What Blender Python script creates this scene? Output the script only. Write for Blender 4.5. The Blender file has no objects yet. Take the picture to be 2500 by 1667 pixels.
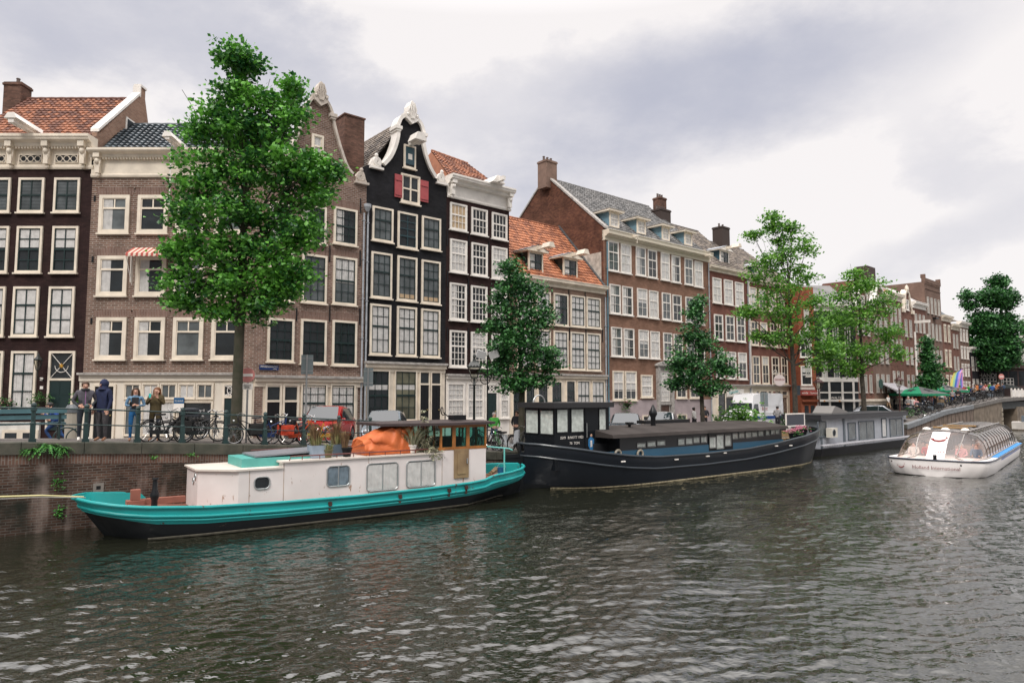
import bpy, math, random
import numpy as np
from mathutils import Vector, Matrix
R = math.radians
random.seed(7); rng = np.random.default_rng(7)
sc = bpy.context.scene; COL = sc.collection
# ---------------------------------------------------------------- camera
W, Hh, F = 2500., 1667., 1658.
EYE = 3.9; PITCH = math.atan(128.5/F)
cd = bpy.data.cameras.new('camera'); cam = bpy.data.objects.new('camera', cd); COL.objects.link(cam)
cam.location = (0, 0, EYE); cam.rotation_euler = (math.pi/2+PITCH, 0, 0)
cd.sensor_width = 36; cd.lens = 36*F/W; cd.clip_start = .1; cd.clip_end = 3000
sc.camera = cam
sc.view_settings.view_transform = 'Standard'; sc.view_settings.look = 'None'
sc.view_settings.exposure = 0.0; sc.view_settings.gamma = 1
# ---------------------------------------------------------------- sky: Nishita light seen through a procedural overcast
SUN_AZ, SUN_EL = R(200), R(48)      # the sun stands behind the camera, veiled by cloud
wd = bpy.data.worlds.new('World'); sc.world = wd; wd.use_nodes = True
def sky():
    nt = wd.node_tree; N = nt.nodes; L = nt.links; N.clear()
    out = N.new('ShaderNodeOutputWorld'); bg = N.new('ShaderNodeBackground'); L.new(bg.outputs[0], out.inputs[0])
    st = N.new('ShaderNodeTexSky'); st.sky_type = 'NISHITA'; st.sun_disc = False
    st.sun_elevation = SUN_EL; st.sun_rotation = SUN_AZ
    tc = N.new('ShaderNodeTexCoord'); sep = N.new('ShaderNodeSeparateXYZ'); L.new(tc.outputs['Generated'], sep.inputs[0])
    def m(op, a, b=None, c=None, clamp=False):
        n = N.new('ShaderNodeMath'); n.operation = op; n.use_clamp = clamp
        for i, v in enumerate((a, b, c)):
            if v is None: continue
            if isinstance(v, (int, float)): n.inputs[i].default_value = v
            else: L.new(v, n.inputs[i])
        return n.outputs[0]
    X, Y, Z = sep.outputs
    nz = N.new('ShaderNodeTexNoise'); nz.inputs['Scale'].default_value = 3.2; nz.inputs['Detail'].default_value = 7; nz.inputs['Roughness'].default_value = .6
    mp = N.new('ShaderNodeMapping'); mp.inputs['Scale'].default_value = (1, 1, 1.9); L.new(tc.outputs['Generated'], mp.inputs[0]); L.new(mp.outputs[0], nz.inputs['Vector'])
    nf = m('SUBTRACT', nz.outputs['Fac'], .5)
    az = m('ARCTAN2', X, Y); el = m('ARCSINE', Z)
    az = m('ADD', az, m('MULTIPLY', nf, .38)); el = m('ADD', el, m('MULTIPLY', nf, .30))
    def lobe(px, py, rx, ry, ang, amp):
        a0 = math.atan2((px-W/2)/F, 1); e0 = math.atan((962-py)/F*math.cos(a0))
        dx = m('SUBTRACT', az, a0); dy = m('SUBTRACT', el, e0); c, s = math.cos(R(ang)), math.sin(R(ang))
        u = m('DIVIDE', m('ADD', m('MULTIPLY', dx, c), m('MULTIPLY', dy, s)), rx/F)
        v = m('DIVIDE', m('ADD', m('MULTIPLY', dx, -s), m('MULTIPLY', dy, c)), ry/F)
        d = m('ADD', m('MULTIPLY', u, u), m('MULTIPLY', v, v))
        return m('MULTIPLY', m('EXPONENT', m('MULTIPLY', m('POWER', d, 1.25), -.8)), amp)
    dk = None
    for l in ((380, 30, 560, 105, -6, .5), (760, 150, 300, 110, -20, .28), (-100, -50, 700, 140, 0, .2), (2000, 110, 430, 130, 12, .68), (1640, 265, 430, 130, 20, .72), (1320, 260, 280, 90, 0, .3),
              (2450, 330, 170, 90, -20, .4), (2350, 590, 300, 60, 18, .42), (40, 10, 300, 60, 0, .25)):
        v = lobe(*l); dk = v if dk is None else m('ADD', dk, v)
    n2 = N.new('ShaderNodeTexNoise'); n2.inputs['Scale'].default_value = 7; n2.inputs['Detail'].default_value = 8; n2.inputs['Roughness'].default_value = .62; L.new(mp.outputs[0], n2.inputs['Vector'])
    dk = m('SUBTRACT', 1, m('EXPONENT', m('MULTIPLY', m('MULTIPLY', m('MAXIMUM', m('SUBTRACT', dk, .16), 0), m('ADD', .35, m('MULTIPLY', n2.outputs['Fac'], 1.75))), -1.35)))
    ov = m('MAXIMUM', m('SUBTRACT', Z, .5), 0)                       # overcast skies are brighter overhead
    br = m('ADD', 1.0, m('MULTIPLY', ov, 6.5))
    # low sky behind the viewer is darkened to dim pane reflections and fill light
    # the darkening stands in for far-bank houses and trees that are not modelled
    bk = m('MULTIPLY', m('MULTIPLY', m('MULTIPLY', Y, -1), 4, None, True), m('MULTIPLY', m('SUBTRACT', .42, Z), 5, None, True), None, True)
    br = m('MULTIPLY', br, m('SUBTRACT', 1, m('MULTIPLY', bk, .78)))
    cw = N.new('ShaderNodeRGB'); cw.outputs[0].default_value = (1.0, .958, .95, 1)
    cg = N.new('ShaderNodeRGB'); cg.outputs[0].default_value = (.48, .50, .61, 1)
    mx = N.new('ShaderNodeMixRGB'); L.new(dk, mx.inputs[0]); L.new(cw.outputs[0], mx.inputs[1]); L.new(cg.outputs[0], mx.inputs[2])
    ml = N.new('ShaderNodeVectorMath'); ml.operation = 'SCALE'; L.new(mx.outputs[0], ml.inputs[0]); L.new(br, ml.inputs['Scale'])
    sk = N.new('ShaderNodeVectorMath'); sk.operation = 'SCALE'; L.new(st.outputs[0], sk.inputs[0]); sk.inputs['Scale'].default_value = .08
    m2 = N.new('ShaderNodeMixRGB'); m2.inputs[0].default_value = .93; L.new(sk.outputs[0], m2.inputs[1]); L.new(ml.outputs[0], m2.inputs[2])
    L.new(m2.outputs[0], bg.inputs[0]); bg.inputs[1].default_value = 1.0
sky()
sd = bpy.data.lights.new('sun', 'SUN'); sd.energy = 1.8; sd.angle = R(12); sd.color = (1, .95, .88)
so = bpy.data.objects.new('sun', sd); COL.objects.link(so)
sdir = Vector((math.sin(SUN_AZ)*math.cos(SUN_EL), math.cos(SUN_AZ)*math.cos(SUN_EL), math.sin(SUN_EL)))
so.rotation_euler = (-sdir).to_track_quat('-Z', 'Y').to_euler()
# ---------------------------------------------------------------- helpers
def ray(px, py):
    a = (px-W/2)/F; b = (Hh/2-py)/F
    return Vector((a, math.cos(PITCH)-b*math.sin(PITCH), math.sin(PITCH)+b*math.cos(PITCH)))
def atY(px, py, Y):
    r = ray(px, py); k = Y/r.y; return Vector((r.x*k, Y, EYE+r.z*k))
class Pl:                                   # a local frame: x along, y away from the viewer, z up
    def __init__(s, x, y, z, a):
        s.o = Vector((x, y, z)); s.a = a; s.dx = Vector((math.sin(R(a)), math.cos(R(a)), 0)); s.dy = Vector((-math.cos(R(a)), math.sin(R(a)), 0))
    def f(s, px, py, off=0.):               # pixel -> (x, z) on the plane y = off
        r = ray(px, py); o = s.o+s.dy*off; d = o-Vector((0, 0, EYE))
        k = d.dot(s.dy)/r.dot(s.dy); p = Vector((0, 0, EYE))+r*k-o
        return p.dot(s.dx), p.z
    def w(s, x, y=0., z=0.): return s.o+s.dx*x+s.dy*y+Vector((0, 0, z))
    def rot(s): return R(90-s.a)
def T(o, label=None, cat=None, group=None, kind=None):
    if label: o['label'] = label
    if cat: o['category'] = cat
    if group: o['group'] = group
    if kind: o['kind'] = kind
    return o
def E(name, loc, rz=0, label=None, cat=None, group=None):
    o = bpy.data.objects.new(name, None); COL.objects.link(o); o.location = loc; o.rotation_euler = (0, 0, rz); o.empty_display_size = .2
    return T(o, label, cat, group)
def ctree(o, parent=None):
    c = o.copy(); COL.objects.link(c); c.parent = parent
    for ch in list(o.children): ctree(ch, c)
    return c
class MB:
    def __init__(s): s.v = []; s.f = []; s.m = []
    def add(s, vs, fs, m=0):
        b = len(s.v); s.v += [tuple(v) for v in vs]; s.f += [tuple(i+b for i in f) for f in fs]; s.m += [m]*len(fs); return s
    def box(s, x0, x1, y0, y1, z0, z1, m=0):
        return s.add([(x0,y0,z0),(x1,y0,z0),(x1,y1,z0),(x0,y1,z0),(x0,y0,z1),(x1,y0,z1),(x1,y1,z1),(x0,y1,z1)],
                     [(0,3,2,1),(4,5,6,7),(0,1,5,4),(1,2,6,5),(2,3,7,6),(3,0,4,7)], m)
    def prism(s, pts, y0, y1, m=0):         # outline in x,z pushed along y
        n = len(pts)
        return s.add([(x, y0, z) for x, z in pts]+[(x, y1, z) for x, z in pts],
                     [tuple(range(n)), tuple(range(2*n-1, n-1, -1))]+[(i, i+n, (i+1) % n+n, (i+1) % n) for i in range(n)], m)
    def slab(s, pts, z0, z1, m=0):          # outline in x,y pushed along z
        n = len(pts)
        return s.add([(x, y, z0) for x, y in pts]+[(x, y, z1) for x, y in pts],
                     [tuple(range(n-1, -1, -1)), tuple(range(n, 2*n))]+[(i, (i+1) % n, (i+1) % n+n, i+n) for i in range(n)], m)
    def tube(s, P, r, n=6, m=0, cap=True):
        P = [Vector(p) for p in P]; rr = r if isinstance(r, (list, tuple)) else [r]*len(P); vs = []; fs = []
        prev = None
        for i, p in enumerate(P):
            t = (P[min(i+1, len(P)-1)]-P[max(i-1, 0)]).normalized()
            if prev is None: u = t.orthogonal().normalized()
            else:
                u = prev-t*prev.dot(t); u = u.normalized() if u.length > 1e-6 else t.orthogonal().normalized()
            prev = u; w = t.cross(u)
            for k in range(n):
                a = 2*math.pi*k/n; vs.append(p+(u*math.cos(a)+w*math.sin(a))*rr[i])
        for i in range(len(P)-1):
            for k in range(n): fs.append((i*n+k, i*n+(k+1) % n, (i+1)*n+(k+1) % n, (i+1)*n+k))
        if cap: fs += [tuple(range(n-1, -1, -1)), tuple((len(P)-1)*n+k for k in range(n))]
        return s.add(vs, fs, m)
    def lathe(s, prof, cx=0, cy=0, n=12, m=0):   # prof: (r, z)
        vs = [(cx+r*math.cos(2*math.pi*k/n), cy+r*math.sin(2*math.pi*k/n), z) for r, z in prof for k in range(n)]
        fs = [(i*n+k, i*n+(k+1) % n, (i+1)*n+(k+1) % n, (i+1)*n+k) for i in range(len(prof)-1) for k in range(n)]
        fs += [tuple(range(n-1, -1, -1)), tuple((len(prof)-1)*n+k for k in range(n))]
        return s.add(vs, fs, m)
    def ring(s, c, r0, tr, axis='y', n=24, k=6, m=0, a0=0, a1=360):
        full = a1-a0 >= 360; P = []
        for i in range(n+1):
            a = R(a0+(a1-a0)*i/n); ca, sa = math.cos(a)*r0, math.sin(a)*r0
            P.append({'y': (c[0]+ca, c[1], c[2]+sa), 'x': (c[0], c[1]+ca, c[2]+sa), 'z': (c[0]+ca, c[1]+sa, c[2])}[axis])
        return s.tube(P, tr, k, m, not full)
    def ball(s, c, r, n=10, m=0):
        rx, ry, rz = r if isinstance(r, tuple) else (r, r, r); h = n//2; vs = []; fs = []
        for i in range(h+1):
            p = math.pi*i/h
            for k in range(n): q = 2*math.pi*k/n; vs.append((c[0]+rx*math.sin(p)*math.cos(q), c[1]+ry*math.sin(p)*math.sin(q), c[2]+rz*math.cos(p)))
        for i in range(h):
            for k in range(n): fs.append((i*n+k, (i+1)*n+k, (i+1)*n+(k+1) % n, i*n+(k+1) % n))
        return s.add(vs, fs, m)
    def loft(s, secs, m=0, cap=True, closed=True, mf=None):
        n = len(secs[0]); b = [p for sec in secs for p in sec]; fs = []; ms = []
        for i in range(len(secs)-1):
            for k in range(n if closed else n-1):
                fs.append((i*n+k, i*n+(k+1) % n, (i+1)*n+(k+1) % n, (i+1)*n+k)); ms.append(mf(i, k) if mf else m)
        if cap and closed: fs += [tuple(range(n-1, -1, -1)), tuple((len(secs)-1)*n+k for k in range(n))]; ms += [m, m]
        base = len(s.v); s.v += [tuple(p) for p in b]; s.f += [tuple(i+base for i in f) for f in fs]; s.m += ms; return s
    def arr(s, V, Fq, m=0):
        b = len(s.v); s.v += V.tolist(); s.f += (Fq+b).tolist(); s.m += [m]*len(Fq); return s
    def build(s, name, mats, parent=None, smooth=False, fix=False):
        me = bpy.data.meshes.new(name); me.from_pydata(s.v, [], s.f)
        mats = mats if isinstance(mats, (list, tuple)) else [mats]
        for m in mats: me.materials.append(m)
        if len(mats) > 1: me.polygons.foreach_set('material_index', s.m)
        if smooth: me.polygons.foreach_set('use_smooth', [True]*len(s.f))
        if fix:
            import bmesh
            bm = bmesh.new(); bm.from_mesh(me); bmesh.ops.recalc_face_normals(bm, faces=bm.faces); bm.to_mesh(me); bm.free()
        me.validate(); me.update()
        if smooth and smooth != 'all': me.set_sharp_from_angle(angle=R(40))
        o = bpy.data.objects.new(name, me); COL.objects.link(o)
        if parent: o.parent = parent
        return o
def text_mesh(txt, size, mat, parent, loc, rot, name='lettering', ext=.004, align='CENTER'):
    cu = bpy.data.curves.new('t', 'FONT'); cu.body = txt; cu.size = size; cu.extrude = ext; cu.align_x = align; cu.align_y = 'CENTER'; cu.resolution_u = 3
    o = bpy.data.objects.new('t', cu); COL.objects.link(o); dg = bpy.context.evaluated_depsgraph_get(); dg.update()
    me = bpy.data.meshes.new_from_object(o.evaluated_get(dg)); bpy.data.objects.remove(o); bpy.data.curves.remove(cu)
    me.materials.clear(); me.materials.append(mat); ob = bpy.data.objects.new(name, me); COL.objects.link(ob)
    ob.parent = parent; ob.location = loc; ob.rotation_euler = rot; return ob
# ---------------------------------------------------------------- materials
MATS = {}
def mat(name, col, rough=.7, metal=0, var=0, vscale=3., spec=.5, col2=None, island=0, bump=0, bscale=20, trans=0):
    if name in MATS: return MATS[name]
    m = bpy.data.materials.new(name); MATS[name] = m; m.use_nodes = True; nt = m.node_tree; N = nt.nodes; L = nt.links
    b = N['Principled BSDF']; b.inputs['Roughness'].default_value = rough; b.inputs['Metallic'].default_value = metal
    b.inputs['Specular IOR Level'].default_value = spec; b.inputs['Base Color'].default_value = (*col, 1)
    if var or col2 or island:
        tc = N.new('ShaderNodeTexCoord'); nz = N.new('ShaderNodeTexNoise'); nz.inputs['Scale'].default_value = vscale; nz.inputs['Detail'].default_value = 6; L.new(tc.outputs['Object'], nz.inputs['Vector'])
        cr = N.new('ShaderNodeValToRGB'); cr.color_ramp.elements[0].position = .33; cr.color_ramp.elements[1].position = .67
        c2 = col2 or tuple(min(1, c*(1+var)) for c in col); c1 = col if col2 else tuple(c*(1-var) for c in col)
        cr.color_ramp.elements[0].color = (*c1, 1); cr.color_ramp.elements[1].color = (*c2, 1)
        src = nz.outputs['Fac']
        if island:
            g = N.new('ShaderNodeNewGeometry'); mx = N.new('ShaderNodeMath'); mx.operation = 'MULTIPLY_ADD'
            L.new(g.outputs['Random Per Island'], mx.inputs[0]); mx.inputs[1].default_value = island
            s2 = N.new('ShaderNodeMath'); s2.operation = 'SUBTRACT'; L.new(nz.outputs['Fac'], s2.inputs[0]); s2.inputs[1].default_value = island/2; L.new(s2.outputs[0], mx.inputs[2]); src = mx.outputs[0]
        L.new(src, cr.inputs[0]); L.new(cr.outputs[0], b.inputs['Base Color'])
    if bump:
        tc = N.new('ShaderNodeTexCoord'); nb = N.new('ShaderNodeTexNoise'); nb.inputs['Scale'].default_value = bscale; nb.inputs['Detail'].default_value = 4; L.new(tc.outputs['Object'], nb.inputs['Vector'])
        bp = N.new('ShaderNodeBump'); bp.inputs['Strength'].default_value = bump; bp.inputs['Distance'].default_value = .02; L.new(nb.outputs['Fac'], bp.inputs['Height']); L.new(bp.outputs[0], b.inputs['Normal'])
    if trans:
        tl = N.new('ShaderNodeBsdfTranslucent'); ad = N.new('ShaderNodeMixShader'); ad.inputs[0].default_value = trans
        src = b.inputs['Base Color'].links[0].from_socket if b.inputs['Base Color'].links else None
        if src: L.new(src, tl.inputs[0])
        else: tl.inputs[0].default_value = (*col, 1)
        L.new(b.outputs[0], ad.inputs[1]); L.new(tl.outputs[0], ad.inputs[2]); L.new(ad.outputs[0], N['Material Output'].inputs[0])
    return m
def brick(name, c1, c2, mortar, bw=.22, bh=.065, ms=.009, vert=False, bias=0, rough=.9, dirt=.25, streak=0):
    if name in MATS: return MATS[name]
    m = bpy.data.materials.new(name); MATS[name] = m; m.use_nodes = True; nt = m.node_tree; N = nt.nodes; L = nt.links
    b = N['Principled BSDF']; b.inputs['Roughness'].default_value = rough; b.inputs['Specular IOR Level'].default_value = .2
    tc = N.new('ShaderNodeTexCoord'); sp = N.new('ShaderNodeSeparateXYZ'); L.new(tc.outputs['Object'], sp.inputs[0])
    ad = N.new('ShaderNodeMath'); ad.operation = 'ADD'; L.new(sp.outputs[0], ad.inputs[0]); L.new(sp.outputs[1], ad.inputs[1])
    cb = N.new('ShaderNodeCombineXYZ'); L.new(ad.outputs[0], cb.inputs[1 if vert else 0]); L.new(sp.outputs[2], cb.inputs[0 if vert else 1])
    wn = N.new('ShaderNodeTexNoise'); wn.inputs['Scale'].default_value = 1.5; L.new(tc.outputs['Object'], wn.inputs['Vector'])
    va = N.new('ShaderNodeVectorMath'); va.operation = 'MULTIPLY_ADD'; L.new(wn.outputs['Color'], va.inputs[0]); va.inputs[1].default_value = (.03, .012, 0); L.new(cb.outputs[0], va.inputs[2])
    br = N.new('ShaderNodeTexBrick'); L.new(va.outputs[0], br.inputs['Vector']); br.inputs['Scale'].default_value = 1
    br.inputs['Color1'].default_value = (*c1, 1); br.inputs['Color2'].default_value = (*c2, 1); br.inputs['Mortar'].default_value = (*mortar, 1)
    br.inputs['Mortar Size'].default_value = ms; br.inputs['Brick Width'].default_value = bw; br.inputs['Row Height'].default_value = bh; br.inputs['Bias'].default_value = bias; br.inputs['Mortar Smooth'].default_value = .2
    nz = N.new('ShaderNodeTexNoise'); nz.inputs['Scale'].default_value = .9; nz.inputs['Detail'].default_value = 8; nz.inputs['Roughness'].default_value = .65; L.new(tc.outputs['Object'], nz.inputs['Vector'])
    cr = N.new('ShaderNodeMapRange'); cr.inputs['From Min'].default_value = .3; cr.inputs['From Max'].default_value = .72; cr.inputs['To Min'].default_value = 1-dirt; cr.inputs['To Max'].default_value = 1+dirt*.7; L.new(nz.outputs['Fac'], cr.inputs[0])
    sc_ = N.new('ShaderNodeVectorMath'); sc_.operation = 'SCALE'; L.new(br.outputs['Color'], sc_.inputs[0]); L.new(cr.outputs[0], sc_.inputs['Scale'])
    src = sc_.outputs[0]
    if streak:
        mp = N.new('ShaderNodeMapping'); mp.inputs['Scale'].default_value = (1.3, 1.3, .22); L.new(tc.outputs['Object'], mp.inputs[0])
        n2 = N.new('ShaderNodeTexNoise'); n2.inputs['Scale'].default_value = 1.2; n2.inputs['Detail'].default_value = 6; L.new(mp.outputs[0], n2.inputs['Vector'])
        r2 = N.new('ShaderNodeValToRGB'); r2.color_ramp.elements[0].position = .52; r2.color_ramp.elements[1].position = .66; L.new(n2.outputs['Fac'], r2.inputs[0])
        mx = N.new('ShaderNodeMixRGB'); fm = N.new('ShaderNodeMath'); fm.operation = 'MULTIPLY'; L.new(r2.outputs[0], fm.inputs[0]); fm.inputs[1].default_value = streak; L.new(fm.outputs[0], mx.inputs[0]); L.new(src, mx.inputs[1]); mx.inputs[2].default_value = (.30, .24, .21, 1)
        n3 = N.new('ShaderNodeTexNoise'); n3.inputs['Scale'].default_value = .8; n3.inputs['Detail'].default_value = 7; L.new(tc.outputs['Object'], n3.inputs['Vector'])
        r3 = N.new('ShaderNodeValToRGB'); r3.color_ramp.elements[0].position = .5; r3.color_ramp.elements[1].position = .68; L.new(n3.outputs['Fac'], r3.inputs[0])
        m4 = N.new('ShaderNodeMixRGB'); L.new(r3.outputs[0], m4.inputs[0]); L.new(mx.outputs[0], m4.inputs[1]); m4.inputs[2].default_value = (.018, .02, .015, 1); src = m4.outputs[0]
    L.new(src, b.inputs['Base Color'])
    bp = N.new('ShaderNodeBump'); bp.inputs['Strength'].default_value = .5; bp.inputs['Distance'].default_value = .01; L.new(br.outputs['Fac'], bp.inputs['Height']); bp.invert = True; L.new(bp.outputs[0], b.inputs['Normal'])
    return m
def glass(name, tint=(.95, .97, .97), ior=1.6, rough=.02, wob=.4):
    if name in MATS: return MATS[name]
    m = bpy.data.materials.new(name); MATS[name] = m; m.use_nodes = True; nt = m.node_tree; N = nt.nodes; L = nt.links; N.clear()
    out = N.new('ShaderNodeOutputMaterial'); tr = N.new('ShaderNodeBsdfTransparent'); tr.inputs[0].default_value = (*tint, 1)
    gl = N.new('ShaderNodeBsdfGlossy'); gl.inputs['Roughness'].default_value = rough; fr = N.new('ShaderNodeFresnel'); ge = N.new('ShaderNodeNewGeometry'); mi = N.new('ShaderNodeMapRange'); mi.inputs['To Min'].default_value = ior; mi.inputs['To Max'].default_value = 1/ior; L.new(ge.outputs['Backfacing'], mi.inputs[0]); L.new(mi.outputs[0], fr.inputs[0])
    tc = N.new('ShaderNodeTexCoord'); nz = N.new('ShaderNodeTexNoise'); nz.inputs['Scale'].default_value = 1.7; L.new(tc.outputs['Object'], nz.inputs['Vector'])
    bp = N.new('ShaderNodeBump'); bp.inputs['Strength'].default_value = wob; bp.inputs['Distance'].default_value = .05; L.new(nz.outputs['Fac'], bp.inputs['Height']); L.new(bp.outputs[0], gl.inputs['Normal'])
    mx = N.new('ShaderNodeMixShader'); L.new(fr.outputs[0], mx.inputs[0]); L.new(tr.outputs[0], mx.inputs[1]); L.new(gl.outputs[0], mx.inputs[2]); L.new(mx.outputs[0], out.inputs[0])
    return m
cream = mat('cream paint', (.72, .64, .53), .45, var=.13, vscale=1.7); white = mat('white paint', (.76, .72, .67), .45, var=.11, vscale=1.7)
sash_g = mat('dark green sash paint', (.012, .028, .028), .35); black_p = mat('black paint', (.012, .013, .015), .35, spec=.3)
dark_in = mat('dim room', (.014, .018, .022), .9, var=.5, vscale=1.1); mid_in = mat('grey room', (.12, .13, .135), .9, var=.4, vscale=1.3)
curt = mat('net curtain', (.66, .62, .6), .9, var=.14, vscale=4); curt2 = mat('warm blind', (.6, .42, .26), .9, var=.1)
gls = glass('window glass'); stone = mat('weathered stone', (.34, .32, .30), .85, var=.3, vscale=6)
lead = mat('lead flashing', (.33, .35, .38), .5, var=.2, vscale=5)
teal_p = mat('turquoise hull paint', (.008, .34, .33), .38)
# ---------------------------------------------------------------- canal edge and ground heights
QA = Pl(-14.2, 18.84, 0, 52); QB = Pl(10.0, 37.75, 0, 48); LB = 30.7
def itp(x, tab): return float(np.interp(x, [a for a, b in tab], [b for a, b in tab]))
ZQ = [(-14, 2.8), (0, 2.58), (2, 2.5), (4.7, 2.36), (7.4, 2.17), (8.7, 2.1), (11.3, 1.92), (18, 1.38), (63.7, 1.27), (66.6, 1.52), (74.3, 2.3), (84, 2.75), (95, 3.35), (112, 3.6), (200, 3.6)]
ZH = [(-14, 1.85), (10, 1.85), (18, 1.4), (62, 1.3), (74, 2.1), (84, 2.6), (95, 3.3), (112, 3.6), (200, 3.6)]
def zq(L): return itp(L, ZQ)
def qw(L, n, z=0.):
    return QA.w(L, n, z) if L < LB else QB.w(L-LB, n, z)
def gLn(L, n):
    t = min(1, max(0, (n-2.2)/5.5)); t = t*t*(3-2*t); return zq(L)*(1-t)+itp(L, ZH)*t
def Lof(x, y):
    d = Vector((x, y, 0))-QB.o; b = d.dot(QB.dx)
    if b > 0: return LB+b, d.dot(QB.dy)
    d = Vector((x, y, 0))-QA.o; return d.dot(QA.dx), d.dot(QA.dy)
def gz(x, y): return gLn(*Lof(x, y))
def G(L, n): p = qw(L, n); return (p.x, p.y, gLn(L, n))
def at_px(px, n):                                   # point of the quay strip n metres from the edge seen in pixel column px
    u = (px-W/2)/F
    for P, l0 in ((QA, 0), (QB, LB)):
        o = P.w(0, n); t = (u*o.y-o.x)/(P.dx.x-u*P.dx.y)
        if l0 or t < LB: return t+l0
# street
brickpave = brick('street brick paving', (.22, .17, .15), (.30, .24, .21), (.10, .09, .08), .2, .1, .008)
def grid_ground():
    mb = MB(); Ls = list(np.arange(-14, 131, 2.)); ns = [0.32, 1, 2.2, 3.5, 5, 7.7, 10, 16, 30, 60]
    for L in Ls:
        for n in ns:
            p = qw(L, n); mb.v.append((p.x, p.y, gLn(L, n)-.004))
    k = len(ns)
    for i in range(len(Ls)-1):
        for j in range(k-1): mb.f.append((i*k+j, (i+1)*k+j, (i+1)*k+j+1, i*k+j+1)); mb.m.append(0)
    T(mb.build('street', mat('grey paving', (.12, .105, .095), .9, var=.25, vscale=1.2, bump=.3, bscale=8)), kind='structure')
grid_ground()
g = MB(); g.add([(-600, 150, 1.0), (1500, 150, 1.0), (1500, 1600, 1.0), (-600, 1600, 1.0)], [(0, 1, 2, 3)]); T(g.build('ground', mat('far ground', (.12, .13, .1), .9, var=.3, vscale=.02)), kind='structure')
# quay walls
qbrick = brick('quay brick', (.048, .028, .021), (.105, .06, .043), (.13, .115, .10), .235, .078, .011, dirt=.55, streak=.75)
qstone = mat('quay coping stone', (.085, .08, .062), .9, var=.45, vscale=2.2, col2=(.035, .04, .03), bump=.4, bscale=12)
def qwall(P, x0, x1, step, l0, name, label, mwall, mcop, coph=.34, proud=.05):
    e = E(name, P.w(x0), P.rot(), label, 'quay wall'); n = max(1, round((x1-x0)/step)); a = MB(); c = MB()
    xs = [(x1-x0)*i/n for i in range(n+1)]
    a.loft([[(x, 0, -1.5), (x, 0, zq(x+x0+l0)-coph), (x, .5, zq(x+x0+l0)-coph), (x, .5, -1.5)] for x in xs]); a.build('wall_face', mwall, e, fix=True)
    for i in range(n):
        g_ = .008; c.loft([[(x, -proud, zq(x+x0+l0)-coph), (x, -proud, zq(x+x0+l0)-.02), (x, -proud+.02, zq(x+x0+l0)), (x, .34, zq(x+x0+l0)), (x, .34, zq(x+x0+l0)-coph)] for x in (xs[i]+g_, xs[i+1]-g_)])
    c.build('coping_stone', mcop, e, fix=True); return e
qe = qwall(QA, -16, LB, 1.5, 0, 'quay_wall', 'dark mossy brick quay wall rising from the canal behind the turquoise boat', qbrick, qstone)
sb = MB(); sb.box(0, 46.7, -.006, .1, 0, .3)
sol = MB()
for i in range(31):
    x0 = i*1.5; z = min(zq(x0-16), zq(x0-14.5))-.34
    sol.add([(x0, -.004, zq(x0-16)-.62), (x0+1.5, -.004, zq(x0-14.5)-.62), (x0+1.5, -.004, zq(x0-14.5)-.335), (x0, -.004, zq(x0-16)-.335)], [(0, 1, 2, 3)])
sol.build('soldier_course', brick('quay soldier brick', (.11, .065, .05), (.17, .10, .075), (.19, .165, .145), .30, .078, .011, vert=True, dirt=.5), qe)
dr = MB(); dr.box(18.35, 18.62, -.03, .0, 1.02, 1.28); dr.box(18.43, 18.54, -.035, .0, 1.1, 1.2, 1); dr.build('drain_opening', [mat('drain stone', (.2, .18, .16), .9), black_p], qe)
qwall(QB, 0, 33, 1.5, LB, 'quay_wall', 'dark quay wall behind the black barge and grey houseboat', qbrick, qstone)
pileM = mat('weathered wall panels', (.15, .11, .085), .9, var=.35, vscale=1.6, bump=.3)
qr = qwall(QB, 33, 53.3, 1.27, LB, 'retaining_wall', 'brown panelled retaining wall rising towards the bridge under the bicycles', pileM, mat('grey coping', (.17, .18, .19), .8, var=.15), .42, .1)
j = MB()
for i in range(17): x = i*1.27; j.box(x-.03, x+.03, -.02, .02, -.5, zq(33+x+LB)-.42)
j.build('panel_joint', mat('joint', (.05, .04, .035), .9), qr)
# bridge
def bridge():
    e = E('stone_bridge', QB.w(53.3), QB.rot(), 'low stone canal bridge with a dark opening at the right edge', 'bridge')
    st = mat('bridge plaster', (.17, .135, .10), .9, var=.35, vscale=1.2, bump=.3); a = MB(); n = 8; X = 12
    a.loft([[(X*i/n, 0, -1.5), (X*i/n, 0, zq(84+X*i/n)-.38), (X*i/n, 1.5, zq(84+X*i/n)-.38), (X*i/n, 1.5, -1.5)] for i in range(n+1)])
    a.build('abutment', st, e, fix=True)
    c = MB(); c.loft([[(x, -.12, zq(84+x)-.38), (x, -.12, zq(84+x)), (x, .4, zq(84+x)), (x, .4, zq(84+x)-.38)] for x in (0, 2, 4, 6, 8, 10.5, 13, 30)]); c.build('coping_stone', mat('bridge coping', (.13, .12, .11), .85, var=.25), e, fix=True)
    d = MB(); d.box(12, 60, .25, 15, 2.2, 2.95); d.box(12, 60, .2, .3, 2.1, 2.5); d.build('deck', mat('dark iron deck', (.03, .035, .035), .7, var=.3), e)
    p = MB(); p.box(19.5, 60, .1, 15, -1.5, 2.3); p.build('pier', st, e)
    k = MB()
    for z in (.2, .75, 1.3, 1.85): k.box(11.55, 12.05, -.06, .3, z, z+.42)
    k.build('quoin', mat('quoin stone', (.3, .26, .2), .9, var=.3), e)
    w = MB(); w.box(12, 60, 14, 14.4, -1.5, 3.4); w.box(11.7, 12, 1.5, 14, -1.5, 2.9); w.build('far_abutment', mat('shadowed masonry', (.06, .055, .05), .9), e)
bridge()
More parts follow.
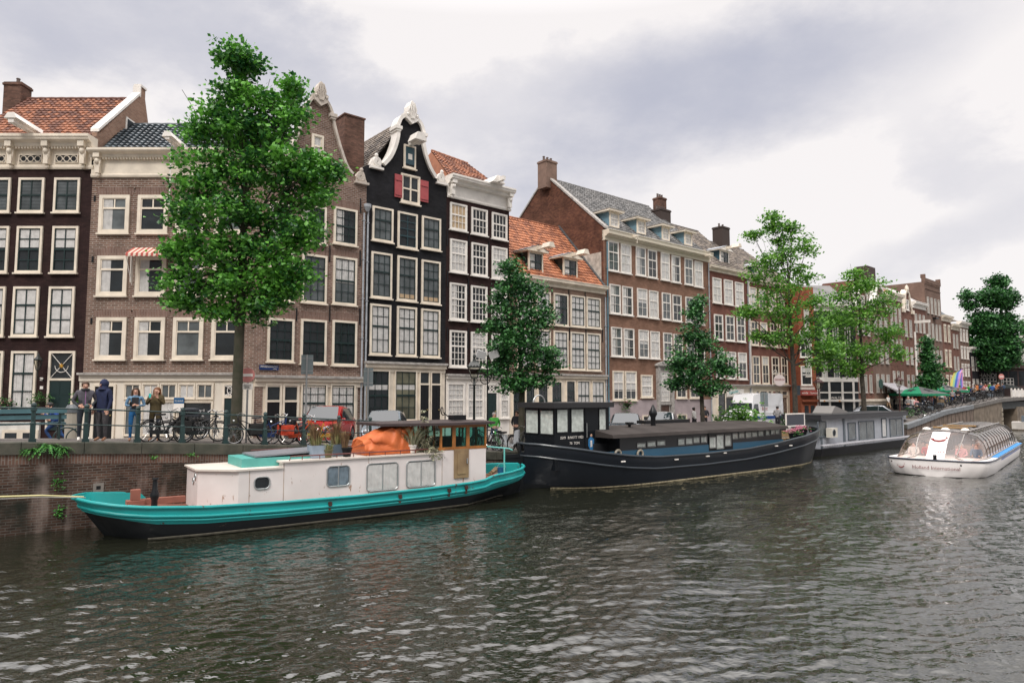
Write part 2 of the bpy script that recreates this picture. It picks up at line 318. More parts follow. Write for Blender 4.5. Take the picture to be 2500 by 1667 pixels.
# water
def water():
    wm = bpy.data.materials.new('canal water'); wm.use_nodes = True; nt = wm.node_tree; N = nt.nodes; L = nt.links; b = N['Principled BSDF']
    b.inputs['Base Color'].default_value = (.012, .013, .008, 1); b.inputs['Roughness'].default_value = .012; b.inputs['IOR'].default_value = 2.1; b.inputs['Specular IOR Level'].default_value = .5
    tc = N.new('ShaderNodeTexCoord'); mp = N.new('ShaderNodeMapping'); mp.inputs['Rotation'].default_value = (0, 0, R(-20)); mp.inputs['Scale'].default_value = (1, 1.9, 1); L.new(tc.outputs['Object'], mp.inputs[0])
    n1 = N.new('ShaderNodeTexNoise'); n1.inputs['Scale'].default_value = 2.6; n1.inputs['Detail'].default_value = 3; n1.inputs['Roughness'].default_value = .55; L.new(mp.outputs[0], n1.inputs['Vector'])
    bp = N.new('ShaderNodeBump'); bp.inputs['Strength'].default_value = 1; bp.inputs['Distance'].default_value = .032; L.new(n1.outputs['Fac'], bp.inputs['Height']); L.new(bp.outputs[0], b.inputs['Normal'])
    # near, wave-shaped sheet
    ys = []; y = 6.2
    while y < 70: ys.append(y); y *= 1.0062
    ys = np.array(ys); us = np.linspace(-1.25, 1.25, 900); Y, U = np.meshgrid(ys, us, indexing='ij'); X = U*(Y+4)
    Z = np.zeros_like(X); r = np.random.default_rng(3)
    for k in range(46):
        lam = .32*(1.105**(k % 34)); th = math.pi/2+R(-38)*0+r.normal(0, .55)+.25; amp = .0046*lam**.6*(1 if lam < 1.2 else .5); ph = r.uniform(0, 6.28)
        kx, ky = math.cos(th)*2*math.pi/lam, math.sin(th)*2*math.pi/lam
        fade = np.clip(lam/(Y*.011)-.6, 0, 1); wv = np.sin(kx*X+ky*Y+ph+.9*np.sin(.31*X+.23*Y+k)+.5*np.sin(.9*X-.7*Y+2*k))
        patch = .7+.8*np.clip(np.sin(.21*X+.37*Y+1.3*k)+np.sin(-.33*X+.19*Y+2.1*k)-.6, 0, 2) if lam < 1.2 else 1.; Z += amp*fade*patch*(1-1.6*np.abs(wv)**1.1)
    # long wake waves fanning out behind the tour boat
    for k, (th, lam, a) in enumerate(((.62, 2.6, .013), (.75, 1.7, .008), (.5, 3.9, .014))):
        d = (X*math.cos(math.pi-th)+Y*math.sin(math.pi-th)); Z += a*np.sin(2*math.pi*d/lam+.8*np.sin(.22*X+k)+.4*np.sin(.7*Y))*np.clip((X+6)/12, .15, 1)
    calm = np.clip((QAn(X, Y))/-2.5, 0.12, 1); Z *= calm
    v = np.stack([X, Y, Z], -1).reshape(-1, 3); ny, nx = X.shape; i = np.arange(ny-1)[:, None]*nx+np.arange(nx-1)[None]; q = np.stack([i, i+1, i+nx+1, i+nx], -1).reshape(-1, 4)
    me = bpy.data.meshes.new('water'); me.vertices.add(len(v)); me.vertices.foreach_set('co', v.ravel()); me.loops.add(q.size); me.loops.foreach_set('vertex_index', q.ravel().astype(np.int32))
    me.polygons.add(len(q)); me.polygons.foreach_set('loop_start', np.arange(0, q.size, 4, dtype=np.int32)); me.polygons.foreach_set('use_smooth', [True]*len(q)); me.update(calc_edges=True); me.validate(); me.materials.append(wm)
    o = bpy.data.objects.new('water', me); COL.objects.link(o); T(o, kind='structure')
    s = MB(); s.add([(-700, -300, -.16), (1500, -300, -.16), (1500, 1500, -.16), (-700, 1500, -.16)], [(0, 1, 2, 3)]); T(s.build('canal', wm), kind='structure')
def QAn(X, Y): return (X-QA.o.x)*QA.dy.x+(Y-QA.o.y)*QA.dy.y
water()
# ---------------------------------------------------------------- house kit
class House:
    def __init__(s, name, label, P, group='canal houses in the row'):
        s.P = P; s.e = E(name, P.w(0), P.rot(), label, 'house', group); s.f = P.f
    def b(s, mb, name, m, parent=None, **k): return mb.build(name, m, parent or s.e, **k)
def plat(P, px, py, a, z=None):                       # next plane starts where this one meets the pixel
    x, _ = P.f(px, py); p = P.w(x); return x, Pl(p.x, p.y, P.o.z if z is None else z, a)
def win(H, r, nx=3, ny=(2, 2), split=.5, sash=sash_g, cur=0, fw=.11, oy=0., frame=cream, sill=True, bar=.028, name='window', arch=None, room=None, nmull=0, back=None):
    x0, y0, x1, y1 = r; a = H.f(x0, (y0+y1)/2, -oy)[0]; b = H.f(x1, (y0+y1)/2, -oy)[0]; zt = H.f((x0+x1)/2, y0, -oy)[1]; zb = H.f((x0+x1)/2, y1, -oy)[1]
    return winm(H, a, b, zb, zt, nx, ny, split, sash, cur, fw, oy, frame, sill, bar, name, arch, room, nmull)
def winm(H, a, b, zb, zt, nx=3, ny=(2, 2), split=.5, sash=sash_g, cur=0, fw=.11, oy=0., frame=cream, sill=True, bar=.028, name='window', arch=None, room=None, nmull=0):
    o = -oy; d = o-.085
    m = MB(); m.box(a, a+fw, d, o, zb, zt); m.box(b-fw, b, d, o, zb, zt); m.box(a+fw, b-fw, d+.002, o, zt-fw, zt); m.box(a+fw, b-fw, d+.002, o, zb, zb+fw*.9)
    m.box(a+fw*.5, b-fw*.5, o-.012, o-.004, zb+.04, zt-.04, 1)
    w = H.b(m, name, [frame, room or dark_in])
    A, B, Zb, Zt = a+fw, b-fw, zb+fw*.9, zt-fw; zm = Zt-(Zt-Zb)*split; sw = .045; s = MB(); nxs = nx if isinstance(nx, tuple) else (nx, nx)
    for k in range(nmull): xx = A+(B-A)*(k+1)/(nmull+1); s.box(xx-.04, xx+.04, d+.01, o-.02, Zb, Zt)
    for (z0, z1, n, dd, nx) in ((zm, Zt, ny[0], .012, nxs[0]), (Zb, zm, ny[1], .0, nxs[1])):
        if z1-z0 < .05: continue
        y0_, y1_ = d+.022+dd, d+.05+dd
        s.box(A, A+sw, y0_, y1_, z0, z1); s.box(B-sw, B, y0_, y1_, z0, z1); s.box(A+sw, B-sw, y0_, y1_, z1-sw, z1); s.box(A+sw, B-sw, y0_, y1_, z0, z0+sw)
        for k in range(1, nx): xx = A+(B-A)*k/nx; s.box(xx-bar/2, xx+bar/2, y0_+.004, y1_-.004, z0+sw, z1-sw)
        for k in range(1, n): zz = z0+(z1-z0)*k/n; s.box(A+sw, B-sw, y0_+.005, y1_-.005, zz-bar/2, zz+bar/2)
    H.b(s, 'sash', sash, w)
    p = MB(); p.add([(A, d+.048, Zb), (B, d+.048, Zb), (B, d+.048, Zt), (A, d+.048, Zt)], [(0, 1, 2, 3)]); H.b(p, 'pane', gls, w)
    if cur:
        c = MB(); y = o-.02; kind, f0, f1 = cur if isinstance(cur, tuple) else (cur, 0, 1)
        cz0, cz1 = Zb+(Zt-Zb)*f0, Zb+(Zt-Zb)*f1; n = max(8, int((B-A)/.035)); xs = [A+(B-A)*i/n for i in range(n+1)]
        if kind == 5: xs = [A+(B-A)*.42*i/n for i in range(n+1)]
        if kind in (2, 4): c.box(A, B, y, y+.003, cz0, cz1)
        elif kind == 3:
            k = int((cz1-cz0)/.07)
            for i in range(k): c.box(A+.04, B-.04, y, y+.004, cz0+i*.07, cz0+i*.07+.045)
        else: c.add([(x, y+.009*math.sin(i*1.7+a*5), z) for i, x in enumerate(xs) for z in (cz0, cz1)], [(2*i, 2*i+2, 2*i+3, 2*i+1) for i in range(n)])
        H.b(c, 'curtain' if kind in (1, 5) else 'blind', {1: curt, 2: curt, 3: mid_in, 4: curt2, 5: curt}[kind], w)
    if sill: q = MB(); q.box(a-.06, b+.06, d-.06, o, zb-.075, zb-.002); H.b(q, 'sill', frame, w)
    if arch:
        q = MB(); n = 6; h = .34
        q.prism([(a-.12, zt+.01)]+[(a+(b-a)*i/n, zt+.012+.06*math.sin(math.pi*i/n)) for i in range(n+1)][0:0]+[(b+.12, zt+.01), (b+.24, zt+h)]+[(b+(a-b)*i/n, zt+h+.07*math.sin(math.pi*i/n)) for i in range(n+1)]+[(a-.24, zt+h)], o-.006, o+.05)
        H.b(q, 'brick_arch', arch, w)
    return w
def door(H, r, mat_=sash_g, oy=0., transom=.27, frame=cream, fw=.1, star=0, name='door'):
    x0, y0, x1, y1 = r; a = H.f(x0, (y0+y1)/2, -oy)[0]; b = H.f(x1, (y0+y1)/2, -oy)[0]; zt = H.f((x0+x1)/2, y0, -oy)[1]; zb = H.f((x0+x1)/2, y1, -oy)[1]; o = -oy; d = o-.08
    zm = zt-(zt-zb)*transom; m = MB(); m.box(a, a+fw, d, o, zb, zt); m.box(b-fw, b, d, o, zb, zt); m.box(a+fw, b-fw, d, o, zt-fw, zt)
    if transom: m.box(a+fw, b-fw, d, o, zm-.05, zm+.05)
    m.box(a+fw*.5, b-fw*.5, o-.012, o-.004, zb, zt-.04, 1); w = H.b(m, 'door_frame', [frame, dark_in])
    p = MB(); A, B = a+fw, b-fw; top = zm-.05 if transom else zt-fw; p.box(A, B, d+.04, d+.07, zb, top); n = 3
    for i in range(n):
        z0 = zb+(top-zb)*(i/n)+.12; z1 = zb+(top-zb)*((i+1)/n)-.05
        for (xa, xb) in ((A+.08, (A+B)/2-.04), ((A+B)/2+.04, B-.08)): p.box(xa, xb, d+.03, d+.04, z0, z1)
    dl = H.b(p, 'door', mat_, w); k = MB(); k.ball((B-.1, d+.01, zb+(top-zb)*.45), .035, 8); H.b(k, 'door_knob', mat('brass', (.5, .38, .15), .3, 1), w)
    if transom:
        g_ = MB(); g_.add([(A, d+.042, zm+.05), (B, d+.042, zm+.05), (B, d+.042, zt-fw), (A, d+.042, zt-fw)], [(0, 1, 2, 3)]); H.b(g_, 'pane', gls, w)
        q = MB(); z0, z1 = zm+.05, zt-fw; cx, cz = (A+B)/2, (z0+z1)/2
        if star:
            for (p0, p1) in (((A, z0), (B, z1)), ((A, z1), (B, z0))): q.tube([(p0[0], d+.03, p0[1]), (p1[0], d+.03, p1[1])], .014, 4)
        if star == 1:
            q.ring((cx, d+.03, cz), (B-A)*.3, .012, a0=180, a1=360)
            st = MB(); st.prism([(cx+(.13 if k % 2 == 0 else .045)*math.sin(math.pi*k/8), cz+(.13 if k % 2 == 0 else .045)*math.cos(math.pi*k/8)) for k in range(16)], d+.0, d+.02); H.b(st, 'gilt_star', mat('gilt', (.8, .45, .08), .35, .6), w)
        if star == 2:
            for k in (-1, 0, 1): q.ring((cx+k*(B-A)*.33, d+.03, cz), (z1-z0)*.45, .02)
        if q.v: H.b(q, 'fanlight_bars', white, w)
    return w
def band(mb, pts, w, y0, y1, m=0):
    secs = []
    for i, p in enumerate(pts):
        a = pts[max(i-1, 0)]; b = pts[min(i+1, len(pts)-1)]; t = Vector((b[0]-a[0], b[1]-a[1])).normalized(); n = Vector((-t.y, t.x))*w/2
        secs.append([(p[0]+n.x, y0, p[1]+n.y), (p[0]-n.x, y0, p[1]-n.y), (p[0]-n.x, y1, p[1]-n.y), (p[0]+n.x, y1, p[1]+n.y)])
    return mb.loft(secs, m)
def smooth_pts(P, n=5):
    out = []
    for i in range(len(P)-1):
        p0, p1, p2, p3 = P[max(i-1, 0)], P[i], P[i+1], P[min(i+2, len(P)-1)]
        for k in range(n):
            t = k/n; out.append(tuple(.5*((2*p1[j])+(-p0[j]+p2[j])*t+(2*p0[j]-5*p1[j]+4*p2[j]-p3[j])*t*t+(-p0[j]+3*p1[j]-3*p2[j]+p3[j])*t**3) for j in range(2)))
    return out+[tuple(P[-1])]
def cornice(H, x0, x1, zb, zt, m=cream, proj=.42, frieze=.5, dent=0, name='cornice', brk=0):
    h = zt-zb; f = zb+h*frieze; mb = MB()
    prof = [(0, zb), (-.07, zb), (-.10, zb+h*.05), (-.10, zb+h*.1), (-.05, zb+h*.13), (-.05, f), (-proj*.45, f+h*.06), (-proj*.5, f+h*.16), (-proj*.9, f+h*.22), (-proj*.92, zt-h*.12), (-proj, zt-h*.08), (-proj, zt), (.2, zt), (.2, zb)]
    mb.loft([[(x, y, z) for y, z in prof] for x in (x0, x1)]); w = H.b(mb, name, m, fix=True)
    if dent:
        d = MB(); n = int((x1-x0)/.14)
        for i in range(n): xx = x0+(x1-x0)*(i+.5)/n; d.box(xx-.035, xx+.035, -proj*.42, -.04, f-.02, f+h*.05)
        H.b(d, 'dentils', m, w)
    if brk:
        for xx in ([x0+.22, x1-.22] if brk == 1 else brk):
            q = MB(); q.box(xx-.15, xx+.15, -proj*.8, -.03, f+h*.02, f+h*.2); q.box(xx-.11, xx+.11, -proj*.55, -.03, zb+h*.12, f+h*.02)
            q.ball((xx, -proj*.55, f-h*.1), (.13, .12, .16), 10); q.ball((xx, -.16, zb+h*.05), (.1, .1, .13), 10); q.tube([(xx-.1, -.2, f-h*.02), (xx-.13, -.28, f-h*.15), (xx-.05, -.2, zb+h*.15)], .04); q.tube([(xx+.1, -.2, f-h*.02), (xx+.13, -.28, f-h*.15), (xx+.05, -.2, zb+h*.15)], .04)
            H.b(q, 'bracket', m, w, smooth=True)
    return w
def tiles(p00, p10, p01, p11, tw, th, amp=.035, rid=True):
    p00, p10, p01, p11 = (np.array(p, float) for p in (p00, p10, p01, p11)); nc = max(2, round(np.linalg.norm(p10-p00)/tw)); nr = max(2, round(np.linalg.norm(p01-p00)/th))
    nrm = np.cross(p10-p00, p01-p00); nrm /= np.linalg.norm(nrm); nrm *= 1 if nrm[2] > 0 else -1; mb = MB(); K = 4; r = random.Random(3)
    S = lambda u, v: (p00*(1-u)+p10*u)*(1-v)+(p01*(1-u)+p11*u)*v
    prof = [amp*(1-math.cos(2*math.pi*k/K+.5))/2 for k in range(K+1)]; prof[K] += amp*.25
    for i in range(nr):
        for j in range(nc):
            jit = r.uniform(-.006, .006); vs = []
            for vv, lift in ((i/nr, amp*.9+.012), ((i+1.12)/nr, 0)):
                for k in range(K+1): vs.append(S((j+k/K*1.04)/nc, min(vv, 1)+jit/3)+nrm*(prof[k]+lift+jit))
            for k in range(K+1): q = S((j+k/K*1.04)/nc, i/nr)+nrm*(prof[k]-.01); vs.append(q)
            mb.add([tuple(v) for v in vs], [(k, k+1, K+2+k, K+1+k) for k in range(K)]+[(2*K+2+k, 2*K+3+k, k+1, k) for k in range(K)])
    if rid:
        n = nc
        mb.tube([tuple(S(k/n, 1)+nrm*.03) for k in range(n+1)], [.10 if k % 2 else .085 for k in range(n+1)], 8)
    return mb
tile_r = mat('red clay pantile', (.12, .045, .028), .75, col2=(.31, .12, .06), vscale=.9, island=.75)
tile_d = mat('dark glazed pantile', (.035, .045, .055), .28, col2=(.075, .095, .11), vscale=1.2, island=.5)
tile_g = mat('grey pantile', (.09, .09, .09), .75, col2=(.19, .185, .18), vscale=1, island=.6)
tile_k = mat('old mixed pantile', (.10, .085, .075), .8, col2=(.24, .2, .165), vscale=1, island=.7)
def roofbase(mb, pts): mb.add(pts, [(0, 1, 2, 3)]); return mb
def chimney(H, x, y, z0, z1, w, d, m, pots=3, name='chimney'):
    c = MB(); c.box(x-w/2, x+w/2, y-d/2, y+d/2, z0, z1-.18); c.box(x-w/2-.05, x+w/2+.05, y-d/2-.05, y+d/2+.05, z1-.18, z1-.06); c.box(x-w/2-.01, x+w/2+.01, y-d/2-.01, y+d/2+.01, z1-.06, z1)
    e = H.b(c, name, m); p = MB()
    for i in range(pots): p.lathe([(.1, z1), (.085, z1+.3), (.11, z1+.32), (.1, z1+.36)], x-w/2+w*(i+.5)/pots, y, 8)
    if pots: H.b(p, 'chimney_pots', mat('chimney pot', (.12, .09, .08), .8), e)
    return e
def pipe(H, x, z0, z1, m=None, y=-.1, r=.05):
    p = MB(); p.tube([(x, y, z0), (x, y, z1)], r, 8); k = z0+1
    while k < z1: p.box(x-.07, x+.07, y-.06, 0, k, k+.03); k += 2.1
    return H.b(p, 'drainpipe', m or lead)
def anchors(H, L):
    for (px, y0, y1) in L:
        x, z1 = H.f(px, y0); _, z0 = H.f(px, y1); a = MB(); a.box(x-.025, x+.025, -.05, .0, z0, z1); H.b(a, 'wall_anchor', black_p)
# ---------------------------------------------------------------- the houses, left to right
maroon = brick('tarred maroon brick', (.026, .011, .011), (.040, .020, .018), (.018, .009, .009), dirt=.6, rough=.8)
blackb = brick('tarred black brick', (.012, .012, .015), (.021, .021, .024), (.010, .010, .012), dirt=.6, rough=.75)
brown2 = brick('grey brown brick', (.115, .062, .043), (.225, .13, .095), (.30, .25, .215), bw=.34, bh=.10, ms=.022, dirt=.42)
brown3 = brick('purple brown brick', (.145, .082, .06), (.265, .165, .125), (.33, .275, .24), bw=.25, bh=.095, ms=.016, dirt=.4)
archb = brick('arch brick', (.13, .075, .06), (.21, .13, .105), (.25, .19, .16), bw=.5, bh=.075, ms=.014, vert=True, dirt=.25)
brown6 = brick('warm brown brick', (.19, .115, .085), (.26, .165, .12), (.28, .22, .18), bh=.08, ms=.01, dirt=.38)
brown7 = brick('red brown brick', (.20, .105, .07), (.26, .145, .10), (.20, .14, .11), bh=.08, ms=.006, dirt=.34)
redside = brick('dark red brick', (.085, .035, .024), (.155, .068, .042), (.10, .06, .045), bh=.09, ms=.006, dirt=.5)
red8 = brick('red brick', (.15, .06, .045), (.19, .08, .06), (.15, .09, .075), bh=.085, ms=.006, dirt=.36)
chimb = brick('chimney brick', (.09, .05, .04), (.19, .10, .075), (.12, .08, .06), dirt=.4)
plaster = mat('lilac grey plaster', (.37, .31, .32), .85, var=.14, vscale=1.2)
D0 = 32.
P1 = Pl(-26, D0, 1.85, 90); x1, P2 = plat(P1, 213, 700, 90)
x2, P3 = plat(P2, 619, 880, 49.5); P3.o.z = 1.6
# --- house 1: maroon, red pantiles
H = House('canal_house', 'maroon canal house with red pantile roof and ornate cream cornice at the far left', P1); W1 = x1
zc0, zc1 = H.f(100, 414)[1], H.f(100, 337)[1]
m = MB(); m.box(0, W1, 0, 9, -2, zc0+.3); H.b(m, 'wall', maroon)
cornice(H, 0, W1+.05, zc0, zc1, cream, .6, .62, 1, brk=[H.f(px, 375, -.1)[0] for px in (-56, 31, 119, 207)])
for px in (75, 163, -13):                                     # attic grilles with three rings
    cx = H.f(px, 388, -.07)[0]; cz = H.f(75, 388, -.07)[1]; a = MB(); a.box(cx-.52, cx+.52, -.07, -.052, cz-.17, cz+.17, 1)
    for k in (-1, 0, 1): a.ring((cx+k*.34, -.08, cz), .14, .022)
    for k in (-1, 1): a.box(cx+k*.17-.02, cx+k*.17+.02, -.095, -.07, cz-.03, cz+.03)
    a.box(cx-.56, cx-.52, -.11, -.05, cz-.2, cz+.2); a.box(cx+.52, cx+.56, -.11, -.05, cz-.2, cz+.2); a.box(cx-.52, cx+.52, -.11, -.05, cz+.17, cz+.2); a.box(cx-.52, cx+.52, -.11, -.05, cz-.2, cz-.17); H.b(a, 'attic_grille', [cream, black_p])
C1 = ((-45, 22), (41, 104), (128, 191))
for (y0, y1, dx, kw) in ((435, 519, 5, dict(cur=3)), (553, 666, 0, dict(cur=(2, .55, 1), ny=(2, 2))), (700, 821, -9, dict(cur=2, ny=(1, 2), split=.36)), (857, 1004, -15, dict(cur=1, ny=(1, 2), split=.36))):
    for i, (xa, xb) in enumerate(C1):
        if y0 == 857 and i == 2: continue
        a = dict(nx=2, ny=(1, 1), split=.5, sash=sash_g, bar=.05); a.update(kw)
        win(H, (xa+dx, y0, xb+dx, y1), **a)
door(H, (117, 857, 181, 1050), star=1, transom=.36, mat_=sash_g)
m = MB(); z = H.f(60, 1030)[1]; m.box(0, H.f(100, 1040)[0], -.12, 0, -1, z); m.box(H.f(186, 1040)[0], W1, -.12, 0, -1, z); bs = H.b(m, 'stone_plinth', mat('white plinth', (.6, .58, .54), .8, var=.15))
for px in (28, 72): x, z1 = H.f(px, 1052, -.12); q = MB(); q.box(x-.42, x+.42, -.16, -.12, z1-.75, z1+.06, 0); q.box(x-.28, x+.28, -.165, -.158, z1-.75, z1-.08, 1); H.b(q, 'cellar_window', [cream, dark_in])
for px, py in ((102, 925), (102, 946)): x, z = H.f(px, py); q = MB(); q.box(x-.07, x+.07, -.03, 0, z-.07, z+.07); H.b(q, 'wall_plaque', white)
# roof: ridge along the facade, raised side gable on the right
ry = 4.; zr = H.f(170, 243, ry)[1]; xr = H.f(240, 318, 0)[0]; xr = W1-.25
t = tiles((-.5, -.1, zc1-.05), (xr, -.1, zc1-.05), (-.5, ry, zr), (xr, ry, zr), .27, .33, .05); H.b(t, 'roof', tile_r)
b2 = MB(); b2.add([(-.5, -.1, zc1-.1), (W1, -.1, zc1-.1), (W1, ry, zr-.05), (-.5, ry, zr-.05), (-.5, ry+1.5, zc1), (W1-.3, ry+1.5, zc1)], [(0, 1, 2, 3), (3, 2, 5, 4)]); H.b(b2, 'roof_boarding', mat('roof underlay', (.06, .03, .02), .9))
gx = W1; prof = [(0.15, zc1-.9), (.15, zc1+.35), (.35, zc1+.35), (ry-.25, zr+.12), (ry-.25, zr+.6), (ry+.25, zr+.6), (ry+.25, zr+.12), (ry+1.5, zc1+.2), (ry+1.5, zc1-.9)]
sideb = brick('tawny brick', (.24, .135, .09), (.33, .2, .14), (.30, .24, .2), bh=.08, dirt=.25)
m = MB(); m.add([(gx-.25, y, z) for y, z in prof]+[(gx, y, z) for y, z in prof], [tuple(range(9)), tuple(range(17, 8, -1))]+[(i, (i+1) % 9, (i+1) % 9+9, i+9) for i in range(9)]); H.b(m, 'side_gable', sideb, fix=True)
m = MB(); m.loft([[(gx-.34, y, z), (gx+.06, y, z), (gx+.06, y, z+.16), (gx-.34, y, z+.16)] for y, z in ((.2, zc1+.40), (ry-.27, zr+.14))]); m.box(gx-.34, gx+.06, ry-.3, ry+.3, zr+.6, zr+.72); m.box(gx-.36, gx+.05, ry-.33, ry-.25, zr+.0, zr+.62); H.b(m, 'gable_coping', white)
x, z = H.f(289, 308, 2.9)[0], H.f(289, 308, 2.9)[1]; q = MB(); q.box(gx, gx+.05, 2.5, 3.3, z-.5, z+.35); q.box(gx+.05, gx+.06, 2.6, 3.2, z-.42, z+.27, 1); H.b(q, 'gable_window', [white, dark_in])
x, z = H.f(43, 230, ry); chimney(H, x, ry, zr-1.0, H.f(43, 208, ry)[1], .95, .8, chimb, 1)
b_ = MB(); x, z = H.f(60, 322, -.6)[0], H.f(60, 318, -.3)[1]; b_.box(x-.13, x+.13, -1.5, .8, z-.1, z+.25); b_.loft([[(x-.3, -1.55, z+.1), (x+.3, -1.55, z+.1), (x+.14, -1.55, z+.36), (x-.14, -1.55, z+.36)], [(x-.3, 1, z-.05), (x+.3, 1, z-.05), (x+.14, 1, z+.25), (x-.14, 1, z+.25)]]); H.b(b_, 'hoist_beam', white)
H1 = H
# --- house 2: grey-brown, dark glazed roof
H = House('canal_house', 'grey brown brick house with glazed black pantiles behind the big tree', P2); W2 = x2
zc0, zc1 = H.f(330, 434)[1], H.f(330, 369)[1]; zl = H.f(400, 909)[1]
m = MB(); m.box(0, W2, 0.003, 9, -2, zc0+.3); H.b(m, 'wall', brown2)
cornice(H, -.05, W2, zc0, zc1, cream, .5, .66, 1, brk=[.35, W2-.35])
yR = 3.2; zr = H.f(380, 306, yR)[1]; xl = H.f(309, 306, yR)[0]
t = tiles((.35, -.05, zc1-.03), (W2, -.05, zc1-.03), (xl, yR, zr), (W2, yR, zr), .3, .36, .07); H.b(t, 'roof', tile_d)
b2 = MB(); b2.add([(.35, -.05, zc1-.1), (W2, -.05, zc1-.1), (W2, yR, zr-.05), (xl, yR, zr-.05), (.35, 7, zc1), (W2, 7, zc1)], [(0, 1, 2, 3), (3, 2, 5, 4), (0, 3, 4)]); H.b(b2, 'roof_boarding', mat('roof underlay dark', (.03, .03, .035), .8))
x, _ = H.f(324, 290, 5); chimney(H, x, 5, zr-2.5, H.f(324, 266, 5)[1], .8, .7, chimb, 1)
b_ = MB(); x, z = H.f(424, 345, -.6); b_.box(x-.1, x+.1, -1.2, .6, z-.12, z+.12); b_.loft([[(x-.24, -1.25, z+.0), (x+.24, -1.25, z), (x+.12, -1.25, z+.25), (x-.12, -1.25, z+.25)], [(x-.24, .6, z-.1), (x+.24, .6, z-.1), (x+.12, .6, z+.15), (x-.12, .6, z+.15)]]); H.b(b_, 'hoist_beam', white)
p = MB(); p.tube([(x-.02, -.75, z-.1), (x-.02, -.75, z-3.2)], .03, 6); H.b(p, 'hoist_rod', white)
for (y0, y1, dx) in ((477, 570, 0), (625, 722, -5), (775, 877, -8)):
    for i in range(4):
        xa = 243+dx+i*94; win(H, (xa, y0, xa+74, y1), nx=(2, 1) if y0 != 625 else 1, ny=(1, 1), split=.31, sash=cream, fw=.16, bar=.06, arch=archb, cur=((5, 0, 1) if (i*2+y0) % 5 in (2, 0) else 0), room=(dark_in, mid_in)[(i+y0) % 3 == 0])
        if i == 0:
            x, z = H.f(235+dx, y0); q = MB(); q.box(x-.1, x-.02, -.03, 0, z-.3, z-.02); H.b(q, 'wall_anchor', black_p)
# awning
xa, z = H.f(320, 610, -.3); xb, _ = H.f(442, 610, -.3); ze = H.f(380, 618, -.7)[1]; aw = MB(); n = 40
for i in range(n):
    u0, u1 = xa+(xb-xa)*i/n, xa+(xb-xa)*(i+1)/n; sc0, sc1 = .04*abs(math.sin(i*math.pi/4)), .04*abs(math.sin((i+1)*math.pi/4))
    aw.add([(u0, -.1, z+.15), (u1, -.1, z+.15), (u1, -.75, ze), (u0, -.75, ze), (u1, -.76, ze-.12-sc1), (u0, -.76, ze-.12-sc0)], [(0, 3, 2, 1), (3, 5, 4, 2)], i//2 % 2)
awn = H.b(aw, 'awning', [mat('awning red', (.42, .09, .07), .8), mat('awning cream', (.66, .55, .45), .8)])
q = MB(); q.tube([(xa, -.75, ze), (xa, -.12, ze-1.4)], .02, 5); q.tube([(xb, -.75, ze), (xb, -.12, ze-1.4)], .02, 5); q.box(xa, xa+.03, -.3, -.12, ze-1.3, ze+.1); H.b(q, 'awning_arm', white, awn)
# ledge and shopfront
m = MB(); m.box(-.1, W2, -.06, .0, -1.5, zl-.12, 0); m.box(-.12, W2+.02, -.3, 0, zl-.12, zl-.02, 1); m.box(-.1, W2, -.14, 0, zl-.4, zl-.12, 0); H.b(m, 'shopfront', [mat('cream plaster front', (.70, .64, .55), .6, var=.06, vscale=1), stone])
for i in range(5):
    xa = 303+i*44.2; win(H, (xa, 935, xa+43, 975), nx=2, ny=(1, 0), split=1, sash=cream, fw=.07, oy=.06, bar=.04, cur=2 if i % 2 else 0, sill=False, room=mid_in, name='transom_window')
win(H, (432, 979, 520, 1064), nx=1, ny=(1, 0), split=1, sash=cream, fw=.05, oy=.06, sill=False)
win(H, (303, 979, 340, 1064), nx=1, ny=(1, 0), split=1, sash=cream, fw=.05, oy=.06, sill=False, room=mid_in)
win(H, (346, 979, 428, 1064), nx=1, ny=(1, 0), split=1, sash=cream, fw=.04, oy=.06, sill=False, room=mid_in, cur=1)
door(H, (226, 938, 282, 1072), mat_=black_p, oy=.06, transom=0); door(H, (543, 935, 590, 1066), mat_=sash_g, oy=.06, transom=.26, star=2)
pipe(H, W2-.5, -.5, zl-.3, y=-.15)
H2 = H
# --- house 3: bell gable, purple-brown
x3, P4 = plat(P3, 888, 880, 49.5); P4.o.z = 1.5
H = House('canal_house', 'purple brown brick house with a bell gable, partly behind the big tree', P3); W3 = x3; H3 = H
zs = H.f(878, 444)[1]; zl = (H.f(622, 912)[1]+H.f(886, 923)[1])/2
def mirror(pts, cx): return [(2*cx-x, z) for x, z in reversed(pts)]
cx = W3/2+.12
rt = [H.f(*p) for p in ((868, 428), (853, 410), (838, 372), (826, 335), (818, 305), (814, 285))]; rt2 = [H.f(*p) for p in ((814, 282), (806, 262), (795, 246), (782, 240))]
cxg = H.f(781, 240)[0]; k = W3/2+.1
rt = smooth_pts([(k+(x-cxg)*.92+.0, z) for x, z in rt]); rt2 = smooth_pts([(k+(x-cxg)*.92, z) for x, z in rt2])
out = [(0, -2), (W3, -2), (W3, zs)]+rt+rt2+mirror(rt2, k)[1:]+mirror(rt, k)+[(0, zs)]
m = MB(); m.prism(out, 0, .5); m.box(.01, W3-.01, .4, 9, -2, zs-.5); H.b(m, 'wall', brown3)
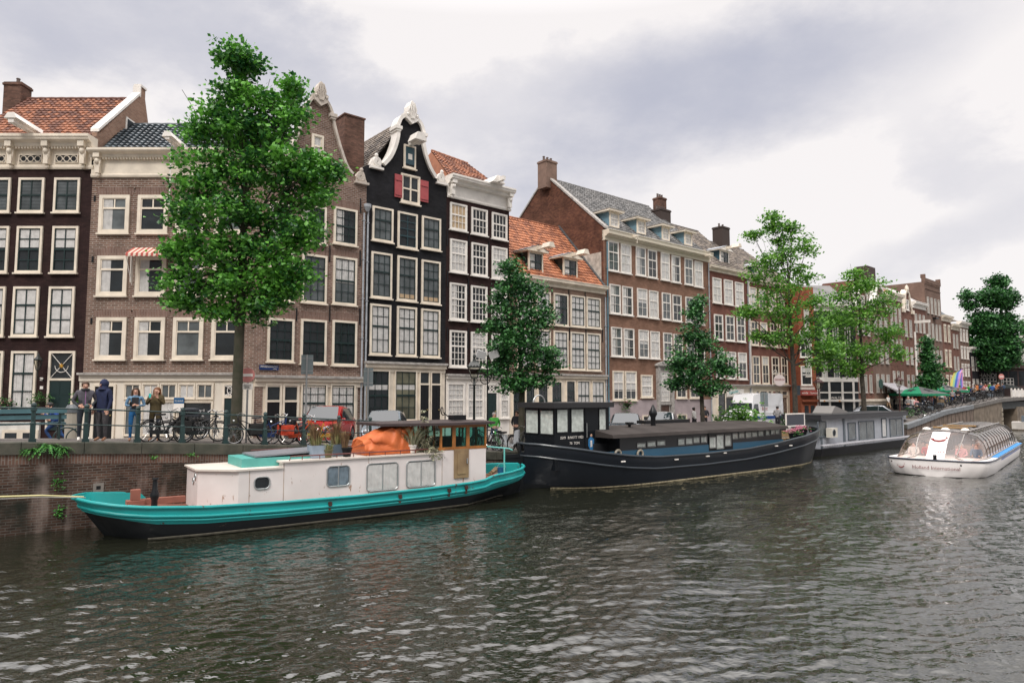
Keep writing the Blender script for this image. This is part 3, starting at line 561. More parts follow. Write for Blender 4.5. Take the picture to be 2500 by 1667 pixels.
def gable_trim(H, rt, rt2, k, sx, zs, finial, m_=white, w=.2):
    b_ = MB()
    for a in (rt, rt2, mirror(rt2, k), mirror(rt, k)): band(b_, a, w, -.16, .55)
    for s_ in (1, -1):
        x, z = rt[-1]; x = x if s_ > 0 else 2*k-x; b_.box(x-.2, x+.2, -.24, .5, z-.1, z+.08); b_.box(x-.14, x+.14, -.2, .5, z-.22, z-.1)
        x0 = sx if s_ > 0 else 2*k-sx; b_.box(x0-.4, x0+.4, -.2, .5, zs-.14, zs-.02)
        for i in range(3): b_.ring((x0-.05*s_, -.08, zs+.28), .22-.07*i, .05, n=14)
        b_.prism([(x0-.32, zs), (x0+.34, zs), (x0+.24, zs+.28), (x0+.15, zs+.55), (x0, zs+.62), (x0-.16, zs+.48), (x0-.28, zs+.24)], -.06, .3)
        b_.ball((x0, -.05, zs+.64), (.11, .1, .13), 8)
    z = rt2[-1][1]; f = finial
    b_.prism([(k-.42*f, z-.25), (k-.5*f, z+.1), (k-.3*f, z+.2), (k-.28*f, z+.6*f), (k-.05*f, z+1.0*f), (k+.1*f, z+.9*f), (k+.32*f, z+.55*f), (k+.3*f, z+.2), (k+.5*f, z+.1), (k+.42*f, z-.25), (k, z-.5)], -.24, .3)
    for i in range(-2, 3): b_.tube([(k+i*.05*f, -.26, z-.2), (k+i*.14*f, -.28, z+.35*f), (k+i*.07*f, -.25, z+.85*f)], .05*f, 6)
    b_.ball((k-.35*f, -.2, z), .13*f, 8); b_.ball((k+.35*f, -.2, z), .13*f, 8)
    return H.b(b_, 'gable_trim', m_)
gable_trim(H, rt, rt2, k, W3-.35, zs, .8, mat('sandstone trim', (.52, .46, .40), .8, var=.15, vscale=5), .13)
r_ = MB(); r_.add([(.1, .5, zs-.3), (k, .5, rt2[-1][1]-.9), (k, 8, rt2[-1][1]-.9), (.1, 8, zs-.3), (W3-.1, .5, zs-.3), (W3-.1, 8, zs-.3)], [(0, 3, 2, 1), (1, 2, 5, 4)]); H.b(r_, 'roof', tile_k)
x, _ = H.f(868, 380, 3); x, z = W3+.12, H.f(868, 305, 2.2)[1]
c = MB(); c.box(W3-.75, W3+.45, 1.2, 3.0, zs-1, z); c.box(W3-.8, W3+.5, 1.15, 3.05, z-.02, z+.06); H.b(c, 'chimney', chimb)
for i, (y0, y1, pts) in enumerate(((509, 598, ((655, 716), (735, 796), (814, 871))), (624, 744, ((655, 716), (736, 797), (812, 870))), (779, 892, ((652, 717), (733, 796), (810, 870))))):
    for j, (xa, xb) in enumerate(pts):
        dy = (j-2)*(-9 if i == 0 else 7 if i == 1 else 5) * (-1 if i == 0 else 1)
        y0_, y1_ = y0+(-14, -7, 0)[j]*(1 if i == 0 else .9 if i == 1 else .4)+(4 if i else 0), y1+(-9, -4, 0)[j]
        win(H, (xa, y0_, xb, y1_), nx=3, ny=(2, 2), arch=archb, cur=((1, .45, 1) if i == 1 and j == 2 else (5, 0, 1) if i == 0 else 0), room=mid_in if i == 1 else dark_in)
win(H, (760, 330, 789, 386), nx=1, ny=(1, 1), sash=cream, cur=1); win(H, (748, 430, 792, 436+48), nx=2, ny=(1, 1), sash=cream)
anchors(H, [(805, 600, 640), (879, 612, 650), (805, 745, 785), (878, 752, 792), (724, 752, 784), (880, 485, 520)])
m = MB(); m.box(0, W3-.35, -.05, .0, -1.5, zl-.15); m.box(0, W3+.02, -.3, 0, zl-.12, zl-.0, 1); m.box(.05, W3-.05, -.2, 0, zl-.3, zl-.12); m.box(.05, W3-.1, -.1, 0, zl-.55, zl-.3); m.box(.06, .45, -.07, 0, -1.5, zl-.56, 2); H.b(m, 'shopfront', [cream, stone, brown3])
for r in ((655, 935, 686, 1078), (698, 936, 728, 1076)): door(H, (r[0]-10, r[1], r[2], r[3]+14), oy=.05, transom=.28, mat_=black_p)
for r in ((733, 936, 797, 1054), (805, 937, 866, 1056)): win(H, r, nx=3, ny=(2, 2), oy=.05, fw=.08, cur=1, split=.4)
pipe(H, W3-.17, 0, H.f(880, 520)[1]); 
# --- house 4: black bell gable
x4, P5 = plat(P4, 1087, 870, 49.5); P5.o.z = 1.45
H = House('canal_house', 'tall black house with a white trimmed bell gable and red attic shutters', P4); W4 = x4; H4 = H
zs = (H.f(915, 408)[1]+H.f(1076, 446)[1])/2; zl = (H.f(888, 880)[1]+H.f(1086, 889)[1])/2
L_ = [H.f(*p) for p in ((937, 402), (953, 384), (966, 357), (971, 330), (970, 308))]; R_ = [H.f(*p) for p in ((1064, 436), (1050, 412), (1040, 382), (1033, 352), (1032, 335))]
A_ = [H.f(*p) for p in ((970, 303), (976, 288), (988, 281), (1002, 284))]; B_ = [H.f(*p) for p in ((1033, 331), (1026, 308), (1014, 293), (1002, 286))]
k = (L_[-1][0]+R_[-1][0])/2; rt = smooth_pts([(k+((r[0]-k)+(k-l[0]))/2, (r[1]+l[1])/2) for l, r in zip(L_, R_)]); rt2 = smooth_pts([(k+((r[0]-k)+(k-l[0]))/2, (r[1]+l[1])/2) for l, r in zip(A_, B_)])
rt2[-1] = (k, rt2[-1][1])
out = [(0, -2), (W4, -2), (W4, zs)]+rt+rt2+mirror(rt2, k)[1:]+mirror(rt, k)+[(0, zs)]
m = MB(); m.prism(out, 0, .5); m.box(.01, W4-.01, .4, 9, -2, zs-.3); H.b(m, 'wall', blackb)
gable_trim(H, rt, rt2, k, W4-.38, zs, .85, white, .2)
zr = H.f(955, 330, 3)[1]; t = tiles((.1, .5, zs-.2), (.1, 8, zs-.2), (k, .5, zr), (k, 8, zr), .27, .33, .05); H.b(t, 'roof', tile_k)
r_ = MB(); r_.add([(.1, .5, zs-.25), (k, .5, zr-.05), (k, 8, zr-.05), (.1, 8, zs-.25), (W4-.1, .5, zs-.3), (W4-.1, 8, zs-.3)], [(0, 3, 2, 1), (1, 2, 5, 4)]); H.b(r_, 'roof_boarding', tile_k)
hat = win(H, (985, 356, 1014, 412), nx=1, ny=(1, 0), split=1, fw=.1)
x0, z0 = H.f(989, 400); x1_, z1 = H.f(1010, 365); q = MB(); q.box(x0, x1_, -.09, -.02, z0, z1); q.box((x0+x1_)/2-.13, (x0+x1_)/2+.13, -.1, -.09, (z0+z1)/2-.2, (z0+z1)/2+.12, 1); H.b(q, 'hatch', [mat('blue green door', (.02, .06, .08), .5), white])
win(H, (978, 428, 1024, 498), nx=1, ny=(1, 1), sash=cream, nmull=1, fw=.1)
for a, b, y0, y1 in ((962, 980, 427, 483), (1024, 1044, 442, 494)):
    xa, _ = H.f(a, 460); xb, _ = H.f(b, 460); z1 = H.f((a+b)/2, y0)[1]; z0 = H.f((a+b)/2, y1)[1]; q = MB(); q.box(xa, xb, -.1, -.05, z0, z1); q.box(xa+.03, xb-.03, -.13, -.1, z1-.35, z1-.28); q.box(xa+.03, xb-.03, -.13, -.1, z0+.12, z0+.19); H.b(q, 'shutter', mat('dull red paint', (.36, .065, .07), .5, var=.1))
x, z = H.f(1013, 343, -.5); q = MB(); q.box(x-.12, x+.12, -1.1, 0, z-.2, z+.05); q.prism([(x-.38, z-.15), (x+.38, z-.15), (x+.2, z+.28), (x-.2, z+.28)], -1.15, -.35); H.b(q, 'hoist_beam', white)
for i, (y0, y1, s0, s1) in enumerate(((507, 590, 15, 12), (617, 728, 10, 7), (743, 866, 7, 4))):
    for j, (xa, xb) in enumerate(((908-i*3, 959-i*3), (970-i*1, 1018-i*1), (1029-i, 1075-i))):
        if i == 0 and j == 1: win(H, (xa, 520, xb, 607), nx=2, ny=(3, 1), split=.68, fw=.11, bar=.05, sash=mat('blue green sash', (.015, .045, .055), .4)); continue
        win(H, (xa, y0+j*(12 if i == 0 else 10 if i == 1 else 6), xb, y1+j*(10 if i == 0 else 7 if i == 1 else 3)), nx=3, ny=((1, 2), (2, 2), (2, 2))[i], split=(.36, .42, .43)[i], cur=2 if i == 2 else (4, 0, .12) if (i == 1 and j) else 0, room=mid_in)
m = MB(); m.box(.05, W4-.05, -.05, .0, -1.5, zl-.2); m.box(.0, W4+.0, -.32, 0, zl-.12, zl, 1); m.box(.04, W4-.04, -.22, 0, zl-.32, zl-.12); m.box(.05, W4-.05, -.1, 0, zl-.55, zl-.32); H.b(m, 'shopfront', [cream, stone])
for r in ((895, 903, 950, 1028), (962, 904, 1016, 1026)): win(H, r, nx=3, ny=(2, 2), split=.5, oy=.05, fw=.07, cur=(2, .62, .72), room=mat('ochre room', (.16, .15, .10), .9, var=.4, vscale=1) if r[0] > 950 else dark_in)
for r in ((1022, 906, 1048, 1050), (1050, 907, 1076, 1050)): door(H, r, oy=.05, transom=.22, mat_=black_p, fw=.07)
pipe(H, .06, 0, H.f(893, 505)[1]); x, z = H.f(895, 508); q = MB(); q.lathe([(.08, z-.25), (.2, z), (.2, z+.15)], x-.05, -.2, 8); H.b(q, 'rain_hopper', lead)
# --- house 5: maroon with white cornice
x5, P6 = plat(P5, 1243, 800, 49.5); P6.o.z = 1.4
H = House('canal_house', 'maroon three bay house with projecting white cornice right of the black gable', P5); W5 = x5; H5 = H
zc1 = (H.f(1089, 424, -.4)[1]+H.f(1262, 462, -.4)[1])/2; zc0 = (H.f(1100, 484)[1]+H.f(1236, 514)[1])/2; zl = H.f(1160, 914)[1]
m = MB(); m.box(0, W5, .004, 9, -2, zc0+.3); H.b(m, 'wall', maroon)
cornice(H, .05, W5+.1, zc0, zc1, white, .6, .6, 0, brk=[.3, W5-.15])
ya = 3.; zr = H.f(1140, 404, ya)[1]; xa = H.f(1090, 390, ya)[0]
t = tiles((.3, .1, zc1-.05), (W5-.4, .1, zc1-.05), (.9, ya, zr+.3), (W5-1.1, ya, zr+.1), .27, .33, .05); H.b(t, 'roof', tile_r)
r_ = MB(); r_.add([(.3, .1, zc1-.1), (W5-.4, .1, zc1-.1), (W5-1.1, ya, zr+.05), (.9, ya, zr+.25), (.3, 8, zc1-.1), (W5-.4, 8, zc1-.1)], [(0, 1, 2, 3), (0, 3, 4), (1, 5, 2), (3, 2, 5, 4)]); H.b(r_, 'roof_boarding', tile_r)
x, z = H.f(1196, 438, 0); q = MB(); q.prism([(x-.5, zc1), (x-.1, zc1+.45), (x+.1, zc1+.45), (x+.5, zc1)], -.9, .8); q.box(x-.1, x+.1, -1.4, -.9, zc1+.05, zc1+.3); H.b(q, 'hoist_beam', white)
for i, (y0, y1) in enumerate(((498, 563), (586, 666), (692, 782), (807, 896))):
    for j, (xa, xb) in enumerate(((1098, 1139), (1150, 1189), (1200, 1237))):
        win(H, (xa-(i > 1), y0+j*(12, 9, 7, 4)[i], xb-(i > 1), y1+j*(11, 8, 4, 2)[i]), nx=4, ny=((1, 2), (2, 2), (2, 3), (3, 3))[i], split=.42, sash=white, bar=.035, frame=white, fw=.09, cur={(0, 0): 4, (1, 0): 1, (1, 2): 1, (2, 0): (5, 0, 1), (3, 1): (1, .5, 1), (2, 2): 1}.get((i, j), 0))
anchors(H, [(1092, 560, 600), (1144, 575, 600), (1193, 590, 615), (1143, 680, 720), (1092, 660, 700), (1092, 800, 830), (1143, 800, 850)])
m = MB(); m.box(.05, W5-.02, -.05, .0, -1.5, zl-.2); m.box(.0, W5+.0, -.3, 0, zl-.12, zl, 1); m.box(.04, W5-.04, -.2, 0, zl-.28, zl-.12); H.b(m, 'shopfront', [white, stone])
for r in ((1091, 935, 1133, 1022), (1140, 935, 1180, 1022), (1221, 936, 1242, 1020)): win(H, r, nx=4 if r[0] < 1200 else 3, ny=(3, 3), split=.47, oy=.05, fw=.07, sash=white, frame=white, cur=1, bar=.03)
door(H, (1185, 936, 1214, 1042), oy=.05, transom=.2, star=2, frame=white)
# --- house 6: low, orange roof
x6, P7 = plat(P6, 1478, 850, 49.5); P7.o.z = 1.4
H = House('canal_house', 'low brown brick house with orange pantile roof and two dormers', P6); W6 = x6; H6 = H
zc1 = (H.f(1328, 675, -.3)[1]+H.f(1478, 699, -.3)[1])/2; zc0 = zc1-.55; zl = (H.f(1380, 911)[1]+H.f(1478, 917)[1])/2
m = MB(); m.box(0, W6, 0, 9, -2, zc0+.3); H.b(m, 'wall', brown6)
cornice(H, 0, W6+.0, zc0, zc1, cream, .4, .4); ya = 4.5; zr = H.f(1290, 541, ya)[1]
t = tiles((.0, -.1, zc1-.05), (W6-.15, -.1, zc1-.05), (0, ya, zr), (W6-.15, ya, zr), .27, .33, .055); H.b(t, 'roof', mat('orange clay pantile', (.20, .07, .035), .75, col2=(.42, .16, .075), vscale=.8, island=.5))
r_ = MB(); r_.add([(0, -.1, zc1-.1), (W6, -.1, zc1-.1), (W6, ya, zr-.05), (0, ya, zr-.05), (0, 9, zc1-.1), (W6, 9, zc1-.1)], [(0, 1, 2, 3), (3, 2, 5, 4)]); H.b(r_, 'roof_boarding', mat('roof underlay', (.06, .03, .02), .9))
q = MB(); q.loft([[(W6-.2, y, z), (W6, y, z), (W6, y, z+.12), (W6-.2, y, z+.12)] for y, z in ((-.1, zc1), (ya, zr+.08))]); H.b(q, 'roof_flashing', mat('dark flashing', (.07, .075, .08), .6))
def dormer(H, r, zc1, ya, zr, mface=cream, mside=sash_g, mroof=lead, hoist=True, nx=2, y=.35, flat=False):
    x0, y0, x1, y1 = r; a = H.f(x0, (y0+y1)/2, y)[0]; b = H.f(x1, (y0+y1)/2, y)[0]; zt = H.f((x0+x1)/2, y0, y)[1]; zb = H.f((x0+x1)/2, y1, y)[1]; sl = (zr-zc1)/ya
    yb = min((zt-zc1)/sl+.1, ya); m = MB(); m.add([(a+.05, y, zb), (a+.05, y, zt), (a+.05, yb, zt), (b-.05, y, zb), (b-.05, y, zt), (b-.05, yb, zt)], [(0, 1, 2), (5, 4, 3), (0, 3, 4, 1)]); d = H.b(m, 'dormer', [mside])
    s_ = House.__new__(House); s_.P = H.P; s_.e = d; s_.f = H.f
    winm(s_, a, b, zb, zt, nx, (1, 2), .4, sash_g if hoist else white, 5 if hoist else 1, .11, -y, mface, sill=False)
    q = MB(); c = (a+b)/2
    if flat: q.box(a-.3, b+.3, y-.35, yb+.2, zt, zt+.14, 0); q.box(a-.34, b+.34, y-.38, yb+.2, zt+.14, zt+.17, 1)
    else:
        q.prism([(a-.35, zt), (b+.35, zt), (b+.3, zt+.1), (c, zt+.42), (a-.3, zt+.1)], y-.3, yb+.6, 0)
        q.add([(a-.37, y-.34, zt+.1), (c, y-.34, zt+.46), (c, yb+1, zt+.46), (a-.37, yb+.4, zt+.1), (b+.37, y-.34, zt+.1), (b+.37, yb+.4, zt+.1)], [(0, 3, 2, 1), (1, 2, 5, 4)], 1)
        q.prism([(a-.12, zb), (a+.02, zb), (a+.02, zt), (a-.02, zt), (a-.02, zb+.5)], y-.06, y); q.prism([(b+.12, zb), (b-.02, zb), (b-.02, zt), (b+.02, zt), (b+.02, zb+.5)], y-.06, y)
    H.b(q, 'dormer_roof', [mface, mroof], d)
    if hoist: q = MB(); q.box(c-.1, c+.1, y-1.5, y, zt+.12, zt+.34); q.prism([(c-.3, zt+.1), (c+.3, zt+.1), (c+.15, zt+.42), (c-.15, zt+.42)], y-1.6, y-.9); H.b(q, 'hoist_beam', cream, d)
dormer(H, (1289, 616, 1324, 673), zc1, ya, zr); dormer(H, (1374, 632, 1408, 687), zc1, ya, zr)
for (y0, y1) in ((717, 795), (808, 901)):
    for j, (xa, xb) in enumerate(((1262, 1300), (1308, 1343), (1351, 1386), (1392, 1427), (1431, 1465))):
        dy = (j-2)*5 if y0 < 750 else (j-2)*3; win(H, (xa, y0+dy, xb, y1+dy*.6), nx=3, ny=((2, 2) if y0 < 750 else (2, 3)), split=.44, cur=(5 if j == 2 and y0 < 750 else 1 if y0 < 750 else 2), fw=.1, bar=.03)
anchors(H, [(1347, 700, 720), (1388, 705, 722), (1428, 712, 730), (1390, 796, 830), (1430, 798, 835), (1470, 802, 835)])
m = MB(); m.box(.0, W6-.02, -.05, .0, -1.5, zl-.2); m.box(.0, W6+.0, -.3, 0, zl-.12, zl, 1); m.box(.04, W6-.04, -.2, 0, zl-.3, zl-.12); H.b(m, 'shopfront', [cream, stone])
for r in ((1250, 934, 1275, 1030), (1282, 934, 1305, 1030), (1312, 932, 1337, 1030), (1345, 931, 1371, 1030), (1381, 929, 1403, 985), (1408, 929, 1439, 1010), (1444, 930, 1474, 1010)): win(H, r, nx=3 if r[0] != 1381 else 1, ny=(1, 2), split=.45, oy=.05, fw=.06, cur=2 if r[0] > 1400 else 0, sill=False)
pipe(H, W6-.05, 0, zc0-.2)
# --- house 7: large brown block
x7, P8 = plat(P7, 1732, 780, 49.5); P8.o.z = 1.35
H = House('apartment_building', 'wide red brown block with paired sash windows, lilac plinth and four roof dormers', P7); W7 = x7; H7 = H
zc1 = (H.f(1464, 552, -.4)[1]+H.f(1731, 617, -.4)[1])/2; zc0 = zc1-.75; zp = (H.f(1480, 977)[1]+H.f(1700, 975)[1])/2
ya = 6.; zr = (H.f(1395, 452, ya)[1]+H.f(1580, 505, ya)[1])/2
m = MB(); m.box(0.005, W7, .002, 10, -2, zc0+.3); H.b(m, 'wall', brown7)
m = MB(); m.add([(0, .1, -1), (0, 12, -1), (0, 12, zc1+.2), (0, ya, zr+.1), (0, .1, zc1+.2), (.25, .1, -1), (.25, 12, -1), (.25, 12, zc1+.2), (.25, ya, zr+.1), (.25, .1, zc1+.2)], [(0, 1, 2, 3, 4), (9, 8, 7, 6, 5)]+[(i, i+5, (i+1) % 5+5, (i+1) % 5) for i in range(5)]); H.b(m, 'side_gable', redside, fix=True)
q = MB(); q.loft([[(-.08, y, z), (.35, y, z), (.35, y, z+.16), (-.08, y, z+.16)] for y, z in ((-.1, zc1+.1), (ya, zr+.15), (12, zc1+.15))]); H.b(q, 'gable_coping', stone)
q = MB(); zz = H.f(1440, 620)[1]; q.box(-.012, 0, .3, 2.2, zz-2.6, zz+.4); H.b(q, 'whitewashed_patch', mat('whitewash', (.42, .38, .33), .9, var=.3, vscale=3))
cornice(H, 0, W7+.1, zc0, zc1, mat('pale stone cornice', (.62, .56, .45), .6), .5, .35)
t = tiles((.2, .0, zc1-.02), (W7-.2, .0, zc1-.02), (.2, ya, zr), (W7-.2, ya, zr), .27, .33, .05); H.b(t, 'roof', tile_g)
r_ = MB(); r_.add([(.1, 0, zc1-.08), (W7, 0, zc1-.08), (W7, ya, zr-.05), (.1, ya, zr-.05), (.1, 12, zc1-.1), (W7, 12, zc1-.1)], [(0, 1, 2, 3), (3, 2, 5, 4), (1, 5, 2)]); H.b(r_, 'roof_boarding', tile_g)
chimney(H, .1, ya, zr-.9, H.f(1357, 402, ya)[1], 1.15, 1.0, mat('brown chimney', (.2, .13, .1), .9, var=.15), 3)
x, z = H.f(1604, 486, ya); chimney(H, x, ya-.3, zr-.8, z, .95, .8, chimb, 3)
blue_s = mat('grey blue zinc', (.16, .27, .33), .5, var=.1)
for r in ((1487, 519, 1510, 556), (1554, 538, 1575, 572), (1615, 555, 1633, 588), (1670, 569, 1688, 600)): dormer(H, r, zc1, ya, zr, cream, blue_s, stone, False, 2, .5, True)
prs = ((1482, 1511), (1513, 1541), (1550, 1577), (1579, 1604), (1611, 1635), (1637, 1661), (1669, 1692), (1693, 1716))
for (ya0, yb0, ya1, yb1, dx) in ((590, 662, 639, 701, 0), (695, 766, 731, 792, 4), (799, 870, 823, 883, 8)):
    for j, (xa, xb) in enumerate(prs):
        t_ = j/7; dd = dx*(1-t_*.4); win(H, (xa+dd+1.5, ya0+(ya1-ya0)*t_, xb+dd-1.5, yb0+(yb1-yb0)*t_), nx=2, ny=(1, 2), split=.36, sash=white, frame=white, bar=.028, fw=.06, cur=(1, 0, 5, 0, 0, (1, .5, 1), 0, 5)[(j*3+int(ya0)) % 8] if dx else (0, 1, 5, 0, 1, 5, 0, 1)[j], room=(mid_in, dark_in)[(j+dx) % 2])
for r in ((1495, 905, 1522, 977), (1525, 906, 1553, 977), (1650, 905, 1675, 972), (1683, 905, 1708, 972)): win(H, r, nx=2, ny=(1, 2), split=.38, sash=white, frame=cream, bar=.035, fw=.1, cur=(2, .35, 1))
win(H, (1564, 915, 1592, 970), nx=4, ny=(2, 2), split=.5, sash=white, frame=cream, fw=.1, cur=1)
m = MB(); m.box(.0, W7, -.03, .002, -1.5, zp); H.b(m, 'plinth', plaster)
for r in ((1499, 1013, 1554, 1045), (1568, 1013, 1592, 1045), (1652, 1011, 1676, 1042)): win(H, r, nx=3 if r[0] == 1499 else 2, ny=(1, 0), split=1, sash=black_p if r[0] == 1499 else cream, frame=cream, fw=.08, oy=.03, sill=False, name='cellar_window')
xa, z1 = H.f(1601, 893); xb, _ = H.f(1640, 893); q = MB(); c = (xa+xb)/2; zb_ = 0; q.box(xa, xa+.28, -.22, 0, zb_, z1); q.box(xb-.28, xb, -.22, 0, zb_, z1); q.prism([(xa-.15, z1), (xb+.15, z1), (xb+.1, z1+.15), (c+.5, z1+.32), (c, z1+.4), (c-.5, z1+.32), (xa-.1, z1+.15)], -.3, 0); q.box(xa+.28, xb-.28, -.16, 0, H.f(1620, 988)[1], H.f(1620, 982)[1]); q.box(xa+.28, xb-.28, -.03, 0, zb_, z1); po = H.b(q, 'entrance_portal', stone)
win(H, (1610, 905, 1634, 981), nx=4, ny=(3, 3), split=.5, sash=white, frame=stone, fw=.05, oy=.03, sill=False, cur=1, room=mid_in)
door(H, (1608, 984, 1634, 1045), oy=.03, transom=0, mat_=mat('brown door', (.07, .035, .025), .5), fw=.06, frame=stone)
for px, py in ((1534, 583), (1712, 628)): x, z = H.f(px, py); q = MB(); q.box(x-.08, x+.08, -.9, 0, z, z+.15); q.ring((x, -.8, z-.18), .09, .02, n=12, a0=-90, a1=180); q.ring((x, -.8, z-.36), .09, .02, n=12, a0=-180, a1=90); H.b(q, 'hoist_hook', cream)
pipe(H, .2, 0, zc0-.1, mat('blue pipe', (.1, .2, .25), .5)); pipe(H, W7-.1, 0, zc0-.1)
q = MB(); xa = 0
# --- houses 8 and 9
def shop(H, Wd, zl, m_=cream): q = MB(); q.box(.0, Wd-.02, -.05, .0, -1.5, zl-.2); q.box(.0, Wd, -.3, 0, zl-.12, zl, 1); q.box(.04, Wd-.04, -.16, 0, zl-.28, zl-.12); return H.b(q, 'shopfront', [m_, stone])
x8, P9 = plat(P8, 1826, 780, 49.5); P9.o.z = 1.3
H = House('canal_house', 'narrow dark red brick house with one dormer and a tall chimney behind the white van', P8); W8 = x8
zc1 = (H.f(1730, 642, -.3)[1]+H.f(1823, 665, -.3)[1])/2; zc0 = zc1-.5; zl = H.f(1780, 938)[1]; ya = 5.; zr = H.f(1745, 577, ya)[1]
m = MB(); m.box(0, W8, 0, 9, -2, zc0+.2); H.b(m, 'wall', red8); cornice(H, 0, W8+.1, zc0, zc1, cream, .4, .4)
t = tiles((-.0, .0, zc1-.02), (W8, .0, zc1-.02), (0, ya, zr), (W8, ya, zr), .27, .33, .05); H.b(t, 'roof', tile_k)
r_ = MB(); r_.add([(0, 0, zc1-.08), (W8, 0, zc1-.08), (W8, ya, zr-.05), (0, ya, zr-.05), (0, 9, zc1-.1), (W8, 9, zc1-.1)], [(0, 1, 2, 3), (3, 2, 5, 4)]); H.b(r_, 'roof_boarding', tile_k)
x, z = H.f(1685, 552, 5); chimney(H, -.3, 4.6, zr-2.2, H.f(1673, 530, 4.5)[1], 1.4, 1.2, mat('sooty chimney', (.05, .035, .03), .9), 4)
x, z = H.f(1760, 556, 4.6); chimney(H, x, 4.6, zr-1.6, z, 1.3, 1.1, MATS['sooty chimney'], 2)
dormer(H, (1757, 613, 1778, 647), zc1, ya, zr, white, mat('dark blue zinc', (.04, .1, .14), .5), lead, True, 2, .8)
for (y0, y1, dys, sp) in ((679, 740, (0, 5, 11), 1), (768, 830, (0, 3, 6), 2), (857, 923, (0, 2, 4), 2)):
    for j, (xa, xb) in enumerate(((1739, 1760), (1767, 1788), (1794, 1814))):
        dx = 0 if y0 < 700 else 4 if y0 < 800 else 8; win(H, (xa+dx, y0+dys[j], xb+dx, y1+dys[j]*.8), nx=2, ny=(1, 2), split=.34, sash=white, frame=white, bar=.05, fw=.09, cur=1 if y0 < 700 else (2, .6, 1) if y0 > 800 else 0)
shop(H, W8, zl); win(H, (1751, 957, 1771, 1030), nx=1, ny=(1, 0), split=1, sash=black_p, oy=.05, sill=False)
q = MB(); xa, z1 = H.f(1772, 971, -.05); xb, _ = H.f(1815, 971, -.05); q.box(xa, xb, -.07, -.05, -.2, z1); H.b(q, 'garage_door', mat('dark shutter', (.05, .055, .06), .6, var=.2))
pipe(H, W8-.05, 0, zc0)
x9, P9b = plat(P9, 1923, 850, 49.5)
H = House('canal_house', 'dark red brick house with narrow windows beside the round hanging sign', P9); W9 = x9; H9 = H
zc1 = (H.f(1850, 683)[1]); zc0 = zc1-.4; zl = H.f(1880, 939)[1]; zr = H.f(1840, 618, 5)[1]
m = MB(); m.box(0, W9, 0.003, 9, -2, zc0+.2); m.box(W9, W9+2.6, .0, 9, -2, zc0); H.b(m, 'wall', red8); cornice(H, 0, W9+2.6, zc0, zc1, cream, .35, .4)
t = tiles((.1, .0, zc1-.02), (W9+2.6, .0, zc1-.02), (.1, 5, zr), (W9+1, 5, zr), .27, .33, .05); H.b(t, 'roof', tile_k)
r_ = MB(); r_.add([(0, 0, zc1-.08), (W9+2.6, 0, zc1-.08), (W9+1, 5, zr-.05), (0, 5, zr-.05), (0, 9, zc1-.1), (W9+2.6, 9, zc1-.1)], [(0, 1, 2, 3), (3, 2, 5, 4), (1, 5, 2)]); H.b(r_, 'roof_boarding', tile_k)
dormer(H, (1842, 652, 1862, 680), zc1, 5, zr, white, MATS['dark blue zinc'], lead, False, 2, .8)
for (y0, y1) in ((702, 756), (785, 843), (869, 937)):
    for j, (xa, xb) in enumerate(((1829, 1846), (1852, 1868), (1876, 1893), (1899, 1914))):
        dx = 0 if y0 < 710 else 4 if y0 < 800 else 8; win(H, (xa+dx, y0+j*(5 if y0 < 710 else 2.4 if y0 < 800 else 1), xb+dx, y1+j*(3 if y0 < 710 else 2 if y0 < 800 else .3)), nx=2, ny=(1, 2), split=.3, sash=cream, frame=cream, bar=.06, fw=.08, cur=(2, .7, 1) if j == 1 else 1 if y0 < 710 else 0)
shop(H, W9, zl, mat('putty paint', (.6, .55, .44), .6)); 
for a, b in ((1844, 1853), (1855, 1872), (1874, 1883), (1885, 1894), (1897, 1906), (1908, 1921)): win(H, (a, 954, b, 966), nx=1, ny=(1, 0), split=1, sash=cream, oy=.05, fw=.03, sill=False, room=mat('sign red', (.5, .2, .18), .7) if a == 1885 else mid_in, name='transom_window')
win(H, (1843, 970, 1893, 1030), nx=1, ny=(1, 0), split=1, sash=cream, oy=.05, sill=False, fw=.06); win(H, (1897, 968, 1922, 1032), nx=1, ny=(1, 0), split=1, sash=cream, oy=.05, sill=False, fw=.06, room=mat('shop goods', (.16, .09, .05), .8, col2=(.35, .3, .26), vscale=5))
pipe(H, .15, 0, zc0, white)
door(H, (1938, 972, 1950, 1040), oy=.0, transom=0, mat_=black_p, fw=.07, frame=white)
# ---------------------------------------------------------------- far houses
def simple_windows(H, Wd, z0, z1, rows, cols, ww=.55, hh=.62, frame=white, cur=None, x0=.25, arch=0, small=False):
    rh = (z1-z0)/rows; cw = (Wd-2*x0)/cols
    for i in range(rows):
        for j in range(cols):
            c = x0+cw*(j+.5); a, b = c-cw*ww/2, c+cw*ww/2; zb = z0+rh*(i+.2); zt = zb+rh*hh; m = MB(); d = -.08
            m.box(a, a+.07, d, 0, zb, zt); m.box(b-.07, b, d, 0, zb, zt); m.box(a+.07, b-.07, d, 0, zt-.07, zt); m.box(a+.07, b-.07, d, 0, zb, zb+.07); m.box((a+b)/2-.02, (a+b)/2+.02, d+.01, 0, zb+.09, zt-.09); m.box(a+.09, b-.09, d+.01, 0, zb+(zt-zb)*.6, zb+(zt-zb)*.6+.06); m.box(a-.05, b+.05, d-.05, 0, zb-.07, zb)
            if arch: m.box(a-.03, b+.03, d-.02, 0, zt, zt+.22)
            m.box(a+.05, b-.05, -.012, -.004, zb+.04, zt-.04, 1)
            w = H.b(m, 'window', [frame, curt if (i*7+j*3) % 5 == 0 else mid_in if (i*3+j) % 3 == 1 else dark_in])
            p = MB(); p.add([(a+.09, -.05, zb+.09), (b-.09, -.05, zb+.09), (b-.09, -.05, zt-.09), (a+.09, -.05, zt-.09)], [(0, 1, 2, 3)]); H.b(p, 'pane', gls, w)
FG = 'houses beyond the side street'
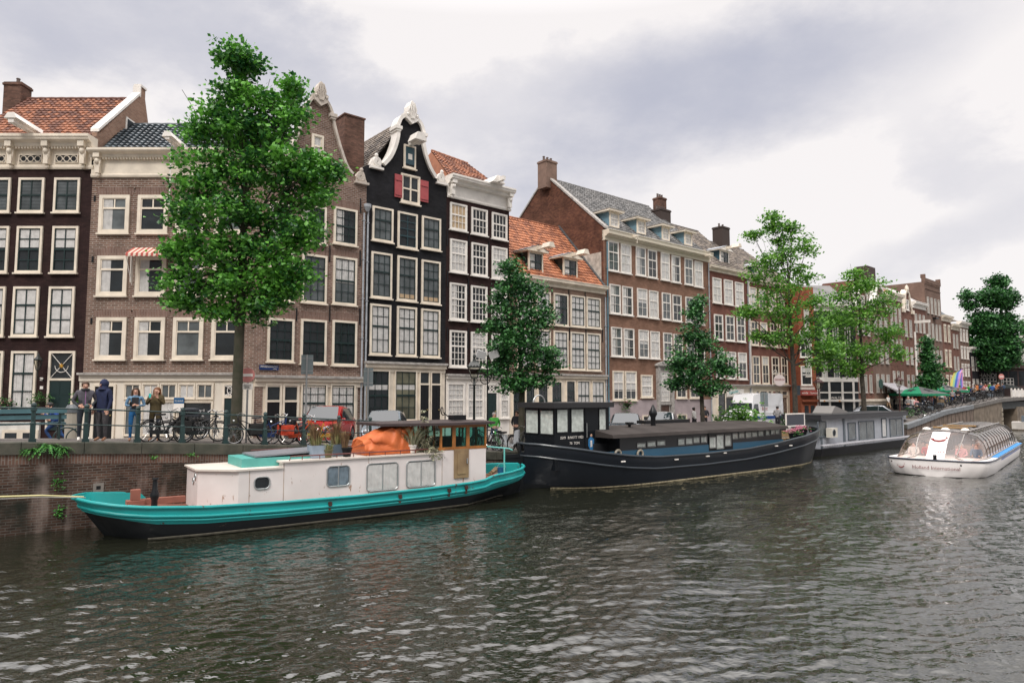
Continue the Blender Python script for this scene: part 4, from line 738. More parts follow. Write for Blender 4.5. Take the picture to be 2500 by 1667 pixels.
def far_house(P, px, py, a, ytop, wall, label, rows, cols, kind='cornice', trim=white, base=cream, arch=0, roof=None, ww=.46, dz=0, gf=3.3):
    x, Pn = plat(P, px, py, a); H = House('canal_house', label, P, FG); zt = P.f(px, ytop)[1]; P.o.z = 0
    m = MB(); zt0 = zt-.45
    if kind == 'gable':
        zs = zt-2.6; pts = [(0, -2), (x, -2), (x, zs)]+smooth_pts([(x*.93, zs), (x*.78, zs+.7), (x*.7, zs+1.7), (x*.66, zs+2.1), (x*.5, zs+2.5)]); pts += mirror(pts[3:-1], x/2)+[(0, zs)]; m.prism(pts, 0, .5); m.box(.01, x-.01, .4, 9, -2, zs-.3); zt0 = zs
        b_ = MB(); band(b_, pts[3:-1], .22, -.14, .5); b_.ball((x/2, -.05, zt), (.4, .2, .5), 8); b_.box(-.05, .6, -.2, .4, zs-.12, zs+.3); b_.box(x-.6, x+.05, -.2, .4, zs-.12, zs+.3); H.b(b_, 'gable_trim', trim)
        winm(H, x/2-.4, x/2+.4, zs+.2, zs+1.4, 2, (1, 1), .5, white, 0, .09, frame=white)
        r_ = MB(); r_.add([(.1, .5, zs-.3), (x/2, .5, zt-.6), (x/2, 8, zt-.6), (.1, 8, zs-.3), (x-.1, .5, zs-.3), (x-.1, 8, zs-.3)], [(0, 3, 2, 1), (1, 2, 5, 4)]); H.b(r_, 'roof', tile_k)
    else:
        m.box(0, x, 0, 9, -2, zt0)
        if kind == 'cornice': cornice(H, 0, x, zt-.75, zt, trim, .45, .45)
        if kind == 'flat':
            q = MB(); q.box(-.04, x+.04, -.1, .3, zt-.45, zt); q.box(0, x, -.05, 0, zt-1.3, zt-1.2)
            for i in range(12): q.box(x*i/12, x*(i+.5)/12, -.09, 0, zt-.7, zt-.45)
            for s in (0, x-.25): q.box(s, s+.25, -.1, .4, zt, zt+.45)
            H.b(q, 'parapet', wall)
        if roof:
            r_ = MB(); r_.add([(.1, 0, zt-.05), (x-.1, 0, zt-.05), (x-.5, 3, zt+roof[0]), (.5, 3, zt+roof[0]), (.5, 7, zt+roof[0]), (x-.5, 7, zt+roof[0])], [(0, 1, 2, 3), (3, 2, 5, 4)]); r_.add([(.1, 0, zt-.05), (.5, 3, zt+roof[0]), (.5, 7, zt+roof[0]), (.1, 8, zt-.05)], [(0, 1, 2, 3)]); H.b(r_, 'roof', roof[1])
    H.b(m, 'wall', wall)
    zb = gf+itp(0, [(0, 0)])+dz; q = MB(); q.box(0, x, -.06, 0, -1, zb-.1); q.box(0, x, -.3, 0, zb-.1, zb+.12); sf = H.b(q, 'shopfront', base)
    simple_windows(H, x, zb+.2, zt0-(1.2 if kind == 'flat' else .3), rows, cols, ww, frame=trim if arch else mat('weathered white', (.5, .47, .43), .6), arch=arch)
    q = MB(); n = max(2, int(x/1.3))
    for i in range(n): q.box(.2+(x-.4)*i/n+.1, .2+(x-.4)*(i+1)/n-.1, -.075, -.06, zb-2.5, zb-.45)
    H.b(q, 'shop_window', dark_in, sf)
    return H, x, Pn
orangeb = brick('orange brick', (.24, .07, .035), (.31, .10, .055), (.16, .07, .05), bh=.085, ms=.005, dirt=.2)
blk2 = brick('black cafe brick', (.015, .015, .02), (.022, .021, .026), (.012, .012, .015), dirt=.2)
redb = brick('far red brick', (.13, .06, .045), (.19, .09, .065), (.2, .13, .11), bh=.1, ms=.006, dirt=.2)
brnb = brick('far brown brick', (.16, .10, .08), (.2, .13, .10), (.16, .12, .1), bh=.1, ms=.006, dirt=.2)
pxY = lambda px, Y: (px-W/2)/F*Y
PO = Pl(pxY(1953, 63.2), 63.2, 0, 80)
H, xo, PK = far_house(PO, 1990, 850, 82, 690, orangeb, 'narrow orange brick shop house with a red awning behind the light green tree', 1, 1, 'none', base=orangeb); HO = H
for r in ((1955, 893, 1981, 940), (1952, 806, 1980, 872)): win(H, r, nx=2, ny=(1, 1), split=.35, cur=(2, .5, 1), frame=white, fw=.1)
xa, z0 = H.f(1958, 965, -.3); xb, _ = H.f(1992, 965, -.3); z1 = H.f(1970, 953, -.3)[1]; q = MB(); q.prism([(xa, z0), (xb, z0), (xb, z1), (xa, z1)], -.55, -.06); H.b(q, 'awning', mat('awning dull red', (.33, .06, .05), .7)); q = MB(); q.box(xa, xb, -.2, 0, z1+.08, z1+.16); q.box(xa, xb, -.14, 0, z1+.22, z1+.3); H.b(q, 'fascia', white)
text_mesh('mode · kunsten', .28, white, H.e, ((xa+xb)/2, -.56, (z0+z1)/2), (R(90), 0, 0))
H, xk, PA = far_house(PK, 2090, 850, 47.7, 742, blk2, 'black brick corner cafe with big white framed windows and a dark mansard roof', 1, 3, 'cornice', roof=(2.2, tile_g), base=white); HK = H
# cafe front
zf = [H.f(2040, y)[1] for y in (921, 932, 958, 1020)]; q = MB(); xs = [H.f(px, 980)[0] for px in (1998, 2024, 2056, 2083)]
for xx in [0.1]+xs: q.box(xx-.1, xx+.1, -.14, -.05, -.5, zf[1])
q.box(0, xk, -.13, -.05, zf[2]-.07, zf[2]+.07); q.box(0, xk, -.16, -.05, zf[1], zf[0]); q.box(0, xk, -.09, -.078, 0.1, zf[1], 1); H.b(q, 'cafe_front', [white, dark_in])
for r in ((1992, 868, 2016, 912), (2022, 868, 2046, 912), (2054, 868, 2078, 912)): pass
text_mesh('WALTER', .32, white, H.e, (H.f(2041, 971)[0], -.17, H.f(2041, 971)[1]), (R(90), 0, 0))
q = MB()
for px in (2008, 2045): x, z = H.f(px, 979); q.ball((x, -.3, z), .09, 8)
H.b(q, 'hanging_bulb', mat('amber bulb', (.6, .3, .1), .4))
# receding row
PA.o = Vector((pxY(2090, 66), 66, 0)); P = PA
rows_ = [(2130, 700, redb, 'white trimmed gable house mostly behind the second light green tree', 3, 3, 'gable', dict()),
         (2172, 702, brnb, 'brown brick house with neck gable just left of the green parasols', 3, 3, 'gable', dict()),
         (2206, 724, redb, 'red brick house with tall cream cornice and orange roof behind the lamp post', 3, 3, 'cornice', dict(trim=cream, roof=(1.8, tile_r))),
         (2232, 712, redb, 'narrow red brick house with an ornate stepped gable above the green parasols', 3, 2, 'gable', dict(trim=cream)),
         (2264, 745, redb, 'red brick house with white drainpipes and a white upper storey', 3, 3, 'cornice', dict(roof=(2.0, mat('pale attic', (.5, .47, .46), .7)))),
         (2302, 694, brnb, 'tall plain brown brick warehouse with a flat parapet top', 4, 4, 'flat', dict(ww=.45)),
         (2324, 775, redb, 'brick house with pale stone trim and dark mansard right of the tall warehouse', 3, 2, 'cornice', dict(arch=1, trim=cream, roof=(2.6, tile_d))),
         (2342, 795, redb, 'slim red brick house with two narrow window bays in the far row', 3, 2, 'cornice', dict(trim=cream)),
         (2366, 790, brnb, 'house with white dotted window arches beside the rainbow banner', 4, 3, 'cornice', dict(arch=1, roof=(1.2, tile_k))),
         (2388, 850, blk2, 'dark house at the far bend with white lattice windows', 2, 2, 'cornice', dict())]
for px, yt, wl, lb, r, c, kd, kw in rows_:
    H, xw, P = far_house(P, px, 850, 47.7, yt, wl, lb, r, c, kd, **kw)
    if px == 2206: HC = H
    if px == 2232: c_ = MB(); z = P.f(2215, 680, 3)[1]; c_.box(-1.2, 1.2, 3, 4.4, z-6, z); H.b(c_, 'chimney', MATS['sooty chimney'])
    if px == 2264: pipe(H, .1, 0, 11, white, r=.12); pipe(H, xw-.1, 0, 11, white, r=.12); q = MB(); q.box(.4, .6, -1.6, .3, 12, 12.3); H.b(q, 'hoist_beam', white)
    if px == 2302: q = MB(); q.box(xw*.5-.5, xw*.5+.5, -.4, 0, 13.0, 13.2); H.b(q, 'hoist_beam', black_p)
PJ = Pl(pxY(2388, 96), 96, 0, 88)
H, xj, _ = far_house(PJ, 2530, 850, 88, 820, brick('wine brown brick', (.07, .045, .045), (.09, .06, .055), (.06, .045, .045), dirt=.2), 'dark brick trade building with white lattice windows facing along the canal', 1, 7, 'cornice', ww=.75, gf=7.6, base=MATS['wine brown brick']); HJ = H
x, z = H.f(2412, 917); text_mesh('HANDEL', .82, mat('pale lettering', (.6, .56, .52), .7), H.e, (x, -.32, z), (R(90), 0, 0))
q = MB()
for a, b in ((2394, 2431), (2440, 2473), (2371+20, 2384)):
    x0, z0 = H.f(a, 946); x1, z1 = H.f(b, 923); q.box(x0, x1, -.12, -.06, z0, z1, 0); n = max(3, int((x1-x0)/.42)); 
    for i in range(n):
        for k in range(3): q.box(x0+(x1-x0)*(i+.15)/n, x0+(x1-x0)*(i+.85)/n, -.14, -.12, z0+(z1-z0)*(k+.12)/3, z0+(z1-z0)*(k+.88)/3, 1)
H.b(q, 'lattice_window', [white, dark_in])
# ---------------------------------------------------------------- trees
bark = mat('bark', (.075, .06, .045), .95, col2=(.02, .02, .016), vscale=5, bump=.6, bscale=18); barkg = mat('mossy bark', (.028, .032, .016), .95, col2=(.065, .055, .04), vscale=3, bump=.6, bscale=18)
leafA = mat('deep green leaves', (.014, .09, .022), .45, col2=(.17, .45, .06), vscale=1.0, island=.35, trans=.28)
leafB = mat('dark elm leaves', (.010, .055, .02), .5, col2=(.07, .23, .055), vscale=1.8, island=.4, trans=.2)
leafC = mat('light green leaves', (.05, .17, .02), .5, col2=(.20, .43, .06), vscale=1.6, island=.4, trans=.35)
leafD = mat('mid green leaves', (.02, .09, .02), .5, col2=(.08, .22, .045), vscale=1.0, island=.5, trans=.3)
def leaves(cent, per, spread, size, seed=0, droop=.6):
    r = np.random.default_rng(seed); c = np.repeat(cent, per, 0); p = c+r.normal(0, 1, c.shape)*np.array([spread, spread, spread*.42]); n = len(p)
    nrm = r.normal(0, 1, (n, 3)); nrm[:, 2] = np.abs(nrm[:, 2])+droop; nrm /= np.linalg.norm(nrm, axis=1)[:, None]
    t = np.cross(nrm, r.normal(0, 1, (n, 3))); t /= np.linalg.norm(t, axis=1)[:, None]; b = np.cross(nrm, t); s = size*r.uniform(.6, 1.25, (n, 1))
    v = np.stack([p-t*s*.5, p+b*s*.42-nrm*s*.1+t*s*.05, p+t*s*.62, p-b*s*.42-nrm*s*.1+t*s*.05], 1).reshape(-1, 3)
    return v, np.arange(4*n).reshape(-1, 4)
def tree(label, L, n, px, blobs, lm, dens, size, trunk, fork, tm=bark, seed=1, name='tree', group='trees along the quay', per=9, spread=.22, trunk_px=None, cat='tree'):
    bx, by, bz = G(L, n); e = E(name, (bx, by, bz), 0, label, cat, group); Y = by; rr = np.random.default_rng(seed); cs = []; cents = []
    for (cx, cy, rx, ry) in blobs:
        if px == 580: cx = 588+(cx-588)*(.92 if cy > 350 else .84); rx *= .94 if cy > 350 else .86
        c = atY(cx, cy, Y); sc = Y/F*1.02; rx, ry = rx*.9, ry*.93; R3 = np.array([rx*sc, min(rx, ry*1.2)*sc*1.1, ry*sc]); cc = np.array([c.x-bx, rr.uniform(-.35, .35)*rx*sc, c.z-bz]); cs.append(cc)
        m = max(14, int(dens*(R3[0]*R3[2])*52)); d = rr.normal(0, 1, (m, 3)); d /= np.linalg.norm(d, axis=1)[:, None]; q = rr.uniform(0.1, .98, (m, 1))**.55; cents.append(cc+d*q*R3*.92)
        for _ in range(7):                                # ragged sprays sticking out of each limb's foliage
            dd = rr.normal(0, 1, 3); dd[2] = dd[2]*.8+.15; dd /= np.linalg.norm(dd); tip = cc+dd*R3*rr.uniform(1.0, 1.3); k = rr.integers(3, 6); cents.append(cc+dd*R3*.8+(tip-cc-dd*R3*.8)*np.linspace(0, 1, k)[:, None]+rr.normal(0, .06, (k, 3)))
    v, f = leaves(np.concatenate(cents), per, spread, size, seed); cr = MB(); cr.arr(v, f); cr.build('crown', lm, e)
    t = MB(); r0 = trunk; zf = fork; sx = rr.uniform(-.1, .1); ztop = max(c[2] for c in cs); cx_ = float(np.mean([c[0] for c in cs]))
    P = [(0, 0, -.3), (0, 0, .1), (.02, 0, zf*.5), (sx, .03, zf), (cx_*.4, 0, zf+(ztop-zf)*.35), (cx_*.5, .05, zf+(ztop-zf)*.7), (cs[0][0], cs[0][1], ztop)]; t.tube(P, [r0*1.35, r0*1.12, r0, r0*.92, r0*.5, r0*.24, r0*.06], 10)
    for c in cs:
        k = min(.9, max(0, (c[2]-zf)/(ztop-zf)*.7)); zz = zf+(ztop-zf)*max(0, k-.12); x0 = np.interp(zz, [p[2] for p in P], [p[0] for p in P]); rb = r0*(1-k)*.26+.02
        mid = ((x0*.5+c[0]*.5), c[1]*.45, zz+(c[2]-zz)*.35+.1); t.tube([(x0, 0, zz), mid, tuple(c)], [rb, rb*.6, .02], 6)
        for _ in range(3): w_ = c+rr.normal(0, .45, 3); t.tube([mid, tuple((np.array(mid)+w_)/2+rr.normal(0, .1, 3)), tuple(w_)], [rb*.4, rb*.25, .01], 4)
    t.build('trunk', tm, e, smooth=True); return e
tree('tall broad maple with dense deep green crown in front of the brick houses', at_px(580, .9), .9, 580,
     [(575,132,34,38),(606,158,32,34),(572,160,40,40),(580,222,52,34),(638,250,48,45),(505,280,50,50),(462,320,38,40),(560,320,80,70),(655,320,75,60),(738,232,20,46),(735,300,48,55),(590,420,100,70),(480,430,66,70),(700,420,90,75),(452,520,50,60),(560,520,95,70),(690,525,95,70),(785,470,45,45),(815,420,22,22),(780,400,30,36),(465,610,50,50),(560,620,85,60),(680,620,85,60),(760,575,42,45),(450,690,48,36),(425,740,38,22),(560,700,70,50),(655,690,70,55),(735,680,40,38),(632,765,42,38),(690,735,45,32),(520,762,36,22),(420,610,22,14)],
     leafA, 1.08, .165, .17, 6.0, barkg, 5, per=17, spread=.24)
tree('dark green young elm beside the lamp post, in front of the maroon house', at_px(1272, 1.3), 1.3, 1272,
     [(1247,655,24,24),(1255,695,42,45),(1295,720,42,45),(1228,750,34,45),(1270,800,56,55),(1322,770,34,36),(1235,850,46,50),(1305,860,58,55),(1345,895,26,40),(1218,895,38,40),(1290,930,55,28),(1240,940,36,24),(1200,800,16,18)],
     leafB, 1.8, .15, .15, 2.6, barkg, 6, per=13, spread=.2)
tree('small dark elm with a narrow top before the lilac plinth block', at_px(1712, 1.2), 1.2, 1712,
     [(1703,738,13,20),(1700,772,24,28),(1690,820,28,35),(1720,835,32,35),(1662,880,32,30),(1705,895,50,40),(1755,890,32,26),(1672,930,40,24),(1740,940,46,25),(1655,905,24,22),(1780,905,22,14),(1648,935,20,15)],
     leafB, 1.5, .17, .13, 2.6, bark, 7, per=11, spread=.2)
tree('airy light green locust tree rising above the narrow brick houses', at_px(1938, 1.2), 1.2, 1935,
     [(1885,535,16,14),(1892,560,18,18),(1905,590,16,18),(1935,557,12,14),(1838,575,14,10),(1880,640,40,42),(1925,615,26,40),(1968,610,16,36),(1850,660,28,30),(1900,700,55,42),(1965,670,28,40),(1860,750,35,30),(1925,770,52,42),(1988,740,26,36),(1822,765,18,14),(1960,830,50,30),(2010,850,36,20),(1900,830,30,22),(1855,820,20,10),(1995,800,30,26),(2030,868,16,9)],
     leafC, .62, .2, .17, 4.6, bark, 8, per=10, spread=.3)
tree('spreading light green tree between the cafe and the red terrace front', at_px(2105, 1.5), 1.5, 2105,
     [(2086,672,16,16),(2075,715,34,36),(2120,700,34,30),(2040,780,32,36),(2100,780,55,48),(2155,745,34,40),(2048,850,42,36),(2120,860,54,38),(2178,810,28,34),(2010,890,30,22),(2195,860,15,22),(2070,900,44,20)],
     leafC, .8, .22, .19, 4.4, bark, 9, per=10, spread=.3)
tree('slim cone shaped dark tree above the green parasols', at_px(2268, 2.5), 2.5, 2268,
     [(2266,838,8,18),(2264,870,15,22),(2268,903,25,22),(2267,932,33,20),(2255,950,18,10)], leafB, 1.5, .3, .16, 3.0, bark, 10, per=10, spread=.3)
tree('big dark green tree behind the no entry sign near the bridge', at_px(2437, 3.5), 3.5, 2437,
     [(2432,692,22,20),(2418,730,42,32),(2458,730,22,32),(2405,790,46,38),(2455,795,36,42),(2400,845,50,34),(2455,850,38,40),(2428,885,55,24),(2360,722,8,12),(2372,745,14,12),(2370,800,16,12)], leafB, 1.5, .36, .26, 4.5, bark, 11, per=10, spread=.4)
tree('dark tree cut by the right edge of the picture', at_px(2498, 5), 5, 2500,
     [(2500,800,16,26),(2495,850,30,40),(2505,900,30,30),(2485,930,24,20)], leafD, 1.5, .36, .2, 3.5, bark, 12, per=10, spread=.4)
# ---------------------------------------------------------------- boats
def interp(x, tab): return float(np.interp(x, [t[0] for t in tab], [t[1] for t in tab]))
rustt = mat('worn turquoise paint', (.0, .28, .28), .42, col2=(.008, .36, .34), vscale=1.5)
def worn(name, col, chip, amt=.72, sc=3.2, rough=.45, stretch=(1, 1, 2.2), spec=.5):
    m = mat(name, col, rough, spec=spec); nt = m.node_tree; N = nt.nodes; L = nt.links; b = N['Principled BSDF']; tc = N.new('ShaderNodeTexCoord'); mp = N.new('ShaderNodeMapping'); mp.inputs['Scale'].default_value = stretch; L.new(tc.outputs['Object'], mp.inputs[0])
    n = N.new('ShaderNodeTexNoise'); n.inputs['Scale'].default_value = sc; n.inputs['Detail'].default_value = 9; n.inputs['Roughness'].default_value = .7; L.new(mp.outputs[0], n.inputs['Vector'])
    r = N.new('ShaderNodeValToRGB'); r.color_ramp.elements[0].position = amt-.012; r.color_ramp.elements[1].position = amt+.012; L.new(n.outputs['Fac'], r.inputs[0])
    n2 = N.new('ShaderNodeTexNoise'); n2.inputs['Scale'].default_value = 1.3; n2.inputs['Detail'].default_value = 5; L.new(tc.outputs['Object'], n2.inputs['Vector'])
    v = N.new('ShaderNodeMapRange'); v.inputs['To Min'].default_value = .8; v.inputs['To Max'].default_value = 1.15; L.new(n2.outputs['Fac'], v.inputs[0]); sv = N.new('ShaderNodeVectorMath'); sv.operation = 'SCALE'; sv.inputs[0].default_value = col; L.new(v.outputs[0], sv.inputs['Scale'])
    mx = N.new('ShaderNodeMixRGB'); L.new(r.outputs[0], mx.inputs[0]); L.new(sv.outputs[0], mx.inputs[1]); mx.inputs[2].default_value = (*chip, 1); L.new(mx.outputs[0], b.inputs['Base Color']); return m
tealw = worn('scuffed turquoise paint', (.006, .30, .295), (.07, .035, .025), .645, 3.0, stretch=(1.2, 1.2, .7))
whitew = worn('scuffed white paint', (.72, .66, .64), (.30, .17, .10), .645, 3.4, stretch=(1.5, 1.5, .5))
tarb = worn('tarred hull', (.012, .014, .016), (.06, .05, .04), .68, 2.5, .5, spec=.2)
woodo = mat('varnished wood', (.42, .16, .04), .35, col2=(.25, .10, .03), vscale=3); woodw = mat('weathered wood', (.30, .21, .11), .6, col2=(.2, .13, .07), vscale=3)
rustdeck = mat('rust red deck', (.26, .10, .07), .6, var=.15)
def hull(PT, e, tab, mats, deckm, n=60, bulw=.28, rake=0.):
    # tab: x, half beam at the rail, half beam at the water, rail height, paint line height
    Lm = tab[-1][0]; S = []
    rk = rake
    def g(x, i): return interp(x, [(t[0], t[i]) for t in tab])
    h = MB(); xs = [Lm*(.5-.5*math.cos(math.pi*i/n)) for i in range(n+1)]
    for x in xs:
        b, w, s, p = g(x, 1), g(x, 2), g(x, 3), g(x, 4); bp = w+(b-w)*min(1, (p+.1)/s)**.6; q = max(0, bulw)
        half = [(0, -.7), (w*.75, -.6), (w, -.05), (bp, p), (b*.995, s-.28), (b, s-.03), (b-.02, s), (max(b-.09, .0), s), (max(b-.1, .0), s-q), (0, s-q)]
        rx = lambda z: x+rk*max(0, 1-x/3)*(1-max(z, -.3)/s)
        S.append([(rx(z), -y, z) for y, z in half]+[(rx(z), y, z) for y, z in reversed(half)])
    h.loft(S, mf=lambda i, k: 1 if (k < 3 or k > 15) else (2 if k in (8, 9, 10) else 0))
    return h.build('hull', mats+[deckm], e, smooth=True, fix=True), g, xs
def strake(e, g, xs, f, r, m, off=0, name='rubbing_strake', x0=-1, x1=99, rk=0.):
    q = MB()
    X = [x for x in xs if x0 <= x <= x1]
    def yy(x, z):
        b, w, s, p = g(x, 1), g(x, 2), g(x, 3), g(x, 4); bp = w+(b-w)*min(1, (p+.1)/s)**.6
        return float(np.interp(z, [p, s-.28, s], [bp, b*.995, b]))
    sh = lambda x: x+rk*max(0, 1-x/3)*(1-f(x)/g(x, 3)); near = [(sh(x), -yy(x, f(x))-off, f(x)) for x in X]; far = [(sh(x), yy(x, f(x))+off, f(x)) for x in reversed(X)]
    q.tube(far+near[1:] if x0 < 0 else near, r, 8); return q.build(name, m, e, smooth=True)
# --- turquoise houseboat
PT = Pl(-11.95, 18.7, 0, 54.4); eT = E('houseboat', PT.w(0), PT.rot(), 'turquoise and white houseboat with a wooden wheelhouse moored along the brick quay', 'houseboat')
tabT = [(a, b, c, d, e+.1) for a, b, c, d, e in [(0, .12, 0, 1.13, .80), (.12, .45, 0, 1.12, .78), (.4, 1.0, .45, 1.08, .62), (.9, 1.38, 1.0, 1.0, .48), (1.6, 1.64, 1.45, .92, .34), (3, 1.78, 1.66, .82, .25), (5, 1.8, 1.7, .76, .21), (7.5, 1.8, 1.7, .74, .2), (10, 1.8, 1.66, .77, .22), (11.7, 1.76, 1.5, .83, .27), (12.3, 1.72, 1.1, .88, .3), (12.7, 1.66, .95, 1.0, .34), (13.6, 1.45, .4, 1.04, .42), (14.4, 1.05, .25, 1.08, .5), (14.85, .6, 0, 1.11, .55), (15.1, .12, 0, 1.13, .6)]]
hl, gT, xsT = hull(PT, eT, tabT, [tealw, tarb], rustdeck, bulw=.36, rake=.8)
for k, (dz, r) in enumerate(((.02, .045), (.26, .05), (.36, .035))): strake(eT, gT, xsT, lambda x, dz=dz: gT(x, 3)-dz, r, tealw, .01, rk=.8)
q = MB()
for i, x in enumerate((1.05, .45)):                       # bow fairlead pockets
    yb = gT(x, 1)
q.box(.5, 1.0, -1.12, -.6, .42, .74)
lim = [(x, -gT(x, 2)-(gT(x, 1)-gT(x, 2))*.12-.012, .045) for x in xsT if 1.5 < x < 14]; q = MB(); q.tube(lim, .035, 6); q.build('waterline_growth', mat('dry waterline', (.06, .055, .04), .9, var=.3, vscale=8), eT)
for px, py in ((805, 1230), (976, 1212), (1096, 1197), (1138, 1190)): x, z = PT.f(px, py, -1.8); q = MB(); q.box(x-.05, x+.05, -1.87, -1.78, z-.05, z+.07); q.box(x-.04, x+.03, -1.83, -1.78, z-.2, z-.05); q.build('fender_bracket', mat('rusty iron', (.045, .02, .014), .9, var=.5), eT)
yc = -1.22; xA = PT.f(582, 1190, yc)[0]; xF = PT.f(482, 1190, -.4)[0]; xS = PT.f(691, 1150, yc)[0]; xE = PT.f(1080, 1150, yc)[0]; xW = PT.f(1186, 1120, yc)[0]
zA = PT.f(630, 1147, yc)[1]; zM = (PT.f(700, 1129, yc)[1]+PT.f(1075, 1107, yc)[1])/2
cb = MB(); zd = .5; cb.slab([(xA, yc), (xS, yc), (xS, -yc), (xF, -yc), (xF, .5), (xF, -.4)][::1], zd, zA); cb.slab([(xS, yc), (xE, yc), (xE, -yc), (xS, -yc)], zd, zM); cb.build('cabin', whitew, eT)
q = MB(); [q.box(x, x+.012, yc-.006, yc, zd, z) for x, z in ((xS+.02, zM), (xE-.02, zM), (xA+.3, zA), ((xS+xE)/2, zM))]; q.build('plate_seam', mat('rusty seam', (.30, .2, .13), .8, var=.5, vscale=6), eT)
q = MB(); q.slab([(xA-.1, yc-.05), (xS, yc-.05), (xS, 1.25), (xF-.08, 1.25), (xF-.08, -.45)], zA, zA+.05, 1); q.slab([(xS-.08, yc-.06), (xE, yc-.06), (xE, 1.28), (xS-.08, 1.28)], zM, zM+.05, 1); q.box(xS-1.1, xS+1.2, -.8, .9, zA+.05, zM+.14, 0); q.loft([[(x, -.75, z), (x, .8, z), (x, .8, z+.05), (x, -.75, z+.05)] for x, z in ((xS-.7, zM+.16), (xS+1.4, zM+.24))], 2)
q.build('cabin_roof', [mat('faded turquoise roof', (.09, .36, .32), .5, var=.1), mat('roof edge paint', (.62, .56, .5), .6), mat('grey panel', (.2, .21, .23), .4)], eT)
def bwin(P, e, r, off, split=1, ctn=curt, frame=mat('aluminium', (.5, .52, .52), .35, .7), fw=.045, name='window', room=None, rad=.12, full=1., proud=.03):
    x0, y0, x1, y1 = r; a = P.f(x0, (y0+y1)/2, off)[0]; b = P.f(x1, (y0+y1)/2, off)[0]; zt = P.f((x0+x1)/2, y0, off)[1]; zb = P.f((x0+x1)/2, y1, off)[1]; return bwm(e, a, b, zb, zt, off, split, ctn, frame, fw, name, room, rad, proud)
def bwm(e, a, b, zb, zt, off, split, ctn, frame, fw, name='window', room=None, rad=.12, proud=.03):
    rad = min(rad, (b-a)*.4, (zt-zb)*.4); pts = []
    for cx, cz, a0 in ((b-rad, zt-rad, 0), (a+rad, zt-rad, 90), (a+rad, zb+rad, 180), (b-rad, zb+rad, 270)):
        for k in range(5): pts.append((cx+rad*math.cos(R(a0+22.5*k)), cz+rad*math.sin(R(a0+22.5*k))))
    m = MB(); m.tube([(x, off-proud*.5, z) for x, z in pts+pts[:1]], fw*.5, 6, cap=False)
    if split > 1:
        for i in range(1, split): xx = a+(b-a)*i/split; m.box(xx-.015, xx+.015, off-proud, off-.005, zb, zt)
    m.add([(x, off-.006, z) for x, z in pts], [tuple(range(20))], 1); w = m.build(name, [frame, room or dark_in], e)
    p = MB(); p.add([(x, off-proud*.7, z) for x, z in pts], [tuple(range(19, -1, -1))]); p.build('pane', gls, w)
    if ctn:
        c = MB(); n = max(6, int((b-a)/.04)); c.add([(a+.03+(b-a-.06)*i/n, off-.012+.004*math.sin(i*1.9), z) for i in range(n+1) for z in (zb+.03, zt-.04)], [(2*i, 2*i+2, 2*i+3, 2*i+1) for i in range(n)]); c.build('curtain', ctn, w)
    return w
bwin(PT, eT, (621, 1164, 658, 1193), yc, 1, None); bwin(PT, eT, (798, 1137, 853, 1186), yc, 2, mat('grey blue curtain', (.16, .2, .24), .9, var=.3, vscale=5)); bwin(PT, eT, (895, 1130, 971, 1196), yc, 2); bwin(PT, eT, (992, 1124, 1062, 1187), yc, 2)
q = MB()
for px, py in ((455, 1179), (469, 1167)): pass
for y, z in ((.15, zA-.35), (-.1, zA-.2)): q.ring((xF-.01, y, z), .09, .02, 'x', 14); q.add([(xF-.012, y+.09*math.cos(t), z+.09*math.sin(t)) for t in np.linspace(0, 6.0, 12)], [tuple(range(12))], 1)
q.build('porthole', [mat('aluminium', (.5, .52, .52)), dark_in], eT)
q = MB()                                                   # roof rail
for s in (-1,): q.tube([(xS+.2, -1.15, zM+.02), (xS+.25, -1.15, zM+.17), (xE-.1, -1.15, zM+.17)], .02, 6); q.tube([(xS-.4, .9, zM+.25), (xE, .9, zM+.25)], .02, 6)
for i in range(9): x = xS+.6+i*(xE-xS-.8)/8.5; q.tube([(x, -1.15, zM+.02), (x, -1.15, zM+.17)], .015, 5)
q.build('roof_rail', mat('dark red rail', (.12, .03, .025), .5), eT)
# wheelhouse
zW = PT.f(1130, 1028, yc)[1]; zH = (PT.f(1083, 1100, yc)[1]+PT.f(1185, 1092, yc)[1])/2; q = MB(); q.box(xE+.001, xW, yc-.002, 1.2, .5, zH); q.build('wheelhouse_base', whitew, eT)
q = MB(); fz = zW-.12
def post(x, w=.07): q.box(x-w/2, x+w/2, yc-.02, yc+.05, zH, fz)
for px in (1077, 1106, 1110, 1140, 1144, 1185): post(PT.f(px, 1060, yc)[0])
q.box(xE-.15, xW, yc-.015, yc+.05, zH, zH+.10); q.box(xE-.15, xW, yc-.015, yc+.05, fz-.1, fz); q.box(xE-.15, xW, 1.1, 1.2, zH, zH+.15); q.box(xE-.15, xW, 1.1, 1.2, fz-.12, fz)
for y in (-.6, 0, .6): q.box(xE-.02, xE+.04, y-.04, y+.04, zH, fz); q.box(xW-.05, xW, y-.04, y+.04, zH, fz)
for x in (xE, xW-.06): q.box(x, x+.06, 1.1, 1.2, zH, fz)
q.build('wheelhouse_frame', woodo, eT)
q = MB(); q.add([(xE, yc, zH), (xW, yc, zH), (xW, yc, fz), (xE, yc, fz)], [(0, 1, 2, 3)]); q.add([(xE, yc, zH), (xE, 1.1, zH), (xE, 1.1, fz), (xE, yc, fz)], [(3, 2, 1, 0)]); q.add([(xW, yc, zH), (xW, 1.1, zH), (xW, 1.1, fz), (xW, yc, fz)], [(0, 1, 2, 3)]); q.build('wheelhouse_glass', glass('green glass', (.25, .55, .5), 1.6), eT)
q = MB(); q.box(xE+.1, xW-.1, .3, .9, zH-.3, zH+.35); q.build('interior_counter', mat('dim green interior', (.03, .06, .05), .8), eT)
